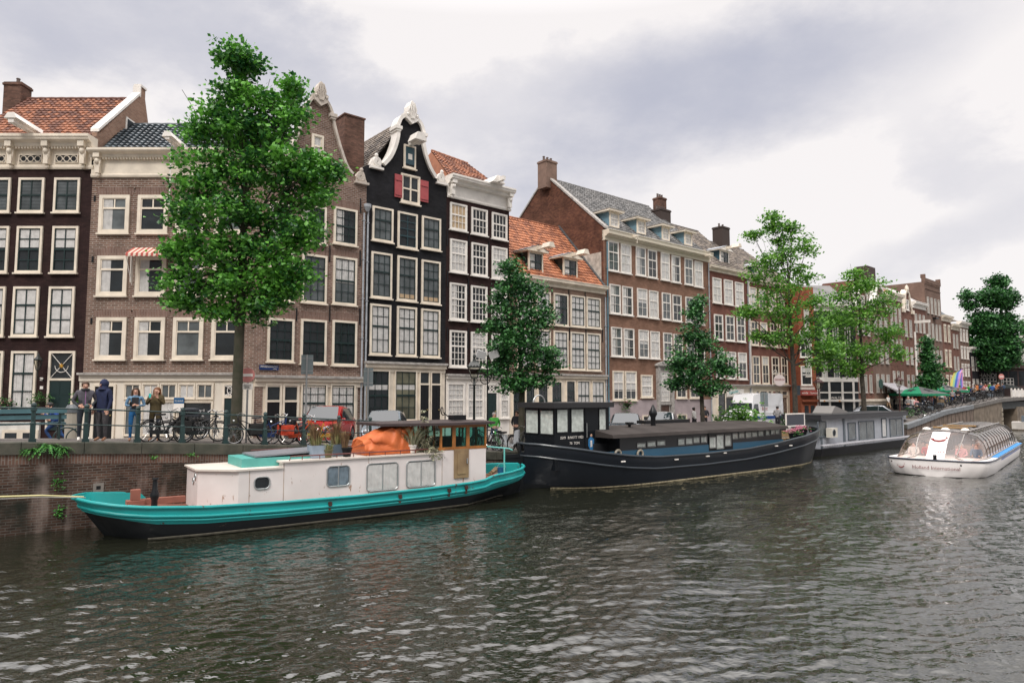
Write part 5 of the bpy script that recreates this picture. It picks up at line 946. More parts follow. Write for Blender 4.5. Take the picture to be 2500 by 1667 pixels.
q = MB(); xr0 = PT.f(926, 1035, yc)[0]; q.slab([(xr0+.2, -.9), (xE-.3, yc-.25), (xW+.25, yc-.25), (xW+.6, -.3), (xW+.6, .3), (xW+.25, 1.4), (xr0+.2, 1.2)], fz, fz+.09); q.build('wheelhouse_roof', mat('dark roof edge', (.05, .035, .035), .5, var=.2), eT)
q = MB(); xd0, xd1 = PT.f(1108, 1100, yc)[0], PT.f(1143, 1100, yc)[0]; zd0 = PT.f(1125, 1166, yc)[1]; q.box(xd0, xd1, yc-.05, yc-.004, zd0, zH+.02); q.box(xd0+.12, xd1-.12, yc-.07, yc-.05, zd0+.14, zH-.12); dd = q.build('door', woodw, eT); q = MB(); q.box(xd1-.1, xd1-.06, yc-.09, yc-.05, (zd0+zH)/2, (zd0+zH)/2+.18); q.build('handle', MATS['aluminium'], dd)
# deck gear that belongs to the boat
q = MB(); x = PT.f(331, 1195, 0)[0]; q.box(x-.22, x+.22, -.2, .2, .55, .9); q.box(x-.12, x+.12, -.1, .1, .9, 1.2); q.box(x-.1, x+1.3, -.1, .1, .75, .92); q.build('windlass', rustdeck, eT)
q = MB(); x = PT.f(378, 1200, -.7)[0]; q.lathe([(.09, .5), (.08, .95), (.12, 1.05), (.12, 1.12), (.07, 1.25), (.06, 1.5), (.09, 1.52), (.08, 1.57)], x, -.7, 12); q.build('stove_pipe', black_p, eT, smooth=True)
q = MB(); q.tube([(xW+.05, -1.2, zH+.05), (xW+.9, -1.35, zH-.05), (xW+1.1, -1.35, zH-.12)], .025, 6); q.tube([(xW+.75, -1.33, .9), (xW+.75, -1.33, zH-.03)], .03, 6); q.build('deck_rail', mat('pale turquoise rail', (.15, .5, .46), .45), eT)
q = MB(); q.tube([(PT.f(1090, 1020, 0)[0]+.1*math.cos(t)*(1-t/9)-.25*(1-t/9), 0, zW+.3+.22*math.sin(t)*(1-t/9)) for t in np.linspace(6.5, 0, 20)]+[(PT.f(1090, 1020, 0)[0]+.25, 0, zW)], .02, 5); q.build('scroll_hook', black_p, eT)
q = MB(); x = PT.f(1112, 1020, 0)[0]; q.box(x-.2, x+.35, -.2, .2, zW, zW+.18); q.ball((x+.3, 0, zW+.1), .1, 8); q.build('searchlight', black_p, eT)
T(MB().tube([tuple(QA.w(-9, -.05, 1.9)), tuple(atY(-40, 1213, 17.2)), tuple(atY(100, 1209, 17.8)), tuple(PT.w(.25, -.3, 1.14))], .022, 6).build('mooring_rope', mat('yellow rope', (.55, .5, .25), .8)), 'pale yellow mooring rope stretched left from the turquoise bow', 'rope')
T(MB().tube([tuple(QA.w(-9, -.05, 1.85)), tuple(atY(-40, 1219, 17.2)), tuple(atY(100, 1213, 17.8)), tuple(PT.w(.3, -.35, 1.12))], .012, 6).build('mooring_rope', mat('grey rope', (.35, .33, .3), .8)), 'thin grey mooring rope just below the yellow one at the turquoise bow', 'rope')
# cargo on the roof
def tarp():
    x0, z0 = PT.f(876, 1102, -.5); x1 = PT.f(968, 1100, -.5)[0]; zt = PT.f(940, 1036, -.5)[1]; z0 = zM+.06; e = T(MB(), None) if 0 else None
    r = np.random.default_rng(4); nu, nv = 90, 60; m = MB()
    for i in range(nu+1):
        for j in range(nv+1):
            u, v = i/nu, j/nv; a = math.pi*v; w = .62; h = (zt-z0)*float(np.interp(u, [0, .12, .55, .9, 1], [.52, .62, .96, 1.0, .75])); hh = min(1, 1.5*math.sin(a))**.8*h*(1-.12*abs(math.cos(a)))
            fold = .038*(1-2*abs(math.sin(4.5*u+7*v+3*math.sin(5*v))))+.04*math.sin(23*u-9*v+2*math.sin(9*u))+.035*(1-2*abs(math.sin(11*v+5*u+2*math.sin(3*u))))+.03*abs(math.sin(13*v-8*u)); k = min(1, 4*math.sin(a)+.15)
            m.v.append((x0+(x1-x0+.5)*u+fold*.8*k, -.45-w*math.cos(a)*(1-.1*u)+fold*k*.8, z0+max(0, hh+fold*.7*k*math.sin(a)**.3)))
    for i in range(nu):
        for j in range(nv): a = i*(nv+1)+j; m.f.append((a, a+1, a+nv+2, a+nv+1)); m.m.append(0)
    m.f += [tuple(range(nv+1)), tuple(nu*(nv+1)+k for k in range(nv, -1, -1))]; m.m += [0, 0]
    o = m.build('tarpaulin', mat('orange tarpaulin', (.46, .10, .025), .5, col2=(.60, .16, .05), vscale=3.5, spec=.35), fix=True); o.location = PT.w(0); o.rotation_euler = (0, 0, PT.rot()); T(o, 'crumpled orange tarpaulin over a heap on the turquoise boat roof', 'tarpaulin')
tarp()
def tuft(mb, c, h, r, n, seed=0, wd=.012, m=0, lean=.5):
    q = random.Random(seed)
    for _ in range(n):
        a = q.uniform(0, 6.28); d = q.uniform(0, r)*.5; hh = h*q.uniform(.5, 1.1); x, y, z = c[0]+d*math.cos(a), c[1]+d*math.sin(a), c[2]; l = q.uniform(.2, 1)*lean*hh; bx, by = math.cos(a), math.sin(a); px, py = -by*wd, bx*wd
        p1 = (x+bx*l*.35, y+by*l*.35, z+hh*.6); p2 = (x+bx*l, y+by*l, z+hh*.95)
        mb.add([(x-px, y-py, z), (x+px, y+py, z), (p1[0]+px*1.5, p1[1]+py*1.5, p1[2]), (p1[0]-px*1.5, p1[1]-py*1.5, p1[2]), p2], [(0, 1, 2, 3), (3, 2, 4)], m)
grassm = mat('dry green grass', (.12, .17, .04), .8, col2=(.33, .30, .14), vscale=6, island=.7); heather = mat('reddish heather', (.13, .07, .035), .85, col2=(.22, .15, .07), vscale=6, island=.6); silver = mat('silvery leaves', (.23, .25, .15), .8, col2=(.45, .42, .3), vscale=5, island=.6)
def planter(px, py0, py1, w, m_, kind, label, y=-.75, plant='grass', h=.5, hz=None):
    x = PT.f(px, py1, y)[0]; z0 = zM+.06; z1 = z0+w*.85 if not hz else z0+hz; e = E('planter', PT.w(x, y, z0), PT.rot(), label, 'planter', 'planters on the turquoise houseboat roof'); q = MB()
    if kind == 'box': q.box(-w/2, w/2, -w/2, w/2, 0, z1-z0); q.box(-w/2+.02, w/2-.02, -w/2+.02, w/2-.02, z1-z0, z1-z0+.004, 1)
    else: q.lathe([(w*.36, 0), (w*.46, (z1-z0)*.8), (w*.52, (z1-z0)*.82), (w*.52, z1-z0), (w*.45, z1-z0), (.01, z1-z0-.03)], 0, 0, 16)
    q.build('pot', [m_, mat('soil', (.03, .02, .015), .95)], e); g = MB(); hh = z1-z0
    if 'grass' in plant: tuft(g, (0, 0, hh-.03), h*.55, w, 90, int(px), .006, 0, .9)
    if 'heather' in plant: tuft(g, (-.05, .05, hh-.03), h, w*.6, 160, int(px)+1, .008, 1, .35)
    if 'silver' in plant: tuft(g, (0, 0, hh-.03), h, w, 150, int(px)+2, .014, 2, 1.1)
    g.build('plant', [grassm, heather, silver], e); return e
zinc = mat('zinc planter', (.27, .33, .40), .45, var=.15); 
planter(773, 1080, 1108, .46, zinc, 'box', 'left square zinc planter with heather and grass on the boat roof', plant='grass heather', h=.75)
planter(801, 1090, 1107, .30, mat('olive pot', (.13, .12, .06), .5), 'round', 'low olive pot with dry grass between the zinc planters', y=-.95, plant='grass', h=.45)
planter(824, 1080, 1106, .44, mat('dark zinc planter', (.10, .14, .18), .45), 'box', 'dark square zinc planter with tall heather, second from the left', y=-.45, plant='grass heather', h=.85)
planter(847, 1085, 1105, .34, black_p, 'round', 'black tapered pot with sparse red twigs right of the zinc planters', y=-.95, plant='heather', h=.6)
planter(983, 1075, 1100, .36, black_p, 'round', 'black pot with brown heather beside the orange tarpaulin', y=-.75, plant='grass heather', h=.75)
planter(1006, 1083, 1104, .33, white, 'round', 'white pot with trailing silvery foliage on the boat roof', y=-.95, plant='silver', h=.7)
e = E('potted_shrub', PT.w(PT.f(1035, 1100, -.8)[0], -.85, zM+.06), PT.rot(), 'straggly silvery grey shrub hanging over the roof edge before the wheelhouse', 'plant'); g = MB()
r = np.random.default_rng(8); c = np.concatenate([r.normal(0, 1, (70, 3))*[.22, .15, .3]+[0, 0, .45], r.normal(0, 1, (25, 3))*[.2, .08, .12]+[.25, -.42, -.05], r.normal(0, 1, (10, 3))*[.05, .05, .25]+[-.05, 0, 1.0]]); v, f = leaves(c, 9, .05, .07, 4); g.arr(v, f)
for k in range(14): g.tube([(0, 0, -.02), (r.normal(0, .12), -.1, .3), tuple(c[k*6])], .01, 4)
g.build('foliage', silver, e)
e = E('bucket', PT.w(xW+.85, -1.0, .86), 0, 'blue bucket on the stern deck of the turquoise boat', 'bucket'); q = MB(); q.lathe([(.13, 0), (.16, .28), (.17, .3), (.15, .3), (.12, .05)], 0, 0, 14); q.build('pail', mat('blue plastic', (.02, .13, .28), .4), e, smooth=True); q = MB(); q.ring((0, 0, .3), .155, .008, 'y', 12, 4, a0=0, a1=180); q.build('handle', MATS['aluminium'], e)
q = MB()
for k in range(9): q.tube([(xW+.35+.03*k, -.9+.1*(k % 3), .9+.05*(k//3)), (xW+1.5, .1+.12*(k % 3), .92+.05*(k//3))], .035, 6)
o = q.build('timber_pile', woodw); o.location = PT.w(0); o.rotation_euler = (0, 0, PT.rot()); T(o, 'small pile of poles on the stern deck behind the wheelhouse', 'timber')
# --- black barge
PB = Pl(.44, 28.47, 0, 52.4); eB = E('barge', PB.w(0), PB.rot(), 'long black barge with a curtained wheelhouse and a blue cabin side', 'barge')
tabB = [(0, .2, 0, 1.86, .25), (.3, .75, .1, 1.84, .2), (.8, 1.35, .5, 1.76, .16), (1.5, 1.85, 1.1, 1.66, .13), (2.6, 2.2, 1.7, 1.48, .1), (4, 2.38, 2.1, 1.3, .08), (5.6, 2.42, 2.3, 1.17, .08), (9, 2.45, 2.35, 1.14, .08), (12.4, 2.45, 2.35, 1.2, .08), (15, 2.42, 2.3, 1.36, .08), (18, 2.3, 2.0, 1.6, .08), (19.8, 2.0, 1.5, 1.78, .08), (21.2, 1.4, .8, 1.86, .08), (22.1, .7, .25, 1.9, .08), (22.5, .12, .02, 1.92, .08)]
navy = worn('blue black hull paint', (.010, .013, .018), (.05, .05, .05), .72, 2, .38, spec=.22); nhull, gB, xsB = hull(PB, eB, tabB, [navy, tarb], mat('dark deck', (.03, .035, .04), .7), 70, .35)
for dz, r in ((.0, .05), (.5, .04)): strake(eB, gB, xsB, lambda x, dz=dz: gB(x, 3)-dz, r, mat('steel rail', (.035, .045, .055), .3), .01)
q = MB(); q.tube([(x, -gB(x, 2)-(gB(x, 1)-gB(x, 2))*.12-.012, .04) for x in xsB if .8 < x < 22.3], .045, 6); q.build('waterline_growth', mat('algae line', (.22, .19, .12), .9, var=.5, vscale=12), eB)
q = MB(); q.box(-.9, .2, -.06, .06, -.4, 1.35); q.box(-1.0, -.2, -.08, .08, 1.3, 1.45); q.build('rudder', tarb, eB)
q = MB()
for px, py in ((1521, 1126), (1651, 1121), (1727, 1113), (1769, 1105), (1895, 1088), (1930, 1087)): x, z = PB.f(px, py, -2.45); q.box(x-.11, x+.11, -2.5, -2.44, z-.025, z+.025)
q.build('hull_fitting', white, eB)
yw = -1.2; xa = PB.f(1354, 1040, yw)[0]; xb = PB.f(1487, 1040, yw)[0]; zt = PB.f(1420, 988, yw)[1]; zfl = PB.f(1420, 1062, yw)[1]
xl = xa
q = MB(); plan = [(xa, yw), (xb, yw), (xb, .75), (xa, .75)]; q.slab(plan, .8, zt-.1); q.build('wheelhouse', mat('gloss black', (.009, .011, .014), .25, spec=.25), eB)
q = MB(); pl2 = [(xa-.22, yw-.2), (xb+.12, yw-.2), (xb+.12, .95), (xa-.22, .95)]; q.slab(pl2, zt-.12, zt+.1); q.build('wheelhouse_roof', mat('black roofing', (.02, .02, .022), .5, bump=.5, bscale=5), eB)
bc = mat('sheer curtain', (.60, .62, .58), .9, var=.2, vscale=5)
for r in ((1359, 998, 1386, 1056), (1394, 997, 1425, 1055), (1433, 1001, 1449, 1056), (1462, 997, 1479, 1050)): bwin(PB, eB, r, yw, 1, bc, black_p, .03, rad=.02)
# windows on the chamfered quarter
cv = Vector((0, yw-.75, 0)); ch = E('wheelhouse_end', (xa, .75, 0), -math.pi/2); ch.parent = eB
for k in (0, 1): bwm(ch, .08+k*cv.length/2, cv.length/2-.06+k*cv.length/2, zfl+.06, zt-.2, -.004, 1, bc, black_p, .03, rad=.02)
q = MB(); a, b = PB.f(1428, 1080, yw)[0], PB.f(1454, 1080, yw)[0]; q.box(a, b, yw-.03, yw, .95, zt-.15); dd = q.build('wheelhouse_door', mat('gloss black', (.012, .014, .018)), eB); q = MB(); q.tube([(a+.06, yw-.07, zfl-.1), (a+.06, yw-.07, zfl+.5)], .015, 6); q.build('handle', MATS['aluminium'], dd)
x, z = PB.f(1443, 1079, yw-.03); q = MB(); q.prism([(x-.05, z+.3), (x+.05, z+.3), (x+.06, z+.2), (x+.16, z+.12), (x+.17, z-.15), (x+.07, z-.32), (x-.07, z-.32), (x-.17, z-.15), (x-.16, z+.12), (x-.06, z+.2)], yw-.045, yw-.035, 0); q.prism([(x-.05, z+.08), (x+.05, z+.08), (x+.05, z-.2), (x-.05, z-.2)], yw-.05, yw-.045, 1); q.ball((x, yw-.05, z+.28), (.06, .02, .07), 8, 2); q.build('painted_crest', [mat('crest blue', (.03, .18, .4), .5), white, mat('crest tan', (.5, .3, .2), .6)], dd)
x, z = PB.f(1321, 1073, yw); tx = text_mesh('3519   B.NOTT 1923', .15, white, eB, (xa+.95, yw-.006, z+.02), (R(90), 0, 0)); text_mesh('70  TON', .15, white, eB, (xa+1.1, yw-.006, z-.22), (R(90), 0, 0))
q = MB(); q.ring((PB.f(1316, 978, 0)[0], 0, zt+.08), .32, .03, n=14, a0=0, a1=180); q.build('roof_hoop', mat('galvanised steel', (.4, .41, .41), .4, .5), eB)
# cabin
yk = -1.95; xc0 = PB.f(1487, 1090, yk)[0]+.05; xc1 = PB.f(1908, 1050, yk)[0]; zc = gB(10, 3)
zr_ = PB.f(1700, 1057, yk)[1]+.08
q = MB(); q.box(xc0+.6, xc1, yk, 1.95, .4, zr_-.02); q.box(xc0-.3, xc0+1.9, -1.3, 1.3, .5, zr_-.35); cbn = q.build('cabin', mat('black cabin paint', (.02, .021, .024), .4), eB)
q = MB(); q.box(xc0-.4, xc1+.1, yk-.03, yk-.001, .5, PB.f(1700, 1087, yk)[1]); q.build('blue_coaming', worn('dull blue paint', (.035, .12, .20), (.02, .05, .08), .66, 2, .5), eB)
q = MB(); z2 = zr_+.1; q.loft([[(x, yk-.35, zr_-.08), (x, yk-.3, zr_+.06), (x, -.9, z2+.16), (x, .9, z2+.16), (x, 2.2, zr_), (x, 2.2, zr_-.08)] for x in (xc0-.15, xc0+5, xc1-3, xc1+.1)]); q.build('cabin_roof', mat('taupe roofing felt', (.05, .043, .04), .85, spec=.12, var=.2, vscale=1), eB, fix=True)
WB = [(1555, 1081, 1575, 1092), (1580, 1077, 1600, 1090), (1604, 1075, 1623, 1087), (1655, 1070, 1671, 1086), (1674, 1068, 1690, 1084), (1692.5, 1066, 1707, 1081), (1711, 1065, 1725, 1080), (1732, 1066, 1747, 1093), (1749, 1061, 1766, 1095), (1770, 1061, 1784, 1088), (1787, 1057, 1801, 1071), (1804, 1055, 1817, 1069), (1820, 1054, 1834, 1068), (1836, 1053, 1848, 1066), (1851, 1051, 1863, 1064), (1869, 1050, 1878, 1062), (1881.5, 1048, 1891.5, 1060), (1893, 1047, 1902, 1059)]
for i, r in enumerate(WB):
    if i == 0 or i == 8: pass
    bwin(PB, eB, r, yk-(.035 if 6 < i < 10 else .0), 1, bc, mat('grey window frame', (.3, .3, .29), .5), .03, rad=.02)
q = MB(); a, b = PB.f(1729, 1080, yk)[0], PB.f(1788, 1080, yk)[0]; z0 = PB.f(1750, 1099, yk)[1]; q.box(a, b, yk-.033, yk-.02, z0, zr_-.1); q.build('window_surround', black_p, eB)
q = MB()
for px in (1507, 1561): x, z = PB.f(px, 1108, yk-.05); q.ring((x, yk-.1, z), .17, .05, n=16)
q.build('lifebuoy', mat('pale rope ring', (.35, .32, .26), .8), eB)
q = MB(); x, z = PB.f(1595, 1057, -.5); q.lathe([(.12, z2), (.12, z2+.55), (.2, z2+.7), (.2, z2+.8), (.12, z2+.95), (.03, z2+1.15)], x, -.5, 12); q.build('stove_pipe', black_p, eB, smooth=True)
q = MB(); x = PB.f(1537, 1050, -.8)[0]; q.lathe([(.07, z2), (.07, z2+.25), (.2, z2+.28), (.2, z2+.38)], x, -.8, 10); q.build('vent_cowl', black_p, eB)
q = MB(); q.box(xc0+5.5, xc0+9, .9, 1.5, z2+.16, z2+.32); q.build('roof_box', black_p, eB)
# things on the foredeck
def onb(name, lab, cat, x, y, z, fn, m_, grp=None):
    q = MB(); fn(q); o = q.build(name, m_); o.location = PB.w(x, y, z); o.rotation_euler = (0, 0, PB.rot()); return T(o, lab, cat, grp)
xq = PB.f(1945, 1030, -.5)[0]
def fr(q): q.box(-1.05, 1.05, -.03, .03, 0, .08); q.box(-1.05, 1.05, -.03, .03, .72, .8); q.box(-1.05, -.97, -.03, .03, .08, .72); q.box(.97, 1.05, -.03, .03, .08, .72); q.box(-.97, .97, -.01, .01, .08, .72, 1); q.box(-1.0, -.95, -.02, .02, -1, 0); q.box(.95, 1.0, -.02, .02, -1, 0)
x_, z_ = PB.f(1942, 1041, -.2); onb('windbreak', 'white framed dark mesh panel standing on the barge foredeck', 'panel', x_, -.2, z_, fr, [white, mat('dark mesh', (.06, .065, .08), .8)])
def bench(q): q.box(-.6, .6, -.25, .25, .4, .45); q.box(-.6, .6, .2, .26, .5, .85); [q.box(s*.55-.03, s*.55+.03, -.25, .25, 0, .4) for s in (-1, 1)]
onb('garden_bench', 'small weathered wooden bench on the barge foredeck', 'bench', PB.f(1925, 1070, -.8)[0], -.7, .95, bench, woodw)
def chair(q): q.box(-.25, .25, -.25, .25, .42, .45); q.box(-.25, .25, .22, .26, .5, .9); [q.box(sx*.22-.02, sx*.22+.02, sy*.22-.02, sy*.22+.02, 0, .42) for sx in (-1, 1) for sy in (-1, 1)]
onb('deck_chair', 'white deck chair beside the flower boxes on the barge bow', 'chair', PB.f(1935, 1060, .2)[0], .2, 1.0, chair, white)
pink = mat('pink flowers', (.42, .10, .18), .8, col2=(.62, .25, .33), vscale=9, island=.8)
for i, (px, y, lb) in enumerate(((1938, -1.35, 'black tub of pink flowers at the barge bow, nearest the cabin'), (1958, -.95, 'black tub of pink flowers closest to the barge stem'))):
    x = PB.f(px, 1060, y)[0]; e = E('flower_tub', PB.w(x, y, gB(x, 3)-.35), PB.rot(), lb, 'flower tub', 'flower tubs on the barge bow'); q = MB(); q.lathe([(.22, 0), (.3, .42), (.32, .42), (.28, .4)], 0, 0, 14); q.build('tub', black_p, e)
    r = np.random.default_rng(i); v, f = leaves(r.normal(0, 1, (60, 3))*[.24, .2, .08]+[0, 0, .52], 6, .04, .06, i); g = MB(); g.arr(v, f); g.build('flowers', pink, e); v, f = leaves(r.normal(0, 1, (40, 3))*[.24, .2, .07]+[0, 0, .45], 6, .05, .08, i+5); g = MB(); g.arr(v, f); g.build('foliage', leafD, e)
x = PB.f(1925, 1090, 0)[0]
# --- grey houseboat
PG = Pl(19.5, 43.3, 0, 49); xg1 = PG.f(2207, 1050)[0]; eG = E('houseboat', PG.w(0), PG.rot(), 'grey flat roofed houseboat with a white air conditioner moored beyond the black barge', 'houseboat')
greyp = mat('pale grey cladding', (.36, .38, .42), .5, var=.08); zg = PG.f(2150, 1009)[1]; zh = PG.f(2150, 1073)[1]
q = MB(); q.box(0, xg1, 0, 2.1, .3, zg-.2); q.build('cabin', greyp, eG)
q = MB(); q.slab([(-.35, -.25), (xg1+.25, -.25), (xg1+.25, 2.3), (-.35, 2.3)], zg-.22, zg+.06); q.slab([(-.37, -.27), (xg1+.27, -.27), (xg1+.27, 2.32), (-.37, 2.32)], zg+.06, zg+.09); q.build('roof', mat('black roof edge', (.025, .025, .03), .5), eG)
q = MB(); q.loft([[(x, -.15+c, -.4), (x, -.35+c, .45), (x, 2.3-c, .45), (x, 2.2-c, -.4)] for x, c in ((-1.3, .9), (-.3, .1), (2, 0), (xg1-1.5, 0), (xg1+.3, .1), (xg1+.9, .8))]); q.build('hull', mat('black barge hull', (.012, .012, .014), .55, spec=.25), eG)
q = MB(); n = 60; q.loft([[(x, -.40, .42+.25), (x, -.34, .5+.25), (x, -.2, .5+.25), (x, -.2, .42+.25)] for x in (-.5, xg1+.3)]); [q.box(-.4+i*(xg1+.6)/n, -.4+(i+.5)*(xg1+.6)/n, -.42, -.36, .6, .68) for i in range(n)]; q.build('gunwale_trim', mat('grey lace trim', (.3, .3, .32), .6), eG)
blg = mat('slate frame', (.09, .11, .13), .5)
for r in ((1996, 1030, 2016, 1066), (2096, 1028, 2133, 1073), (2152, 1022, 2163, 1066), (2172, 1022, 2202, 1064), (2070, 1032, 2088, 1072)): bwin(PG, eG, r, 0, 2 if r[0] in (2096, 2172) else 1, curt if r[0] in (2152,) else mid_in, blg, .09, rad=.02, proud=.05)
q = MB(); x, z = PG.f(2038, 1056, -.5); q.box(x-.42, x+.42, -.5, -.14, z-.3, z+.3); q.build('air_conditioner', mat('ivory metal', (.6, .57, .5), .5), eG); q = MB(); q.ring((x-.1, -.51, z), .2, .02, n=18); q.add([(x-.1+.2*math.cos(t), -.505, z+.2*math.sin(t)) for t in np.linspace(0, 5.9, 16)], [tuple(range(16))], 1); q.build('fan_grille', [blg, dark_in], eG)
q = MB(); q.box(.0, .25, -.03, 0, .3, zg-.2); q.box(PG.f(2058, 1050)[0], PG.f(2062, 1050)[0], -.06, 0, .3, zg-.2); q.build('corner_trim', blg, eG)
q = MB(); x = PG.f(2030, 1000, 1)[0]; q.loft([[(x-.9, .6, zg+.1), (x-.9, 1.9, zg+.1), (x-.9, 1.9, zg+.12), (x-.9, .6, zg+.12)], [(x-.3, .6, zg+.1), (x-.3, 1.9, zg+.1), (x-.3, 1.9, zg+.6), (x-.3, .6, zg+.6)], [(x+1.6, .6, zg+.1), (x+1.6, 1.9, zg+.1), (x+1.6, 1.9, zg+.2), (x+1.6, .6, zg+.2)]]); q.build('rolled_cover', mat('grey cover', (.2, .19, .18), .7), eG)
# --- tour boat
PU = Pl(20.1, 32.75, 0, 41); eU = E('tour_boat', PU.w(0), PU.rot(), 'white glass roofed canal tour boat cruising at the right edge', 'tour boat')
tabU = [(0, .9, .2, .80, .02), (.12, 1.45, .9, .80, .02), (.45, 1.95, 1.55, .79, .02), (1.0, 2.12, 1.85, .78, .02), (3, 2.15, 2.0, .72, .02), (10, 2.15, 2.0, .70, .02), (16, 2.15, 2.0, .70, .02), (18.5, 1.9, 1.6, .72, .02), (19.5, 1.0, .6, .74, .02)]
hU = mat('tour boat white', (.80, .76, .74), .35, var=.03); hullU, gU, xsU = hull(PU, eU, tabU, [hU, mat('tour boat boot top', (.02, .02, .02), .5)], hU, 60, .0)
strake(eU, gU, xsU, lambda x: gU(x, 3)-.04, .045, mat('navy rubber strake', (.02, .025, .045), .4), .01)
q = MB(); X = [x for x in np.linspace(5.5, 17, 20)]; q.loft([[(x, -gU(x, 1)-.012, gU(x, 3)-.12), (x, -gU(x, 2)-(gU(x, 1)-gU(x, 2))*.3-.015, .08), (x, -gU(x, 2)-(gU(x, 1)-gU(x, 2))*.3-.0, .08), (x, -gU(x, 1)+.0, gU(x, 3)-.12)] for x in X]); q.build('blue_livery', mat('blue livery', (.12, .2, .5), .4, col2=(.3, .3, .5), vscale=.6), eU)
q = MB(); q.box(4.2, 17.5, -2.13, -1.8, .71, .745); q.build('blue_side_deck', mat('bright blue deck', (.01, .22, .55), .5), eU)
def rs(x, t):                                             # superstructure section: t 0 at the near foot, 1 at the roof centre
    k = interp(x, [(.35, 0), (.9, .25), (1.6, .6), (2.6, .93), (3.4, 1), (17, 1), (18.3, .55)])
    prof = [(1.82, .74), (1.80, 1.12), (1.66, 1.55), (1.42, 1.83), (1.0, 1.97), (.5, 2.04), (0, 2.06)]
    y, z = prof[t]; e_ = interp(x, [(.35, .82), (1.0, .94), (2, 1), (30, 1)]); return y*e_, .74+(z-.74)*k
XU = [.35, .6, .9, 1.25, 1.6, 2.0, 2.6, 3.4, 5, 7, 9, 11, 13, 15, 17, 17.8, 18.3]; gl_ = MB(); rf = MB()
def sec(x, sgn, ts): return [(x, sgn*rs(x, t)[0], rs(x, t)[1]) for t in ts]
for s_ in (-1, 1):
    gl_.loft([sec(x, s_, (0, 1, 2, 3, 4)) for x in XU], closed=False, cap=False); gl_.loft([sec(x, s_, (4, 5, 6)) for x in XU[:8]], closed=False, cap=False)
    rf.loft([sec(x, s_, (4, 5, 6)) for x in XU[7:]], closed=False, cap=False)
gl_.build('glass_canopy', glass('canopy glass', (.92, .84, .8), 1.8, .03, .02), eU, smooth='all'); rf.build('roof_panel', mat('grey brown roof', (.20, .18, .17), .35, var=.1), eU, smooth='all')
q = MB()
for x in [3.0+1.15*i for i in range(13)]:
    for s_ in (-1, 1): q.tube([(x, s_*(rs(x, t)[0]+.01), rs(x, t)[1]+.01) for t in range(7)], .017, 5)
q.build('canopy_rib', mat('dark rib', (.10, .095, .09), .4), eU)
q = MB()
for s_ in (-1, 1):
    q.tube([(x, s_*(rs(x, 2)[0]+.012), rs(x, 2)[1]-.08) for x in XU[6:-2]], .022, 5); q.tube([(x, s_*(rs(x, 4)[0]), rs(x, 4)[1]+.07) for x in XU[7:-2]], .035, 6)
    q.tube([(x, s_*(rs(x, 0)[0]+.02), .77) for x in XU], .035, 5)
    yy = [(x, s_*rs(x, 4)[0]*.95, rs(x, 4)[1]+.012) for x in XU[:7]]; q.tube([(.38, s_*1.15, .8)]+yy[1:], .03, 5)
q.build('canopy_rail', mat('pale metal rail', (.30, .28, .26), .35, .3), eU, smooth=True)
q = MB(); xx = XU[:6]+[2.25, 2.6]; q.loft([[(x-.015, -.38, rs(x, 6)[1]+.02), (x-.015, .38, rs(x, 6)[1]+.02), (x, .38, rs(x, 6)[1]-.01), (x, -.38, rs(x, 6)[1]-.01)] for x in xx]); pn = q.build('front_panel', hU, eU)
red = mat('logo red', (.25, .018, .018), .5); th = math.atan2(1.05-.0, 1.35)
def logo(parent, c, u, v, n, s, name='smile_logo'):
    u, v, n, c = Vector(u), Vector(v), Vector(n), Vector(c); m = MB(); P = [c+u*s*math.cos(R(a))+v*s*.85*math.sin(R(a))+n*.012 for a in np.linspace(192, 350, 16)]; m.tube(P, [s*.10+s*.08*math.sin(math.pi*i/15) for i in range(16)], 6); m.tube([P[0]-u*s*.28+v*s*.05, P[0]+u*s*.22+v*s*.02], s*.12, 6); m.ball(tuple(c+u*s*1.12+v*s*.35+n*.012), s*.17, 8); return m.build(name, red, parent)
ua = (0, -1, 0); pa, pb = Vector((1.25, 0, rs(1.25, 6)[1])), Vector((2.0, 0, rs(2.0, 6)[1])); va = (pb-pa).normalized(); na = Vector((-va.z, 0, va.x))
logo(pn, (pa+pb)/2+Vector((.2, 0, .16))+na*.03, ua, va, na, .28); tx = text_mesh('HH', .26, red, pn, Vector((.80, -.16, rs(.80, 6)[1]))+na*.12, (0, 0, 0)); tx.rotation_euler = Matrix((Vector(ua), va, na)).transposed().to_euler()
xa_ = .28; fa = Vector((.45-.0, -1.95-(-.9), 0)).normalized()
# name on the bow face
for (body, size, yo, kind) in (('Holland International', .30, -.35, 't'),):
    y0_ = -.35; pts = [(interp(abs(y), [(.0, -.0), (.9, .0), (1.45, .12), (1.95, .45)]), y) for y in (-1.6, 1.2)]
    cu = text_mesh(body, .23, red, eU, (0, 0, 0), (0, 0, 0), 'boat_name', ext=.003); me = cu.data
    for v_ in me.vertices:
        y = -v_.co.x-.1; z = .40+v_.co.y; k = .72+.28*min(1, max(0, (z-.0)/.78)); b_ = abs(y); 
        # follow the curved bow at height z
        t = min(1, max(0, z/.78)); f_ = [(tabU[i][2]+(tabU[i][1]-tabU[i][2])*t**.6, tabU[i][0]) for i in range(4)]; x = float(np.interp(b_, [0]+[a for a, _ in f_], [0]+[b for _, b in f_])); v_.co = Vector((x-.09, y, z))
q = MB()
def bowx(y, z): t = min(1, max(0, z/.78)); f_ = [(tabU[i][2]+(tabU[i][1]-tabU[i][2])*t**.6, tabU[i][0]) for i in range(4)]; return float(np.interp(abs(y), [0]+[a for a, _ in f_], [0]+[b for _, b in f_]))
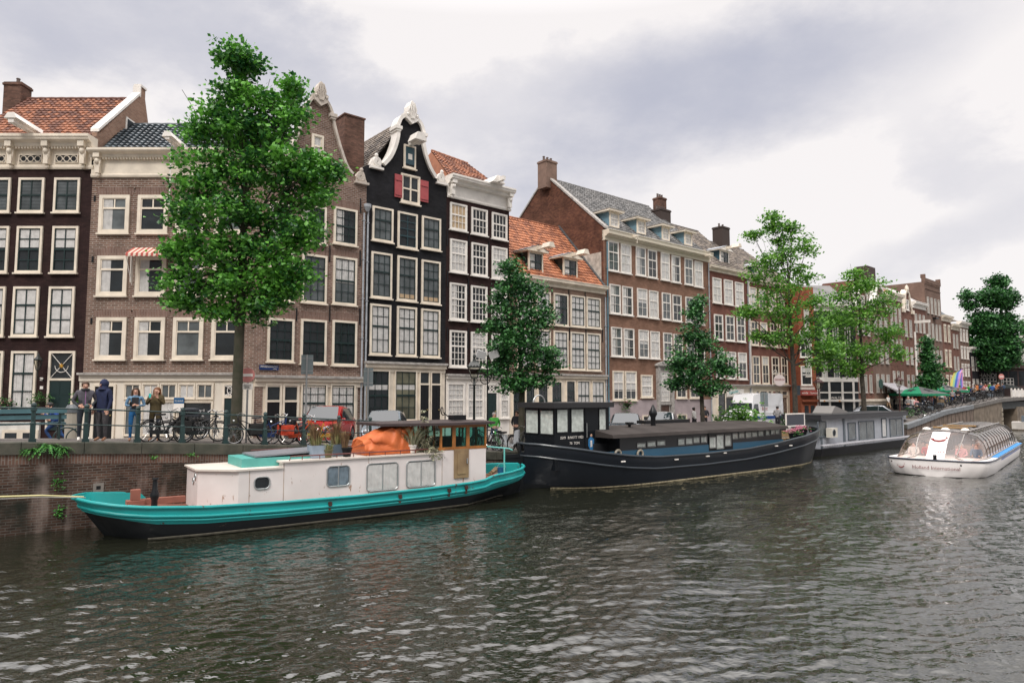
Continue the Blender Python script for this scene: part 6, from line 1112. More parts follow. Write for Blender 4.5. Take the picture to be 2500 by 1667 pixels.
lg = MB(); cz, cy, s = .45, 1.4, .14; P = [(bowx(cy-s*math.cos(R(a)), .4)-.03, cy-s*math.cos(R(a)), cz+s*.85*math.sin(R(a))) for a in np.linspace(192, 350, 14)]; lg.tube(P, [s*.1+s*.08*math.sin(math.pi*i/13) for i in range(14)], 6); lg.ball((bowx(cy-s*1.15, .45)-.02, cy-s*1.15, cz+s*.45), s*.17, 8); lg.tube([(P[0][0], P[0][1]+.06, P[0][2]), (P[0][0], P[0][1]-.05, P[0][2])], .02, 6); lg.build('smile_logo', red, eU)
q = MB(); 
for y in (-1.1, 1.85): q.ball((bowx(y, .6)-.0, y, .58), .05, 8)
q.box(-.03, .02, -.15, .0, .8, 1.02); q.build('bow_fitting', black_p, eU)
for y in (-.62, .25, 1.1): q = MB(); q.ball((4.0, y-.2, 2.05), (.2, .2, .11), 12); q.build('roof_dome', white, eU, smooth=True)
q = MB()
for x in (5.2, 8.2): q.box(x, x+1.8, -.75, .75, 2.08, 2.11); q.box(x-.05, x, -.8, .8, 2.08, 2.16, 1)
q.build('roof_hatch', [mat('smoked roof glass', (.1, .09, .09), .15), mat('hatch wood', (.35, .22, .1), .6)], eU)
q = MB(); q.box(2.5, 17, -1.7, 1.7, .3, .62); 
for x in np.arange(3.2, 17, 1.1):
    for s_ in (-1, 1): q.box(x, x+.12, s_*1.0-.55, s_*1.0+.55, .6, 1.3)
q.build('seat_row', mat('seat fabric', (.28, .2, .16), .8), eU)
# small moored boat at the bridge
p = atY(2538, 1014, 76); e = E('small_boat', (p.x, p.y, 0), R(-40), 'small pale cabin boat cut by the right edge under the bridge', 'boat'); q = MB(); q.loft([[(x, -b, z), (x, -b*.8, 0), (x, b*.8, 0), (x, b, z)] for x, b, z in ((-2.5, 1.0, .8), (1, 1.1, .85), (2.3, .6, .95), (3, .05, 1.05))]); q.build('hull', white, e); q = MB(); q.loft([[(x, -.8, .8), (x, -.65, z), (x, .65, z), (x, .8, .8)] for x, z in ((-1.6, 1.5), (.4, 1.5), (1.2, .95))]); q.build('cabin', mat('smoked cabin', (.08, .1, .12), .3), e)
# ---------------------------------------------------------------- railing
iron = mat('dark green iron', (.018, .04, .04), .4, var=.2)
def railing():
    Ls = [at_px(px, .15) for px in (-60, 88, 217, 342, 451, 556, 651, 745, 830, 906)]; d = Ls[-1]-Ls[-2]; Ls += [Ls[-1]+d*k for k in range(1, 4)]
    e = E('quay_railing', QA.w(0, .15), QA.rot(), 'dark green iron railing along the quay edge with knobbed posts', 'railing'); top = []; mid = []
    for L in Ls:
        z = zq(L); q = MB(); q.box(L-.09, L+.09, -.09, .09, z, z+.09); q.box(L-.065, L+.065, -.065, .065, z+.09, z+.5); q.lathe([(.075, z+.5), (.075, z+.54), (.055, z+.56), (.055, z+.86), (.08, z+.88), (.075, z+.98), (.05, z+1.0), (.075, z+1.04), (.06, z+1.09), (.02, z+1.12)], L, 0, 10); q.build('post', iron, e)
        top.append((L, 0, z+.96)); mid.append((L, 0, z+.5))
    q = MB(); q.tube(top, .024, 8); q.build('rail', iron, e); q = MB(); q.tube(mid, .02, 8); q.build('rail', iron, e)
railing()
# ---------------------------------------------------------------- people
skin = mat('skin', (.50, .28, .20), .6); skin2 = mat('dark skin', (.10, .05, .035), .6); HR = {'brown': mat('brown hair', (.06, .03, .015), .6), 'black': mat('black hair', (.012, .01, .01), .6), 'auburn': mat('auburn hair', (.16, .06, .02), .6), 'grey': mat('grey hair', (.4, .38, .36), .6)}
def cloth(n, c): return mat(n, c, .85, var=.25, vscale=9)
B0 = dict(pel=(0, 0, .95), wai=(0, 0, 1.1), che=(0, 0, 1.33), nek=(0, .0, 1.5), hd=(0, -.01, 1.6), top=(0, 0, 1.7), lh=(.1, 0, .93), lk=(.11, -.02, .5), la=(.11, .02, .09), lt=(.13, -.13, .03), rh=(-.1, 0, .93), rk=(-.11, -.02, .5), ra=(-.11, .02, .09), rt=(-.13, -.13, .03),
          ls=(.19, 0, 1.42), le=(.25, .02, 1.15), lw=(.24, -.08, .9), lf=(.24, -.11, .81), rs=(-.19, 0, 1.42), re=(-.25, .02, 1.15), rw=(-.24, -.08, .9), rf=(-.24, -.11, .81))
RAD = dict(pel=.15, wai=.135, che=.155, nek=.058, hd=.092, top=.07, lh=.095, lk=.062, la=.042, lt=.035, rh=.095, rk=.062, ra=.042, rt=.035, ls=.065, le=.045, lw=.032, lf=.028, rs=.065, re=.045, rw=.032, rf=.028)
BON = [('pel', 'wai', 'top'), ('wai', 'che', 'top'), ('che', 'nek', 'top'), ('nek', 'hd', 'skin'), ('hd', 'top', 'skin'), ('pel', 'lh', 'leg'), ('lh', 'lk', 'leg'), ('lk', 'la', 'leg'), ('la', 'lt', 'shoe'), ('pel', 'rh', 'leg'), ('rh', 'rk', 'leg'), ('rk', 'ra', 'leg'), ('ra', 'rt', 'shoe'),
       ('che', 'ls', 'top'), ('ls', 'le', 'top'), ('le', 'lw', 'slv'), ('lw', 'lf', 'skin'), ('che', 'rs', 'top'), ('rs', 're', 'top'), ('re', 'rw', 'slv'), ('rw', 'rf', 'skin')]
def body_mesh(pose, fat=1., lv=1, coat=0, detail=True):
    J = dict(B0); J.update(pose); ks = list(J); me = bpy.data.meshes.new('person'); me.from_pydata([J[k] for k in ks], [(ks.index(a), ks.index(b)) for a, b, _ in BON], [])
    o = bpy.data.objects.new('tmp', me); COL.objects.link(o); o.modifiers.new('s', 'SKIN'); sv = me.skin_vertices[0].data
    for i, k in enumerate(ks):
        r = RAD[k]*(fat if k in ('pel', 'wai', 'che', 'lh', 'rh', 'ls', 'rs', 'le', 're') else 1); sv[i].radius = (r, r*(.72 if k in ('pel', 'wai', 'che') else 1.08 if k in ('hd', 'top') else 1)); sv[i].use_root = (k == 'pel')
    sb = o.modifiers.new('u', 'SUBSURF'); sb.levels = sb.render_levels = lv
    dg = bpy.context.evaluated_depsgraph_get(); dg.update(); m = bpy.data.meshes.new_from_object(o.evaluated_get(dg)); bpy.data.objects.remove(o); bpy.data.meshes.remove(me)
    m.name = 'person'
    # colour by the nearest bone
    seg = [(Vector(J[a]), Vector(J[b]), t) for a, b, t in BON]; idx = {'skin': 0, 'top': 1, 'leg': 2, 'shoe': 3, 'slv': 4}; m.materials.clear()
    for _ in range(5): m.materials.append(skin)
    mi = []
    for p in m.polygons:
        c = p.center; best = None
        for a, b, t in seg:
            d = b-a; k = max(0, min(1, (c-a).dot(d)/d.length_squared)); dist = (c-a-d*k).length
            if best is None or dist < best[0]: best = (dist, t)
        t = best[1]
        if t == 'leg' and coat and c.z > coat: t = 'top'
        if t == 'top' and c.z < 1.0*0+J['pel'][2]-.06: t = 'leg' if not coat else t
        mi.append(idx[t])
    if detail:                                            # fingers and a nose, rooted inside palm and head
        q = MB()
        for s in 'lr':
            w, f = Vector(J[s+'w']), Vector(J[s+'f']); d = (f-w).normalized(); u = d.orthogonal().normalized()
            for k in range(4): b_ = f+u*(k-1.5)*.018; l = (.062, .075, .07, .055)[k]; q.tube([b_-d*.03, b_+d*l*.55, b_+d*l*.9+Vector((0, -.02, 0))], [.011, .009, .006], 5)
            q.tube([w+d*.03+u*.03, w+d*.06+u*.055, w+d*.095+u*.06], [.012, .010, .007], 5)
        h = Vector(J['hd']); q.tube([h+Vector((0, -.085, .02)), h+Vector((0, -.12, -.02))], [.012, .018], 6)
        for s in (-1, 1): q.ball(tuple(h+Vector((s*.095, 0, 0))), (.012, .025, .035), 6)
        n0 = len(m.vertices); import bmesh; bm = bmesh.new(); bm.from_mesh(m); vs = [bm.verts.new(v) for v in q.v]
        for f_ in q.f: bm.faces.new([vs[i] for i in f_])
        bm.to_mesh(m); bm.free(); mi += [0]*len(q.f)
    m.polygons.foreach_set('material_index', mi); m.polygons.foreach_set('use_smooth', [True]*len(m.polygons)); return m, J
def figure(label, x, y, z, rz, pose={}, top=None, leg=None, shoe=None, hair='brown', long=0, hood=None, slv=None, sk=None, s=1., fat=1., coat=0, group=None, mesh=None, lv=1, faced=True):
    m, J = mesh or body_mesh(pose, fat, lv, coat, faced); me = m.copy(); ms = [sk or skin, top, leg, shoe or MATS['black paint'], slv or top]
    for i in range(5): me.materials[i] = ms[i]
    o = bpy.data.objects.new('person', me); COL.objects.link(o); o.location = (x, y, z); o.rotation_euler = (0, 0, rz); o.scale = (s, s, s); T(o, label, 'person', group)
    h = J['hd']; q = MB(); c = (h[0], h[1]+.015, h[2]+.045); q.ball(c, (.108, .115, .10), 12)
    if long: q.tube([(h[0], h[1]+.06, h[2]+.05), (h[0], h[1]+.09, h[2]-.12), (h[0], h[1]+.08, h[2]-.28)], [.10, .095, .05], 8); [q.tube([(h[0]+s_*.09, h[1]+.0, h[2]+.06), (h[0]+s_*.105, h[1]+.02, h[2]-.1), (h[0]+s_*.09, h[1]-.01, h[2]-.25)], [.03, .035, .02], 6) for s_ in (-1, 1)]
    if hood: hm = MB(); hm.ball((h[0], h[1]+.03, h[2]+.03), (.125, .125, .15), 12); hm.tube([(h[0], .0, 1.46), (h[0], h[1]+.03, h[2]-.03)], [.15, .11], 10); hm.build('hood', hood, o, smooth=True)
    elif hair: hq = q.build('hair', HR[hair], o, smooth=True); [setattr(v.co, 'y', max(v.co.y, h[1]-.045)) for v in hq.data.vertices if v.co.z < h[2]+.05]
    if faced:
        f = MB(); [f.ball((h[0]+s_*.034, h[1]-.092, h[2]+.015), .011, 6) for s_ in (-1, 1)]; f.box(h[0]-.025, h[0]+.025, h[1]-.1, h[1]-.08, h[2]-.052, h[2]-.044, 1); f.build('face', [MATS['black hair'], mat('lips', (.35, .1, .09), .6)], o)
    return o
face = lambda p: math.atan2(-p[1], -p[0])+math.pi/2          # turn a figure (front is -y) towards the camera
def on(px, n, dz=0): x, y, z = G(at_px(px, n), n); return x, y, z+dz
shoeb = cloth('tan shoes', (.28, .14, .08))
p = on(211, .75); ln = dict(le=(.30, .04, 1.17), lw=(.16, -.13, 1.02), lf=(.09, -.17, 1.0), re=(-.30, .04, 1.17), rw=(-.16, -.13, 1.02), rf=(-.09, -.17, 1.0))
man1 = figure('smiling person in a grey and black outdoor jacket and dark trousers at the railing', *p, face(p)+.1, ln, cloth('grey jacket', (.075, .07, .085)), cloth('dark trousers', (.015, .02, .03)), MATS['white paint'], 'brown', slv=cloth('black sleeve', (.025, .03, .035)), s=1.03, fat=1.12, lv=2)
q = MB(); q.box(-.006, .006, -.135, -.125, 1.0, 1.45); q.build('zip', mat('lilac zip', (.35, .15, .35), .5), man1); q = MB(); q.ring((0, .0, 1.5), .085, .035, 'z', 12); q.build('collar', cloth('black sleeve', (.02,)*3), man1)
p = on(256, .7); figure('tall person in a navy hooded coat and grey jeans looking left at the railing', *p, face(p)-.75, dict(hd=(0, -.02, 1.6)), cloth('navy coat', (.008, .014, .05)), cloth('grey jeans', (.06, .055, .06)), shoeb, None, hood=cloth('navy coat', (0, 0, 0)), s=1.07, fat=1.3, coat=.82, lv=2)
p = on(334, .8); ph = dict(le=(.27, .0, 1.16), lw=(.1, -.2, 1.15), lf=(.04, -.24, 1.17), re=(-.27, .0, 1.16), rw=(-.1, -.2, 1.15), rf=(-.04, -.24, 1.17))
w3 = figure('person in a pale denim jacket and bright blue jeans looking at a phone', *p, face(p), ph, cloth('denim jacket', (.12, .22, .33)), cloth('blue jeans', (.01, .10, .26)), shoeb, 'brown', 1, s=.97, lv=2)
q = MB(); q.box(-.1, .1, -.128, -.118, 1.05, 1.42); q.build('shirt', cloth('black shirt', (.02, .02, .025)), w3)
T((lambda o: (setattr(o, 'location', Vector(p)+Vector((.0, -.24, 1.17))), o)[1])(MB().box(-.04, .04, -.01, .01, -.07, .07).build('phone', black_p)), 'dark phone held by the person in denim', 'phone')
p = on(384, .95); pt = dict(le=(.26, -.06, 1.18), lw=(.13, -.24, 1.38), lf=(.09, -.27, 1.44), re=(-.26, -.06, 1.18), rw=(-.08, -.24, 1.36), rf=(-.03, -.27, 1.42), hd=(.03, -.01, 1.6))
figure('person with long auburn hair and an olive coat holding up a turquoise phone', *p, face(p)-.3, pt, cloth('olive coat', (.07, .05, .018)), cloth('dark trousers', (0, 0, 0)), shoeb, 'auburn', 1, s=1.0, fat=1.2, coat=.72, lv=2)
T((lambda o: (setattr(o, 'location', Vector(p)+Vector((-.05, -.28, 1.46))), o)[1])(MB().box(-.035, .035, -.01, .01, -.07, .07).build('phone', mat('turquoise case', (.05, .45, .42), .4))), 'turquoise phone held up by the person in olive', 'phone')
run = dict(che=(0, -.12, 1.28), nek=(0, -.2, 1.42), hd=(0, -.26, 1.5), top=(0, -.27, 1.6), ls=(.18, -.13, 1.36), rs=(-.18, -.13, 1.36), le=(.25, .08, 1.15), lw=(.24, -.12, 1.0), lf=(.23, -.2, 1.0), re=(-.25, -.33, 1.12), rw=(-.2, -.5, 1.2), rf=(-.18, -.56, 1.24), lk=(.1, -.32, .62), la=(.1, -.1, .28), lt=(.1, -.22, .2), rk=(-.1, .1, .5), ra=(-.1, .42, .2), rt=(-.1, .38, .08))
p = on(146, 6.2); figure('blurred looking person in blue walking fast behind the bench', *p, R(-75), run, cloth('royal blue top', (.006, .04, .22)), cloth('blue trousers', (.01, .04, .13)), MATS['white paint'], 'black', s=1.0, fat=1.15)
M0 = body_mesh(ln, 1.15, 1, 0, False); M1 = body_mesh(dict(lk=(.1, -.16, .5), la=(.1, -.2, .1), lt=(.1, -.33, .04), rk=(-.1, .06, .5), ra=(-.1, .26, .14), rt=(-.1, .14, .06), le=(.24, .1, 1.15), lw=(.24, .05, .92), lf=(.24, .02, .85), re=(-.24, -.08, 1.16), rw=(-.2, -.22, 1.0), rf=(-.2, -.27, .95)), 1.1, 1, 0, False)
sit = dict(pel=(0, 0, .5), wai=(0, 0, .65), che=(0, -.03, .9), nek=(0, -.03, 1.06), hd=(0, -.05, 1.17), top=(0, -.04, 1.26), lh=(.1, 0, .5), lk=(.12, -.42, .5), la=(.12, -.42, .09), lt=(.12, -.55, .04), rh=(-.1, 0, .5), rk=(-.12, -.42, .5), ra=(-.12, -.42, .09), rt=(-.12, -.55, .04), ls=(.19, -.03, .98), le=(.24, -.12, .75), lw=(.15, -.33, .72), lf=(.12, -.4, .72), rs=(-.19, -.03, .98), re=(-.24, -.12, .75), rw=(-.15, -.33, .72), rf=(-.12, -.4, .72))
M2 = body_mesh(sit, 1.15, 1, 0, False)
CL = {k: cloth(k+' cloth', c) for k, c in dict(white=(.6, .58, .55), grey=(.25, .24, .24), black=(.02, .02, .025), red=(.35, .03, .03), blue=(.02, .08, .25), orange=(.45, .15, .04), pink=(.5, .25, .25), green=(.05, .3, .04), tan=(.3, .2, .12), denim=(.05, .09, .17)).items()}
def simple(lb, px, n, top, leg, mesh, rz=0, hair='brown', grp=None, s=1., sk=None, coat=0, dz=0):
    p = on(px, n, dz); return figure(lb, *p, face(p)+rz, top=CL[top], leg=CL[leg], hair=hair, mesh=mesh, s=s, sk=sk, group=grp, faced=False)
simple('dark haired person in a white shirt walking past the lilac plinth', 1692, 3.2, 'white', 'black', M1, 1.2, 'black', sk=skin2); simple('person in dark clothes behind the small elm trunk', 1718, 4.6, 'black', 'black', M0, .3, 'black')
simple('person in a pale grey hoodie seen from behind beside the white van', 1895, 2.0, 'grey', 'black', M0, 2.8, 'black'); simple('seated person in blue outside the black corner cafe', 2053, 6.5, 'blue', 'denim', M2, 0, 'grey')
simple('person in a bright green jacket among the bicycles behind the turquoise stern', 1207, 1.9, 'green', 'denim', M0, .4, 'grey', s=.97); simple('person in dark clothes among the bicycles left of the barge wheelhouse', 1262, 2.0, 'black', 'black', M0, -.5, 'brown'); simple('person in a red top right beside the barge wheelhouse', 1282, 2.3, 'red', 'denim', M2, -.5, 'brown', dz=.25)
simple('person in white walking between the silver car and the lamp post', 2165, 4.5, 'white', 'tan', M1, 1, 'brown'); simple('person in a grey shirt following the one in white past the lamp post', 2180, 5.0, 'grey', 'black', M1, -1, 'black'); simple('person with a dark backpack and light blue shorts right of the lamp post', 2205, 4.5, 'black', 'denim', M0, 2.6, 'brown')
rp = random.Random(5); tops = list(CL); k = 0
POS = [(2216, 6.5), (2222, 5), (2229, 7.5), (2236, 4.2), (2243, 6), (2250, 8), (2254, 4.8), (2261, 6.8), (2268, 5.2), (2274, 4), (2279, 7.2), (2286, 5.6), (2291, 4.3), (2296, 6.6), (2302, 5), (2308, 7.4), (2313, 4.4), (2319, 6), (2326, 5), (2333, 4.2)]
where = ['under the front green parasol', 'behind the row of bicycles', 'deep under the parasols', 'near the wooden bench', 'left of the rainbow banner']
hz = ('brown', 'black', 'grey', 'auburn')
for i, (px, n) in enumerate(POS):
    t_ = tops[i % 10]; l_ = ('black', 'denim', 'tan')[i % 3]; se = i % 3 != 0
    lb = f"{'seated' if se else 'standing'} terrace guest with a {t_} top and {hz[i % 4]} hair {'under the green parasols' if px < 2295 else 'beside the rainbow banner'}"
    simple(lb, px, n, t_, l_, M2 if se else M0, rp.uniform(-1.6, 1.6), hz[i % 4], 'guests on the cafe terrace')
for i, (px, n) in enumerate(((2378, 3), (2386, 4), (2393, 3.2), (2401, 4.4), (2409, 3.4), (2417, 4.2), (2426, 3.2), (2434, 4))):
    t_ = ('blue', 'tan', 'pink', 'white', 'denim', 'orange', 'black', 'grey')[i]; simple(f'standing person in a {t_} top in the crowd on the bridge ramp', px, n, t_, 'black', M0, rp.uniform(-2, 2), hz[i % 4], 'people on the bridge ramp')
cj = ['slim', 'broad', 'short', 'tall']; r2 = random.Random(11)
for i in range(34):
    px = 2214+i*3.6; n = 2.0+2.6*((i*7) % 5)/5; t_ = tops[(i*3+1) % 10]; hcol = hz[(i*5+2) % 4]; se = i % 2
    simple(f"{cj[i % 4]} {'seated' if se else 'standing'} guest with a {t_} top, {hcol} hair, {'left half' if i < 17 else 'right half'} of the crowded terrace edge", px, n, t_, ('black', 'denim', 'tan')[i % 3], M2 if se else M0, r2.uniform(-3, 3), hcol, 'guests on the cafe terrace', s=(1, 1.05, .92, 1.1)[i % 4])
for i in range(22):
    px = 2336+i*5.2; t_ = tops[(i*7+2) % 10]; hcol = hz[(i*3+1) % 4]
    simple(f"{cj[i % 4]} passer-by in {t_} with {hcol} hair among the bicycles, {'lower' if i < 8 else 'middle' if i < 15 else 'upper'} part of the ramp", px, 1.5+1.6*((i*3) % 4)/4, t_, 'black', M0, r2.uniform(-3, 3), hcol, 'people on the bridge ramp', s=(1, 1.05, .92, 1.1)[i % 4])
# tour boat passengers
for i, (x, y) in enumerate(((3.0, 1.35), (3.1, .75), (3.0, -.75), (3.2, -1.35), (4.2, 1.1), (4.3, -1.1), (5.4, -1.2), (6.5, -1.0), (7.6, -1.2), (8.7, -1.1), (9.8, -1.2))):
    w = PU.w(x, y, .12); t_ = tops[(i*3) % 10]; figure(f"{t_} clothed passenger, {('front row far window', 'front row beside the logo panel', 'front row near the panel', 'front row near window', 'second row far', 'second row near', 'third row', 'fourth row', 'fifth row', 'sixth row', 'seventh row')[i]} of the tour boat", w.x, w.y, w.z, PU.rot()-math.pi/2, top=CL[t_], leg=CL['black'], hair=hz[i % 4], mesh=M2, group='passengers in the tour boat', faced=False)
# ---------------------------------------------------------------- bicycles
rub = mat('tyre rubber', (.015, .015, .016), .8); chrome = mat('bright steel', (.5, .5, .5), .25, .9); frblk = mat('black frame', (.012, .012, .014), .35)
def bike(col, label, crate=False, bag=None, pos=(0, 0, 0), rz=0, lean=.06, grp='bicycles along the railing', stand=True):
    e = E('bicycle', pos, rz, label, 'bicycle', grp); e.rotation_euler = (lean, 0, rz); r = .34
    for x in (-.55, .55):
        q = MB(); q.ring((x, 0, r), r-.02, .02, n=22, k=6); q.ring((x, 0, r), r-.05, .011, n=22, k=4, m=1)
        for k in range(10): a = math.pi*k/10; q.tube([(x-math.cos(a)*(r-.05), 0, r-math.sin(a)*(r-.05)), (x+math.cos(a)*(r-.05), 0, r+math.sin(a)*(r-.05))], .0035, 3, 1, False)
        q.tube([(x, -.05, r), (x, .05, r)], .025, 6, 1); q.build('wheel', [rub, chrome], e)
        q = MB(); q.ring((x, 0, r), r+.025, .018, n=12, k=5, a0=(10 if x < 0 else 0), a1=(170 if x < 0 else 150)); q.build('mudguard', frblk, e)
    q = MB(); hb, bb, st = (.42, 0, .93), (-.03, 0, .3), (-.2, 0, .82)
    q.tube([bb, (.36, 0, .78)], .02, 6); q.tube([(-.14, 0, .62), (.38, 0, .84)], .017, 6) if not crate else q.tube([(-.08, 0, .45), (.37, 0, .74)], .017, 6); q.tube([bb, st], .018, 6); q.tube([(.55, 0, r), (.40, 0, .72), hb], .018, 6)
    for s in (-1, 1): q.tube([(-.55, s*.05, r), bb], .012, 5); q.tube([(-.55, s*.05, r), (-.17, s*.01, .74)], .01, 5)
    q.box(-.5, .02, -.05, -.035, .26, .4); q.build('frame', col, e)
    q = MB(); q.tube([(.30, -.29, .99), (.40, -.2, 1.06), (.44, 0, 1.0), (.40, .2, 1.06), (.30, .29, .99)], .013, 6); q.tube([hb, (.44, 0, 1.0)], .013, 6); q.build('handlebar', chrome, e)
    q = MB(); q.loft([[(x, -w, z), (x, w, z), (x, w*.8, z+.05), (x, -w*.8, z+.05)] for x, w, z in ((-.36, .09, .86), (-.24, .09, .85), (-.06, .02, .86))]); q.tube([(-.2, 0, .8), (-.21, 0, .87)], .013, 5); q.build('saddle', black_p, e)
    q = MB(); q.box(-.85, -.33, -.07, .07, .72, .735); q.tube([(-.75, -.06, .72), (-.55, -.06, r)], .008, 4); q.tube([(-.75, .06, .72), (-.55, .06, r)], .008, 4); q.build('rack', frblk, e)
    q = MB(); q.ball((.56, 0, .8), (.045, .045, .045), 8); q.build('headlamp', chrome, e); q = MB(); q.tube([(-.03, -.12, .16), (-.03, .12, .44)], .012, 5); q.ring((-.03, -.06, .3), .09, .008, n=12, k=4); q.build('crank', chrome, e)
    if crate: q = MB(); x0 = .5; [q.box(x0-.02, x0+.42, -.22, .22, .82+k*.09, .88+k*.09) for k in range(3)]; q.build('crate', mat('dark crate', (.03, .035, .045), .6), e)
    if bag: q = MB(); q.box(-.82, -.38, -.2, -.07, .38, .72); q.box(-.82, -.38, .07, .2, .38, .72); q.build('pannier', bag, e)
    return e
al = QA.rot(); BK = [bike(frblk, 'black bicycle with a dark front crate, leftmost at the railing', True, pos=on(412, .55), rz=al+R(12)),
 bike(frblk, 'black bicycle with raised chrome handlebars left of the railing cluster post', pos=on(449, .85), rz=al+R(200), lean=-.05),
 bike(frblk, 'black bicycle with black panniers, third from the left at the railing', False, cloth('black pannier', (.02, .02, .02)), pos=on(497, .6), rz=al+R(4)),
 bike(frblk, 'black bicycle turned towards the canal with its round wheel before the cream wall', pos=on(528, 1.6), rz=al+R(75)),
 bike(frblk, 'lone black roadster with a bright front wheel right of the tree trunk', pos=on(616, .55), rz=al+R(186), lean=.08),
 bike(mat('blue frame', (.01, .04, .16), .4), 'dark blue bicycle right of the lone roadster', False, cloth('black pannier', (.02, .02, .02)), pos=on(672, .6), rz=al+R(-4)),
 bike(frblk, 'black bicycle with grey panniers in front of the two dark doors', False, cloth('grey pannier', (.1, .12, .14)), pos=on(706, .9), rz=al+R(170)),
 bike(mat('orange red frame', (.45, .06, .02), .4), 'orange red bicycle with red bags before the red car', False, cloth('red pannier', (.5, .05, .02)), pos=on(737, .55), rz=al+R(10)),
 bike(mat('yellow frame', (.55, .27, .02), .4), 'yellow framed bicycle in front of the red car', pos=on(783, .6), rz=al+R(185)),
 bike(frblk, 'black bicycle parked further back behind the left cluster', pos=on(466, 1.9), rz=al+R(30)),
 bike(frblk, 'black bicycle half hidden behind the stern rail of the turquoise boat', pos=on(1163, .6), rz=al+R(60), grp='bicycles behind the turquoise stern'),
 bike(frblk, 'black bicycle leaning beside the person in green', pos=on(1188, .9), rz=al+R(110), grp='bicycles behind the turquoise stern'),
 bike(mat('green frame', (.03, .25, .04), .4), 'bright green bicycle behind the turquoise stern', pos=on(1212, .7), rz=al+R(70), grp='bicycles behind the turquoise stern'),
 bike(frblk, 'black bicycle with both wheels visible left of the barge wheelhouse', pos=on(1266, .7), rz=al+R(15), grp='bicycles behind the turquoise stern')]
names = ['first', 'second', 'third', 'fourth', 'fifth', 'sixth', 'seventh', 'eighth', 'ninth', 'tenth', 'eleventh', 'twelfth', 'thirteenth', 'fourteenth', 'fifteenth', 'sixteenth', 'seventeenth', 'eighteenth']
pxs = [2228, 2236, 2244, 2250, 2257, 2264, 2271, 2279, 2312, 2322, 2345, 2356, 2366, 2377, 2389, 2401, 2413, 2425]
for i, px in enumerate(pxs):
    c = ctree(BK[(0, 1, 2, 6)[i % 4]]); x, y, z = on(px, .75+.25*(i % 2)); c.location = (x, y, z); c.rotation_euler = (rp.uniform(-.1, .1), 0, QB.rot()+R(rp.uniform(60, 120))); c['label'] = f'parked black bicycle, {names[i]} from the left along the rising retaining wall'; c['group'] = 'bicycles along the retaining wall'
# scooter
e = E('scooter', on(1240, .8), al+R(-60), 'silver and white motor scooter left of the barge wheelhouse', 'scooter')
for x in (-.6, .6): q = MB(); q.ring((x, 0, .22), .17, .06, n=16, k=6); q.lathe([(.12, .0), (.12, .02)], 0, 0, 8) if 0 else q.tube([(x, -.05, .22), (x, .05, .22)], .1, 8, 1); q.build('wheel', [rub, chrome], e)
q = MB(); q.loft([[(x, -w, z0), (x, w, z0), (x, w*.8, z1), (x, -w*.8, z1)] for x, w, z0, z1 in ((-.85, .1, .45, .7), (-.5, .17, .35, .78), (-.1, .16, .25, .7), (0, .15, .2, .35), (.3, .15, .2, .32), (.38, .2, .3, .9), (.55, .1, .4, .95))]); q.build('body', mat('scooter silver', (.5, .52, .55), .3, .3), e, smooth=True)
q = MB(); q.box(-.75, -.1, -.13, .13, .76, .84); q.build('seat', black_p, e); q = MB(); q.tube([(.38, -.32, 1.02), (.45, 0, 1.0), (.38, .32, 1.02)], .018, 6); q.tube([(.6, 0, .22), (.45, 0, 1.0)], .025, 6); q.build('handlebar', black_p, e)
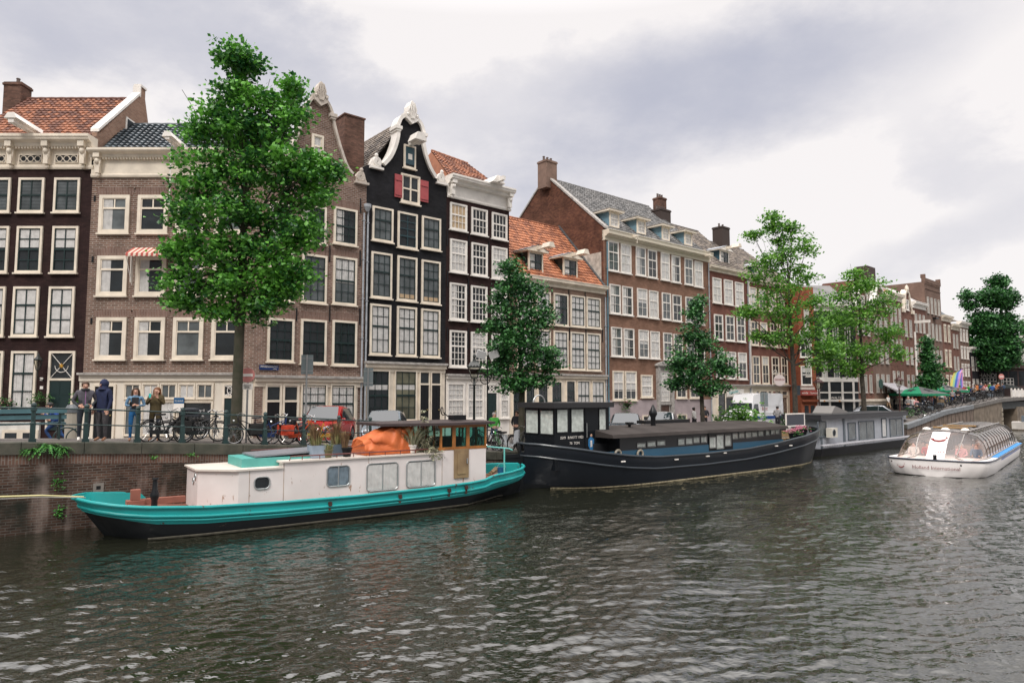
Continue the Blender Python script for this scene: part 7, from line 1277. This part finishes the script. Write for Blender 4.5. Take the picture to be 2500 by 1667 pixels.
# ---------------------------------------------------------------- cars
cglass = mat('car glass', (.02, .03, .035), .05, spec=.9); tyre = rub
def car(label, col, pos, head, Ln=3.9, Wd=1.66, Ht=1.45, kind='hatch', cat='car', hood=.9, tail=1.0):
    e = E('parked_van' if kind == 'van' else 'parked_car', pos, math.atan2(head[1], head[0]), label, cat, 'cars and van parked along the quay'); f = Ln/2
    if kind == 'van': st = [(f, .55, .75, .78), (f-.1, .85, .9, .95), (f-.55, 1.02, 1.15, .98), (f-.95, 1.5*1.0, 1.35, .93), (f-1.35, Ht-.1, 1.0, .86), (f-1.9, Ht, .95, .88), (-f+.15, Ht, .95, .9), (-f, Ht-.1, .9, .86)]
    else: st = [(f, .55, .62, .62), (f-.12, .72, .74, .8), (f-.5, .82, .8, .84), (f-1.0, hood, .88, .83), (f-1.75, Ht-.05, .9, .66), (f-2.3, Ht, .92, .66), (-f+.95, Ht-.03, .92, .66), (-f+.35, Ht-.25, .92, .64), (-f+.05, tail, .88, .72), (-f, .6, .6, .7)]
    hw = Wd/2; b = MB(); S = []
    for x, zt, zb, wt in st:
        wt = wt*hw/.83 if kind != 'van' else wt*hw; wt = min(wt, hw-.02); zb = min(zb, zt-.03); nose = .88 if abs(x) > f-.05 else .97 if abs(x) > f-.3 else 1; bw = hw*nose
        half = [(0, .2), (bw*.9, .2), (bw, .36), (bw, zb-.15), (bw*.985, zb), (wt*.97 if zt-zb > .2 else bw*.9, zt-.05), (wt*.8, zt), (0, zt+.02)]
        S.append([(x, -y, z) for y, z in half]+[(x, y, z) for y, z in reversed(half[1:-1])])
    b.loft(S); b.build('body', col, e, smooth=True, fix=True)
    def quad(pts, name, m, off=.012):
        c = [Vector(p) for p in pts]; n = (c[1]-c[0]).cross(c[3]-c[0]).normalized(); cen = sum(c, Vector())/4
        if n.dot(cen-Vector((0, 0, .8))) < 0: n = -n
        q = MB(); q.add([tuple(v+n*off) for v in c], [(0, 1, 2, 3)]); return q.build(name, m, e)
    def sp(i, k, t=0): a = S[i][k]; b_ = S[min(i+1, len(S)-1)][k]; return Vector(a)*(1-t)+Vector(b_)*t
    n_ = len(S[0]); mir = lambda k: (n_-k) % n_
    if kind == 'van':
        q = MB(); q.loft([[tuple(sp(2, k, .9)*1+Vector((.03, 0, .02))) for k in (4, mir(4))], [tuple(sp(3, k, .42)+Vector((.06, 0, .03))) for k in (5, mir(5))]], closed=False, cap=False); q.build('windscreen', cglass, e)
        for s in (-1, 1):
            yy = s*(hw-.0); q = MB(); q.add([(f-1.0, s*(hw*.97), 1.2), (f-1.75, s*(hw*.99), 1.2), (f-1.75, s*(hw*.93), 1.85), (f-1.3, s*(hw*.9), 1.85)], [(0, 1, 2, 3)]); q.build('side_window', cglass, e).location = (0, s*.03, 0)
            q = MB(); q.box(-f+.2, f-.9, s*hw-.012 if s < 0 else s*hw-.01, s*hw+.012, .72, .95); q.build('blue_stripe', mat('van stripe blue', (.01, .06, .25), .4), e)
            q = MB(); q.box(f-1.25, f-1.1, s*(hw+.02), s*(hw+.25), 1.2, 1.5); q.build('mirror', black_p, e)
            for z in (1.15, 1.75): q = MB(); q.box(-f+.25, f-2.0, s*(hw-.01)-.01, s*(hw-.01)+.02, z, z+.03); q.build('panel_crease', col, e)
    else:
        def win4(i0, t0, i1, t1, name):
            q = MB(); a = [sp(i0, 4, t0), sp(i0, mir(4), t0), sp(i1, mir(5), t1), sp(i1, 5, t1)]; o_ = Vector((.012 if a[0].x > 0 else -.012, 0, .014)); sh = [a[0].lerp(a[1], .07), a[0].lerp(a[1], .93), a[3].lerp(a[2], .93), a[3].lerp(a[2], .07)]; sh = [p_+o_ for p_ in sh]; sh = [sh[0].lerp(sh[3], .08), sh[1].lerp(sh[2], .08), sh[2], sh[3]]
            q.add([tuple(v) for v in sh], [(0, 1, 2, 3)]); q.build(name, cglass, e)
        q = MB()
        lo = Vector((f-1.02, 0, hood+.03)); hi = Vector((f-1.75, 0, Ht-.04)); q.add([(lo.x, -hw*.84, lo.z), (lo.x, hw*.84, lo.z), (hi.x+.05, hw*.68, hi.z), (hi.x+.05, -hw*.68, hi.z)], [(0, 1, 2, 3)]); o_ = q.build('windscreen', cglass, e); o_.location = (.045, 0, .03)
        q = MB(); q.add([(-f+.06, -hw*.8, tail+.02), (-f+.06, hw*.8, tail+.02), (-f+.38, hw*.68, Ht-.26), (-f+.38, -hw*.68, Ht-.26)], [(0, 1, 2, 3)]); q.build('rear_window', cglass, e).location = (-.04, 0, .02)
        for s in (-1, 1):
            q = MB(); yb, yt = s*hw*.985, s*hw*.80; x0, x1 = f-1.25, -f+.6; xm = 0
            for a, b_ in ((x0, .02), (-.05, x1)):
                q.add([(a, yb, .95), (b_, yb, .95), (b_ if b_ > x1+.1 else b_+.15, yt, Ht-.1), (a-.55 if a > .5 else a, yt, Ht-.1)], [(0, 1, 2, 3)])
            q.build('side_window', cglass, e).location = (0, s*.035, 0)
            q = MB(); q.ball((f-1.2, s*(hw+.08), .98), (.09, .1, .07), 8); q.build('mirror', col, e, smooth=True)
    for s in (-1, 1):
        q = MB(); q.ball((f-.12, s*(hw-.28), .66 if kind != 'van' else .85), (.12, .2, .1), 10); q.build('headlight', mat('headlight', (.7, .7, .72), .15, .2), e, smooth=True)
        for x in (f-.72, -f+.7):
            q = MB(); R_ = .31 if kind != 'van' else .35
            P = [(R_, s*(hw-.2)), (R_, s*(hw+.005))]; q.tube([(x, P[0][1], R_), (x, P[1][1], R_)], R_, 18, 0); q.tube([(x, s*(hw+.003), R_), (x, s*(hw+.015), R_)], R_*.62, 12, 1); q.build('wheel', [tyre, chrome], e)
            q = MB(); q.ring((x, s*(hw-.005), R_), R_+.06, .03, n=14, a0=-10, a1=190); q.build('wheel_arch', black_p if kind == 'van' else col, e)
    q = MB(); q.box(f-.02, f+.02, -.45, .45, .36, .5); q.build('grille', black_p, e); q = MB(); q.box(f+.01, f+.03, -.26, .26, .38, .48); q.build('number_plate', mat('plate yellow', (.6, .45, .03), .5), e); return e
def paint(n, c, m=0): mm = mat(n, c, .22, m); mm.node_tree.nodes['Principled BSDF'].inputs['Coat Weight'].default_value = .7; return mm
car('shiny red hatchback facing the canal between the two bell gable houses', paint('red car paint', (.48, .012, .012)), on(800, 4.4), (-.02, -1), 3.7, 1.66, 1.52)
car('silver blue hatchback half hidden by the orange tarpaulin', paint('silver blue car paint', (.36, .42, .47), .3), on(943, 4.6), (.08, -1), 4.0, 1.72, 1.5)
car('dark blue grey car behind the barge, left of the silver one', paint('slate car paint', (.05, .07, .09), .2), on(1527, 2.9), (-.2, -.98), 4.1, 1.72, 1.48)
car('silver car behind the barge with tree reflections, right of the slate one', paint('silver car paint', (.5, .51, .52), .4), on(1614, 2.9), (-.3, -.95), 4.0, 1.72, 1.5)
car('white car hidden behind light green shrubs by the barge roof', paint('white car paint', (.5, .5, .5)), on(1796, 2.9), (-.35, -.93), 4.0, 1.7, 1.36)
v = car('tall white panel van with a blue stripe beside the cafe side street', paint('white van paint', (.78, .78, .8)), on(1838, 5.0), (-.78, -.62), 5.4, 2.0, 2.65, 'van', 'van')
tx = text_mesh('Zeef', .22, white, v, (.6, 1.03, .84), (R(90), 0, R(180))); text_mesh('Rent', .4, red, v, (.2, 1.035, 1.5), (R(90), 0, R(180))); text_mesh('RENT YOUR VAN HERE', .13, red, v, (1.3, 0, 2.33), (R(35), 0, R(90)))
car('silver car parked behind the grey houseboat roof', paint('silver grey car paint', (.4, .42, .45), .4), on(2143, 2.8), (.75, -.5), 4.3, 1.74, 1.46)
# ---------------------------------------------------------------- street furniture
galv = mat('galvanised post', (.30, .31, .31), .45, .5)
def pole(px, n, ytop, name, label, cat, col=galv, r=.035, grp=None):
    x, y, z = on(px, n); zt = atY(px, ytop, y).z; e = E(name, (x, y, z), 0, label, cat, grp); q = MB(); q.tube([(0, 0, -.1), (0, 0, zt-z)], r, 10); q.build('pole', col, e); return e, zt-z, y
def sgn(px, n, ytop, w, h, label, grp='grey sign backs on poles'):
    e, t, y = pole(px, n, ytop, 'traffic_sign', label, 'road sign', grp=grp); q = MB(); q.box(-w/2, w/2, .03, .05, t-h, t); q.build('plate', mat('grey sign back', (.20, .24, .25), .5, .3), e); q = MB(); [q.box(-w/2, w/2, .02, .03, t-h+k, t-h+k+.05) for k in (.1, h-.15)]; q.build('bracket', galv, e); return e
e, t, y = pole(606, 1.2, 897, 'no_entry_sign', 'red round no entry sign with a white bar beside the big tree trunk', 'road sign')
q = MB(); q.tube([(0, -.03, t-.27), (0, -.05, t-.27)], .26, 28); q.build('disc', mat('sign red', (.50, .03, .03), .5), e); q = MB(); q.box(-.19, .19, -.06, -.05, t-.32, t-.22); q.build('bar', white, e); q = MB(); q.box(-.2, .2, -.05, -.035, t-.78, t-.56); q.build('sub_plate', white, e)
text_mesh('uitgezonderd', .05, black_p, e, (0, -.053, t-.63), (R(90), 0, 0)); 
q = MB(); q.ring((-.05, -.055, t-.71), .03, .005, n=10, k=4); q.ring((.05, -.055, t-.71), .03, .005, n=10, k=4); q.tube([(-.05, -.055, t-.71), (0, -.055, t-.66), (.05, -.055, t-.71)], .005, 4); q.build('bicycle_symbol', black_p, e)
sgn(749, .9, 866, .44, .72, 'large grey rectangular sign back on a pole before the purple brown house'); sgn(899, 1.2, 898, .38, .72, 'grey sign back on a pole at the left edge of the black gable house'); sgn(1864, .8, 958, .5, .9, 'paired grey sign backs on a pole in front of the white van'); 
x, y, z = on(1942, 2.8); e = E('traffic_sign', (x, y, z), 0, 'dark square sign panel behind the light green tree trunk', 'road sign'); zz = atY(1942, 952, y).z-z; q = MB(); q.tube([(0, 0, -.1), (0, 0, zz+.4)], .04, 8); q.build('pole', galv, e); q = MB(); q.box(-.25, .3, -.05, 0, zz-.4, zz+.35); q.build('plate', mat('slate sign', (.06, .075, .09), .5), e)
def lamp(px, n, ytop, label, col=mat('black green lamp iron', (.014, .018, .016), .4), r=.06, hL=.75):
    x, y, z = on(px, n); t = atY(px, ytop, y).z-z; e = E('street_lamp', (x, y, z), 0, label, 'street lamp', 'old street lamps'); zb = t-hL-.25
    q = MB(); q.lathe([(.14, -.1), (.14, .3), (.09, .4), (.075, 1.0), (r, 1.1), (r*.8, zb-.35), (.09, zb-.3), (.05, zb-.25), (.04, zb)], 0, 0, 12)
    for s in (-1, 1): q.tube([(s*.03, 0, zb-.25), (s*.16, 0, zb-.1), (s*.1, 0, zb)], .012, 5); q.tube([(0, 0, zb-.45), (s*.2, 0, zb-.45)], .015, 5)
    q.build('post', col, e, smooth=True); q = MB(); w0, w1 = .12, .27; z0, z1 = zb, zb+hL*.62
    for a, b_ in ((1, 1), (1, -1), (-1, -1), (-1, 1)): q.tube([(a*w0, b_*w0, z0), (a*w1, b_*w1, z1)], .014, 5)
    q.box(-w0, w0, -w0, w0, z0-.03, z0+.02); q.box(-w1-.04, w1+.04, -w1-.04, w1+.04, z1, z1+.05); q.loft([[(a*w*w1, b_*w*w1, z1+.05+h) for a, b_ in ((1, 1), (1, -1), (-1, -1), (-1, 1))] for w, h in ((1, 0), (.7, .16), (.3, .24), (.25, .34))]); q.ball((0, 0, z1+.5), .08, 8)
    for i in range(5):
        for s in (-1, 1): q.ball((-w1+i*w1/2, s*w1, z1+.08), .035, 5); q.ball((s*w1, -w1+i*w1/2, z1+.08), .035, 5)
    ln_ = q.build('lantern', col, e); q = MB(); q.loft([[(a*w, b_*w, zz) for a, b_ in ((1, 1), (1, -1), (-1, -1), (-1, 1))] for w, zz in ((w0-.01, z0+.02), (w1-.02, z1))], cap=False); q.build('lantern_glass', glass('lantern glass', (.8, .8, .75), 1.5), ln_); return e, t
e, t = lamp(1158, 1.3, 868, 'old black street lamp with a square lantern before the maroon cornice house')
e2 = E('flood_light', on(1190, 1.9), 0, 'twin white floodlights on a thin curled mast right of the old lamp', 'floodlight'); y_ = e2.location.y; z_ = e2.location.z; zz = atY(1190, 868, y_).z-z_
q = MB(); q.tube([(0, 0, -.1), (0, 0, zz)], .03, 8); q.ring((-.1, 0, zz-1.1), .22, .02, n=16); q.ring((.02, 0, zz-1.0), .15, .015, n=16); q.build('mast', black_p, e2)
for x, a in ((-.3, .3), (.3, -.3)): q = MB(); q.box(-.22, .22, -.08, .08, -.17, .17); o = q.build('lamp_head', mat('grey white housing', (.5, .5, .5), .5), e2); o.location = (x, 0, zz+.05); o.rotation_euler = (.3, a, a)
lamp(1997, 2.2, 918, 'dark red street lamp in front of the black corner cafe', mat('oxblood lamp iron', (.06, .02, .018), .4)); lamp(2193, 2.4, 915, 'street lamp left of the green parasols', mat('oxblood lamp iron', (0, 0, 0)), hL=.85)
e, t, y = pole(2493, 2.5, 790, 'mast', 'tall pale metal mast at the right edge of the picture', 'mast', mat('pale mast', (.5, .55, .52), .4), .09); 
x, z = H1.f(91, 885, -.5); 
w = H1.P.w(x, -.45, z); e = E('wall_lantern', w, 0, 'small glass lantern on a bracket left of the star fanlight door', 'wall lamp'); q = MB(); q.tube([(0, .45, -.8), (0, .1, -.75), (0, 0, -.55), (0, 0, -.35)], .025, 6); q.lathe([(.07, -.35), (.09, -.32), (.08, -.3)], 0, 0, 8); q.lathe([(.2, .1), (.2, .15), (.08, .28), (.05, .36), (.02, .45)], 0, 0, 6); [q.tube([(.08*math.cos(a), .08*math.sin(a), -.32), (.19*math.cos(a), .19*math.sin(a), .1)], .012, 4) for a in np.arange(6)*math.pi/3]; q.build('lantern', MATS['black green lamp iron'], e); q = MB(); q.lathe([(.075, -.3), (.18, .1)], 0, 0, 6); q.build('lantern_glass', glass('lantern glass'), e)
# blue street name plate on the corner
x, z = H3.f(656, 897); e = E('street_name_sign', H3.P.w(x, -.04, z), H3.P.rot(), 'small blue enamel street name plate with white letters at the brick corner', 'street sign'); q = MB(); q.box(-.46, .46, -.015, .02, -.12, .12); q.build('plate', mat('enamel blue', (.01, .03, .12), .3), e); text_mesh('PRINSENGRACHT', .105, white, e, (0, -.02, .03), (R(90), 0, 0)); text_mesh('centrum', .06, white, e, (.28, -.02, -.07), (R(90), 0, 0))
# round hanging sign and shop board
x, z = H9.f(1903, 928, -.7); e = E('hanging_sign', H9.P.w(x, -.7, z), 0, 'round white hanging shop sign with red letters above the putty shopfront', 'shop sign'); q = MB(); q.tube([(0, .03, 0), (0, -.03, 0)], .52, 28); q.build('disc', mat('pinkish white board', (.65, .56, .56), .5), e); text_mesh('GEORGE', .24, red, e, (0, -.04, .05), (R(90), 0, 0)); q = MB(); q.tube([(-.55, .2, -.6), (-.55, .2, .95)], .03, 6); q.tube([(-.6, .2, .62), (.5, 0, .62)], .025, 6); q.ring((-.32, .1, .8), .14, .02, n=14); q.tube([(0, 0, .5), (0, 0, .64)], .02, 5); q.build('bracket', white, e)
H8 = House.__new__(House); H8.P = P8; H8.f = P8.f; xa, z0 = P8.f(1774, 968, -.1); xb, z1 = P8.f(1815, 949, -.1); e = E('shop_board', P8.w((xa+xb)/2, -.12, (z0+z1)/2), P8.rot(), 'pale shop board with turquoise script above the garage shutter', 'shop sign'); q = MB(); q.box(-(xb-xa)/2, (xb-xa)/2, -.03, .02, -(z1-z0)/2, (z1-z0)/2); q.build('board', white, e); tq = mat('turquoise script', (.15, .5, .5), .5); text_mesh('Karaoke', .42, tq, e, (-.3, -.04, .06), (R(90), R(-8), 0)); text_mesh('Bar', .38, tq, e, (.75, -.04, -.14), (R(90), 0, 0))
# bench, bin
x, y, z = on(60, .9); e = E('bench', (x, y, z), al+.0, 'long blue green slatted bench behind the railing at the far left', 'bench'); bm_ = mat('blue green bench paint', (.07, .15, .17), .5, var=.15)
for zz, h, yy in ((.78, .13, -.02), (.6, .13, .02), (.44, .05, .1), (.44, .05, .25), (.44, .05, .4)):
    q = MB(); q.box(-1.5, 1.1, yy, yy+(.03 if h > .1 else .1), zz, zz+h); q.build('slat', bm_, e)
for xx in (-1.3, .9): q = MB(); q.box(xx, xx+.06, 0, .5, .38, .44); q.box(xx, xx+.06, .0, .06, 0, .88); q.box(xx, xx+.06, .42, .48, 0, .44); q.build('leg', iron, e)
x, y, z = on(186, 3.2); e = E('litter_bin', (x, y, z), 0, 'stone coloured litter bin with a grey lid left of the railing post', 'bin'); q = MB(); q.lathe([(.24, 0), (.26, .8), (.26, .85)], 0, 0, 16); q.build('drum', mat('stone bin', (.33, .3, .25), .8), e); q = MB(); q.lathe([(.28, .85), (.28, .95), (.2, 1.1), (.02, 1.13)], 0, 0, 16); q.build('lid', mat('grey lid', (.1, .11, .12), .5), e)
x, y, z = on(170, 2.2); e = E('bike_stand', (x, y, z), al, 'curved wheel stand hoop between the bench and the bin', 'bike rack'); q = MB(); q.ring((0, 0, 0), .34, .025, n=16, a0=0, a1=180); q.ring((.3, 0, 0), .3, .02, n=16, a0=0, a1=180); q.build('hoop', iron, e)
x, y, z = on(45, 4.2); 
# parasols
def parasol(px, n, ytop, rad, col, label, star=False, h=.75):
    x, y, z = on(px, n); t = atY(px, ytop, y).z-z; e = E('parasol', (x, y, z), R(20), label, 'parasol', 'parasols over the cafe terrace'); q = MB(); q.tube([(0, 0, 0), (0, 0, t)], .04, 8); q.build('pole', mat('wood pole', (.2, .12, .07), .6), e)
    q = MB(); c = [(rad, rad), (rad, -rad), (-rad, -rad), (-rad, rad)]; q.add([(a, b, t-h) for a, b in c]+[(0, 0, t)]+[(a, b, t-h-.22) for a, b in c], [(0, 1, 4), (1, 2, 4), (2, 3, 4), (3, 0, 4)]+[(i, (i+1) % 4, 5+(i+1) % 4, 5+i) for i in range(4)]); 
    q.m = [0, 1, 0, 1, 2, 2, 2, 2]; q.build('canopy', [col[0], col[1], col[2]], e)
    if star:
        n_ = Vector((0, -h, -rad)).normalized(); 
        for (sx, sy) in ((0, -1), (-1, 0), (1, 0)):
            u = Vector((-sy, sx, 0)); v_ = Vector((-sx*rad, -sy*rad, h)).normalized(); nn = u.cross(v_).normalized(); nn = nn if nn.z > 0 else -nn; c0 = Vector((sx*rad*.55, sy*rad*.55, t-h*.55))+nn*.03; s_ = MB(); s_.add([tuple(c0+(u*math.sin(math.pi*k/5)+v_*math.cos(math.pi*k/5))*(.55 if k % 2 == 0 else .22)) for k in range(10)], [tuple(range(10))]); s_.build('star', CL['black'], e)
grn = mat('parasol green', (.0, .20, .09), .6); dgr = mat('parasol grey', (.075, .08, .078), .7); blkc = mat('parasol black', (.02, .025, .025), .7)
parasol(2240, 2.6, 943, 1.9, (grn, dgr, grn), 'large green parasol with a dark star, nearest the lamp post', True); parasol(2296, 3.6, 937, 1.9, (grn, dgr, grn), 'green and grey parasol behind the cone shaped tree', True); parasol(2278, 7.5, 940, 2.0, (grn, dgr, grn), 'smaller looking green parasol deep in the terrace', False); parasol(2208, 7, 943, 1.7, (blkc, blkc, blkc), 'black parasol at the left end of the terrace'); parasol(2428, 4, 932, 2.0, (blkc, blkc, blkc), 'black parasol in the crowd below the trade building'); parasol(2455, 5, 936, 1.6, (blkc, blkc, blkc), 'low black parasol left of the pale mast'); bl = mat('parasol blue', (.01, .14, .5), .6); parasol(2483, 5.5, 935, 1.7, (bl, bl, bl), 'bright blue parasol at the right edge', h=.4)
# grey awning over the cafe terrace
x0, z0 = HC.f(2155, 934, -.3); x1, _ = HC.f(2196, 940, -.3); q = MB(); q.loft([[(x, -.1, z0), (x, -.1, z0-.1), (x, -1.6, z0-.9), (x, -1.6, z0-.75)] for x in (x0, x1)]); q.box(x0, x1, -1.62, -1.58, z0-1.1, z0-.75); HC.b(q, 'awning', mat('grey awning', (.33, .32, .34), .7))
q = MB(); x, z = HC.f(2149, 937, -.4); q.tube([(x, -.5, z), (x, -.42, z)], .5, 20); HC.b(q, 'round_sign', mat('dark green sign', (.02, .06, .05), .4))
# rainbow banner on a lamp post
x, y, z = on(2371, 2.0); e = E('rainbow_banner', (x, y, z), 0, 'long rainbow striped banner hanging in two tails from a post', 'banner'); RB = [mat('stripe '+n_, c, .6) for n_, c in (('yellow', (.62, .55, .14)), ('green', (.30, .52, .28)), ('blue', (.05, .14, .50)), ('violet', (.40, .25, .62)), ('pink', (.65, .28, .42)))]
def strip(Ls, Rs, nm='banner_tail'):
    Lp = [atY(*p_, y)-Vector((x, y, z)) for p_ in Ls]; Rp = [atY(*p_, y)-Vector((x, y, z)) for p_ in Rs]; q = MB(); n_ = len(Lp); K = 10; w = [0, .22, .22, .42, .42, .66, .66, .86, .86, 1.0]
    for i in range(n_):
        for k in range(5):
            pass
    ws = (0, .25, .45, .68, .87, 1)
    for k in range(5):
        vs = []
        for i in range(n_):
            for t_ in (ws[k], ws[k+1]): p_ = Lp[i].lerp(Rp[i], t_); vs.append((p_.x, .12*math.sin(3.2*t_+i*.9), p_.z))
        vs2 = [(a, b+.02, c) for a, b, c in vs]; q.add(vs+vs2, [(2*i, 2*i+1, 2*i+3, 2*i+2) for i in range(n_-1)]+[(2*i+2*n_, 2*i+2+2*n_, 2*i+3+2*n_, 2*i+1+2*n_) for i in range(n_-1)], k)
    q.build(nm, RB, e)
strip([(2343, 903), (2330, 910), (2324, 925), (2318, 955), (2310, 987)], [(2352, 899), (2346, 910), (2343, 925), (2337, 955), (2328, 987)]); strip([(2344, 909), (2342, 925), (2339, 950), (2336, 976)], [(2351, 909), (2350, 925), (2351, 950), (2352, 975)])
q = MB(); q.tube([(0, 0, 0), (0, 0, atY(2371, 897, y).z-z)], .07, 8); a = atY(2344, 900, y); b_ = atY(2378, 896, y); q.tube([(a.x-x, 0, a.z-z), (b_.x-x, 0, b_.z-z)], .05, 6); q.build('post', MATS['oxblood lamp iron'], e)
e, t, y = pole(2443, 2.5, 912, 'no_entry_sign', 'small red no entry sign in front of the trade building at the bridge', 'road sign'); q = MB(); q.tube([(0, -.03, t-.4), (0, -.06, t-.4)], .38, 24); q.build('disc', MATS['sign red'], e); q = MB(); q.box(-.27, .27, -.08, -.06, t-.46, t-.34); q.build('bar', white, e)
x, y, z = on(2296, 1.2); e = E('bench', (x, y, z), QB.rot(), 'wooden slatted bench above the retaining wall, left of the rainbow banner', 'bench'); [MB().box(-.9+i*.2, -.8+i*.2, -.02, .02, .35, .9).build('slat', woodw, e) for i in range(9)]; q = MB(); q.box(-.95, .95, -.02, .45, .4, .45); q.box(-.9, -.84, 0, .4, 0, .4); q.box(.84, .9, 0, .4, 0, .4); q.build('seat', woodw, e)
# bridge railing
e = E('bridge_railing', QB.w(at_px(2466, .2)-LB+2.5, .2, 3.5), QB.rot(), 'white panelled balustrade on the bridge at the right edge', 'railing'); q = MB(); q.box(-2.5, 20, -.04, .04, .05, .95); q.build('panel', white, e); q = MB(); [q.box(-2.5+i*1.8, -2.38+i*1.8, -.08, .08, 0, 1.15) for i in range(12)]; q.build('baluster_post', white, e)
# ---------------------------------------------------------------- plants
def plant(label, loc, cl, sp_, n, per, size, m_, seed=1, name='plant', cat='plant', pot=None, grp=None, spread=.07):
    e = E(name, loc, 0, label, cat, grp); r = np.random.default_rng(seed); c = r.normal(0, 1, (n, 3))*np.array(sp_)+np.array(cl); v, f = leaves(c, per, spread, size, seed); g = MB(); g.arr(v, f); g.build('foliage', m_, e)
    if pot: q = MB(); q.lathe([(.16, 0), (.24, .3), (.25, .32)], 0, 0, 12); q.build('pot', pot, e)
    return e
fern = mat('fern green', (.03, .15, .03), .6, col2=(.10, .32, .05), vscale=4, island=.6, trans=.2)
for L0, dz, s_, lb in ((at_px(85, -.1), -.35, .8, 'trailing green fern on the quay coping, left clump'), (at_px(128, -.1), -.05, 1.25, 'bushy green fern rooted in the quay coping, middle and largest clump'), (at_px(162, -.1), -.3, .9, 'green fern clump on the coping, right end')):
    w = QA.w(L0, -.05, zq(L0)-.08+dz*.4); e = E('fern', w, al, lb, 'fern', 'ferns growing on the quay wall'); g = MB(); r = random.Random(int(L0*100))
    for k in range(34):
        a = r.uniform(math.pi*.95, math.pi*2.05); ln = r.uniform(.25, .5)*s_; up = r.uniform(-.1, .75); dx, dy = math.cos(a)*.9, math.sin(a)*.55; P = [Vector((dx*ln*t, dy*ln*t, up*ln*t-ln*.7*t*t)) for t in (0, .25, .5, .75, 1)]
        for i in range(4):
            for s in (-1, 1):
                for tt in (0, .5): m_ = P[i].lerp(P[i+1], tt); wv = Vector((-dy, dx, 0)).normalized()*s*.075*(1-(i+tt)/4.6)*s_; d_ = (P[i+1]-P[i])*.45; g.add([tuple(m_), tuple(m_+wv+d_), tuple(m_+d_*.9)], [(0, 1, 2)])
    g.build('fronds', fern, e)
for i, (L0, z0, lb) in enumerate(((at_px(155, 0), 1.35, 'small weed hanging in the brick joints below the fern'), (at_px(163, 0), .55, 'thin vine of leaves low on the quay wall by the boat bow'), (at_px(385, 0), 1.95, 'tiny green tuft under the coping above the white boat cabin'), (at_px(470, 0), 2.0, 'tiny green tuft in the coping under the bicycles'))):
    plant(lb, QA.w(L0, -.04, z0), (0, 0, 0), (.05, .03, .18 if i < 2 else .04), 22 if i < 2 else 8, 6, .06, fern, i, 'weed', 'weed', grp='weeds in the quay wall')
plant('light green leafy shrub standing on the quay in front of the white car', Vector(on(1800, .8)), (0, 0, 1.05), (.62, .25, .42), 260, 9, .13, leafC, 3, 'shrub', 'shrub'); plant('smaller light green shrub right beside the leafy one before the van', Vector(on(1829, .8)), (0, 0, .55), (.3, .2, .35), 60, 9, .12, leafC, 4, 'shrub', 'shrub')
plant('round clipped bush in a pot by the cream doorway', Vector(on(1748, 5.5)), (0, 0, .75), (.16, .16, .16), 60, 8, .07, leafB, 5, 'shrub', 'shrub', black_p)
plant('leafy potted plant below the lilac plinth window', Vector(on(1658, 5.5)), (0, 0, .6), (.2, .2, .25), 50, 8, .1, leafD, 6, 'shrub', 'shrub', black_p)
plant('dark green bush beside the walking figure in the pale hoodie', Vector(on(1920, 3.2)), (0, 0, .6), (.3, .3, .35), 60, 8, .12, leafD, 7, 'shrub', 'shrub')
plant('low hedge of greenery at the end of the houseboat', Vector(on(2215, 1.2)), (0, 0, .45), (.6, .2, .2), 60, 8, .1, leafD, 8, 'shrub', 'shrub')
for Hh_, px, py, lb, fl, sc_ in ((H1, 101, 978, 'hanging flower basket left of the dark front door', 0, 1), (H1, 189, 970, 'hanging flower basket right of the dark front door', 0, .8), (H1, 8, 988, 'flower basket with pink blooms at the left picture edge', 1, 1), (H7, 1532, 985, 'trailing flower basket with pink blooms on the lilac plinth block', 1, 1.4)):
    x, z = Hh_.f(px, py, -.4); e = E('flower_basket', Hh_.P.w(x, -.4, z), Hh_.P.rot(), lb, 'flower basket', 'hanging flower baskets'); r = np.random.default_rng(px); q = MB(); q.lathe([(.03, -.22*sc_), (.18*sc_, -.05), (.2*sc_, 0)], 0, 0, 10); q.tube([(0, 0, 0), (0, 0, .5), (0, .4, .55)], .012, 4); q.build('basket', mat('dark basket', (.03, .025, .02), .9), e)
    v, f = leaves(r.normal(0, 1, (55, 3))*[.2*sc_, .12*sc_, .14*sc_]+[0, 0, .05], 7, .05, .08, px); g = MB(); g.arr(v, f)
    if sc_ > 1: v, f = leaves(r.normal(0, 1, (30, 3))*[.12, .08, .3]+[0, 0, -.45], 5, .05, .07, px); g.arr(v, f)
    g.build('foliage', leafD, e)
    if fl: v, f = leaves(r.normal(0, 1, (26, 3))*[.2*sc_, .12, .1]+[0, -.06, .1], 4, .04, .06, px+1); g = MB(); g.arr(v, f); g.build('flowers', pink, e)
# for-rent board in the shop window, pavement bollards
x, z = H2.f(436, 985, -.2); e = E('window_poster', H2.P.w(x, -.17, z), 0, 'blue and white to let board in the brick house shop window', 'poster'); q = MB(); q.box(-.24, .24, -.01, .01, .0, .28, 0); q.box(-.24, .24, -.01, .01, -.35, 0, 1); q.build('board', [mat('poster blue', (.01, .09, .22), .5), white], e); text_mesh('TE HUUR', .1, white, e, (0, -.015, .12), (R(90), 0, 0), ext=.002)
for i, px in enumerate((1130, 1330, 1470, 1585, 1680)):
    x, y, z = on(px, 6.4); e = E('bollard', (x, y, z), 0, f'small brown iron pavement bollard, {names[i]} from the left behind the boats', 'bollard', 'pavement bollards'); q = MB(); q.lathe([(.08, 0), (.06, .1), (.055, .65), (.075, .7), (.06, .8), (.02, .85)], 0, 0, 10); q.build('post', mat('brown bollard', (.06, .03, .02), .5), e, smooth=True)
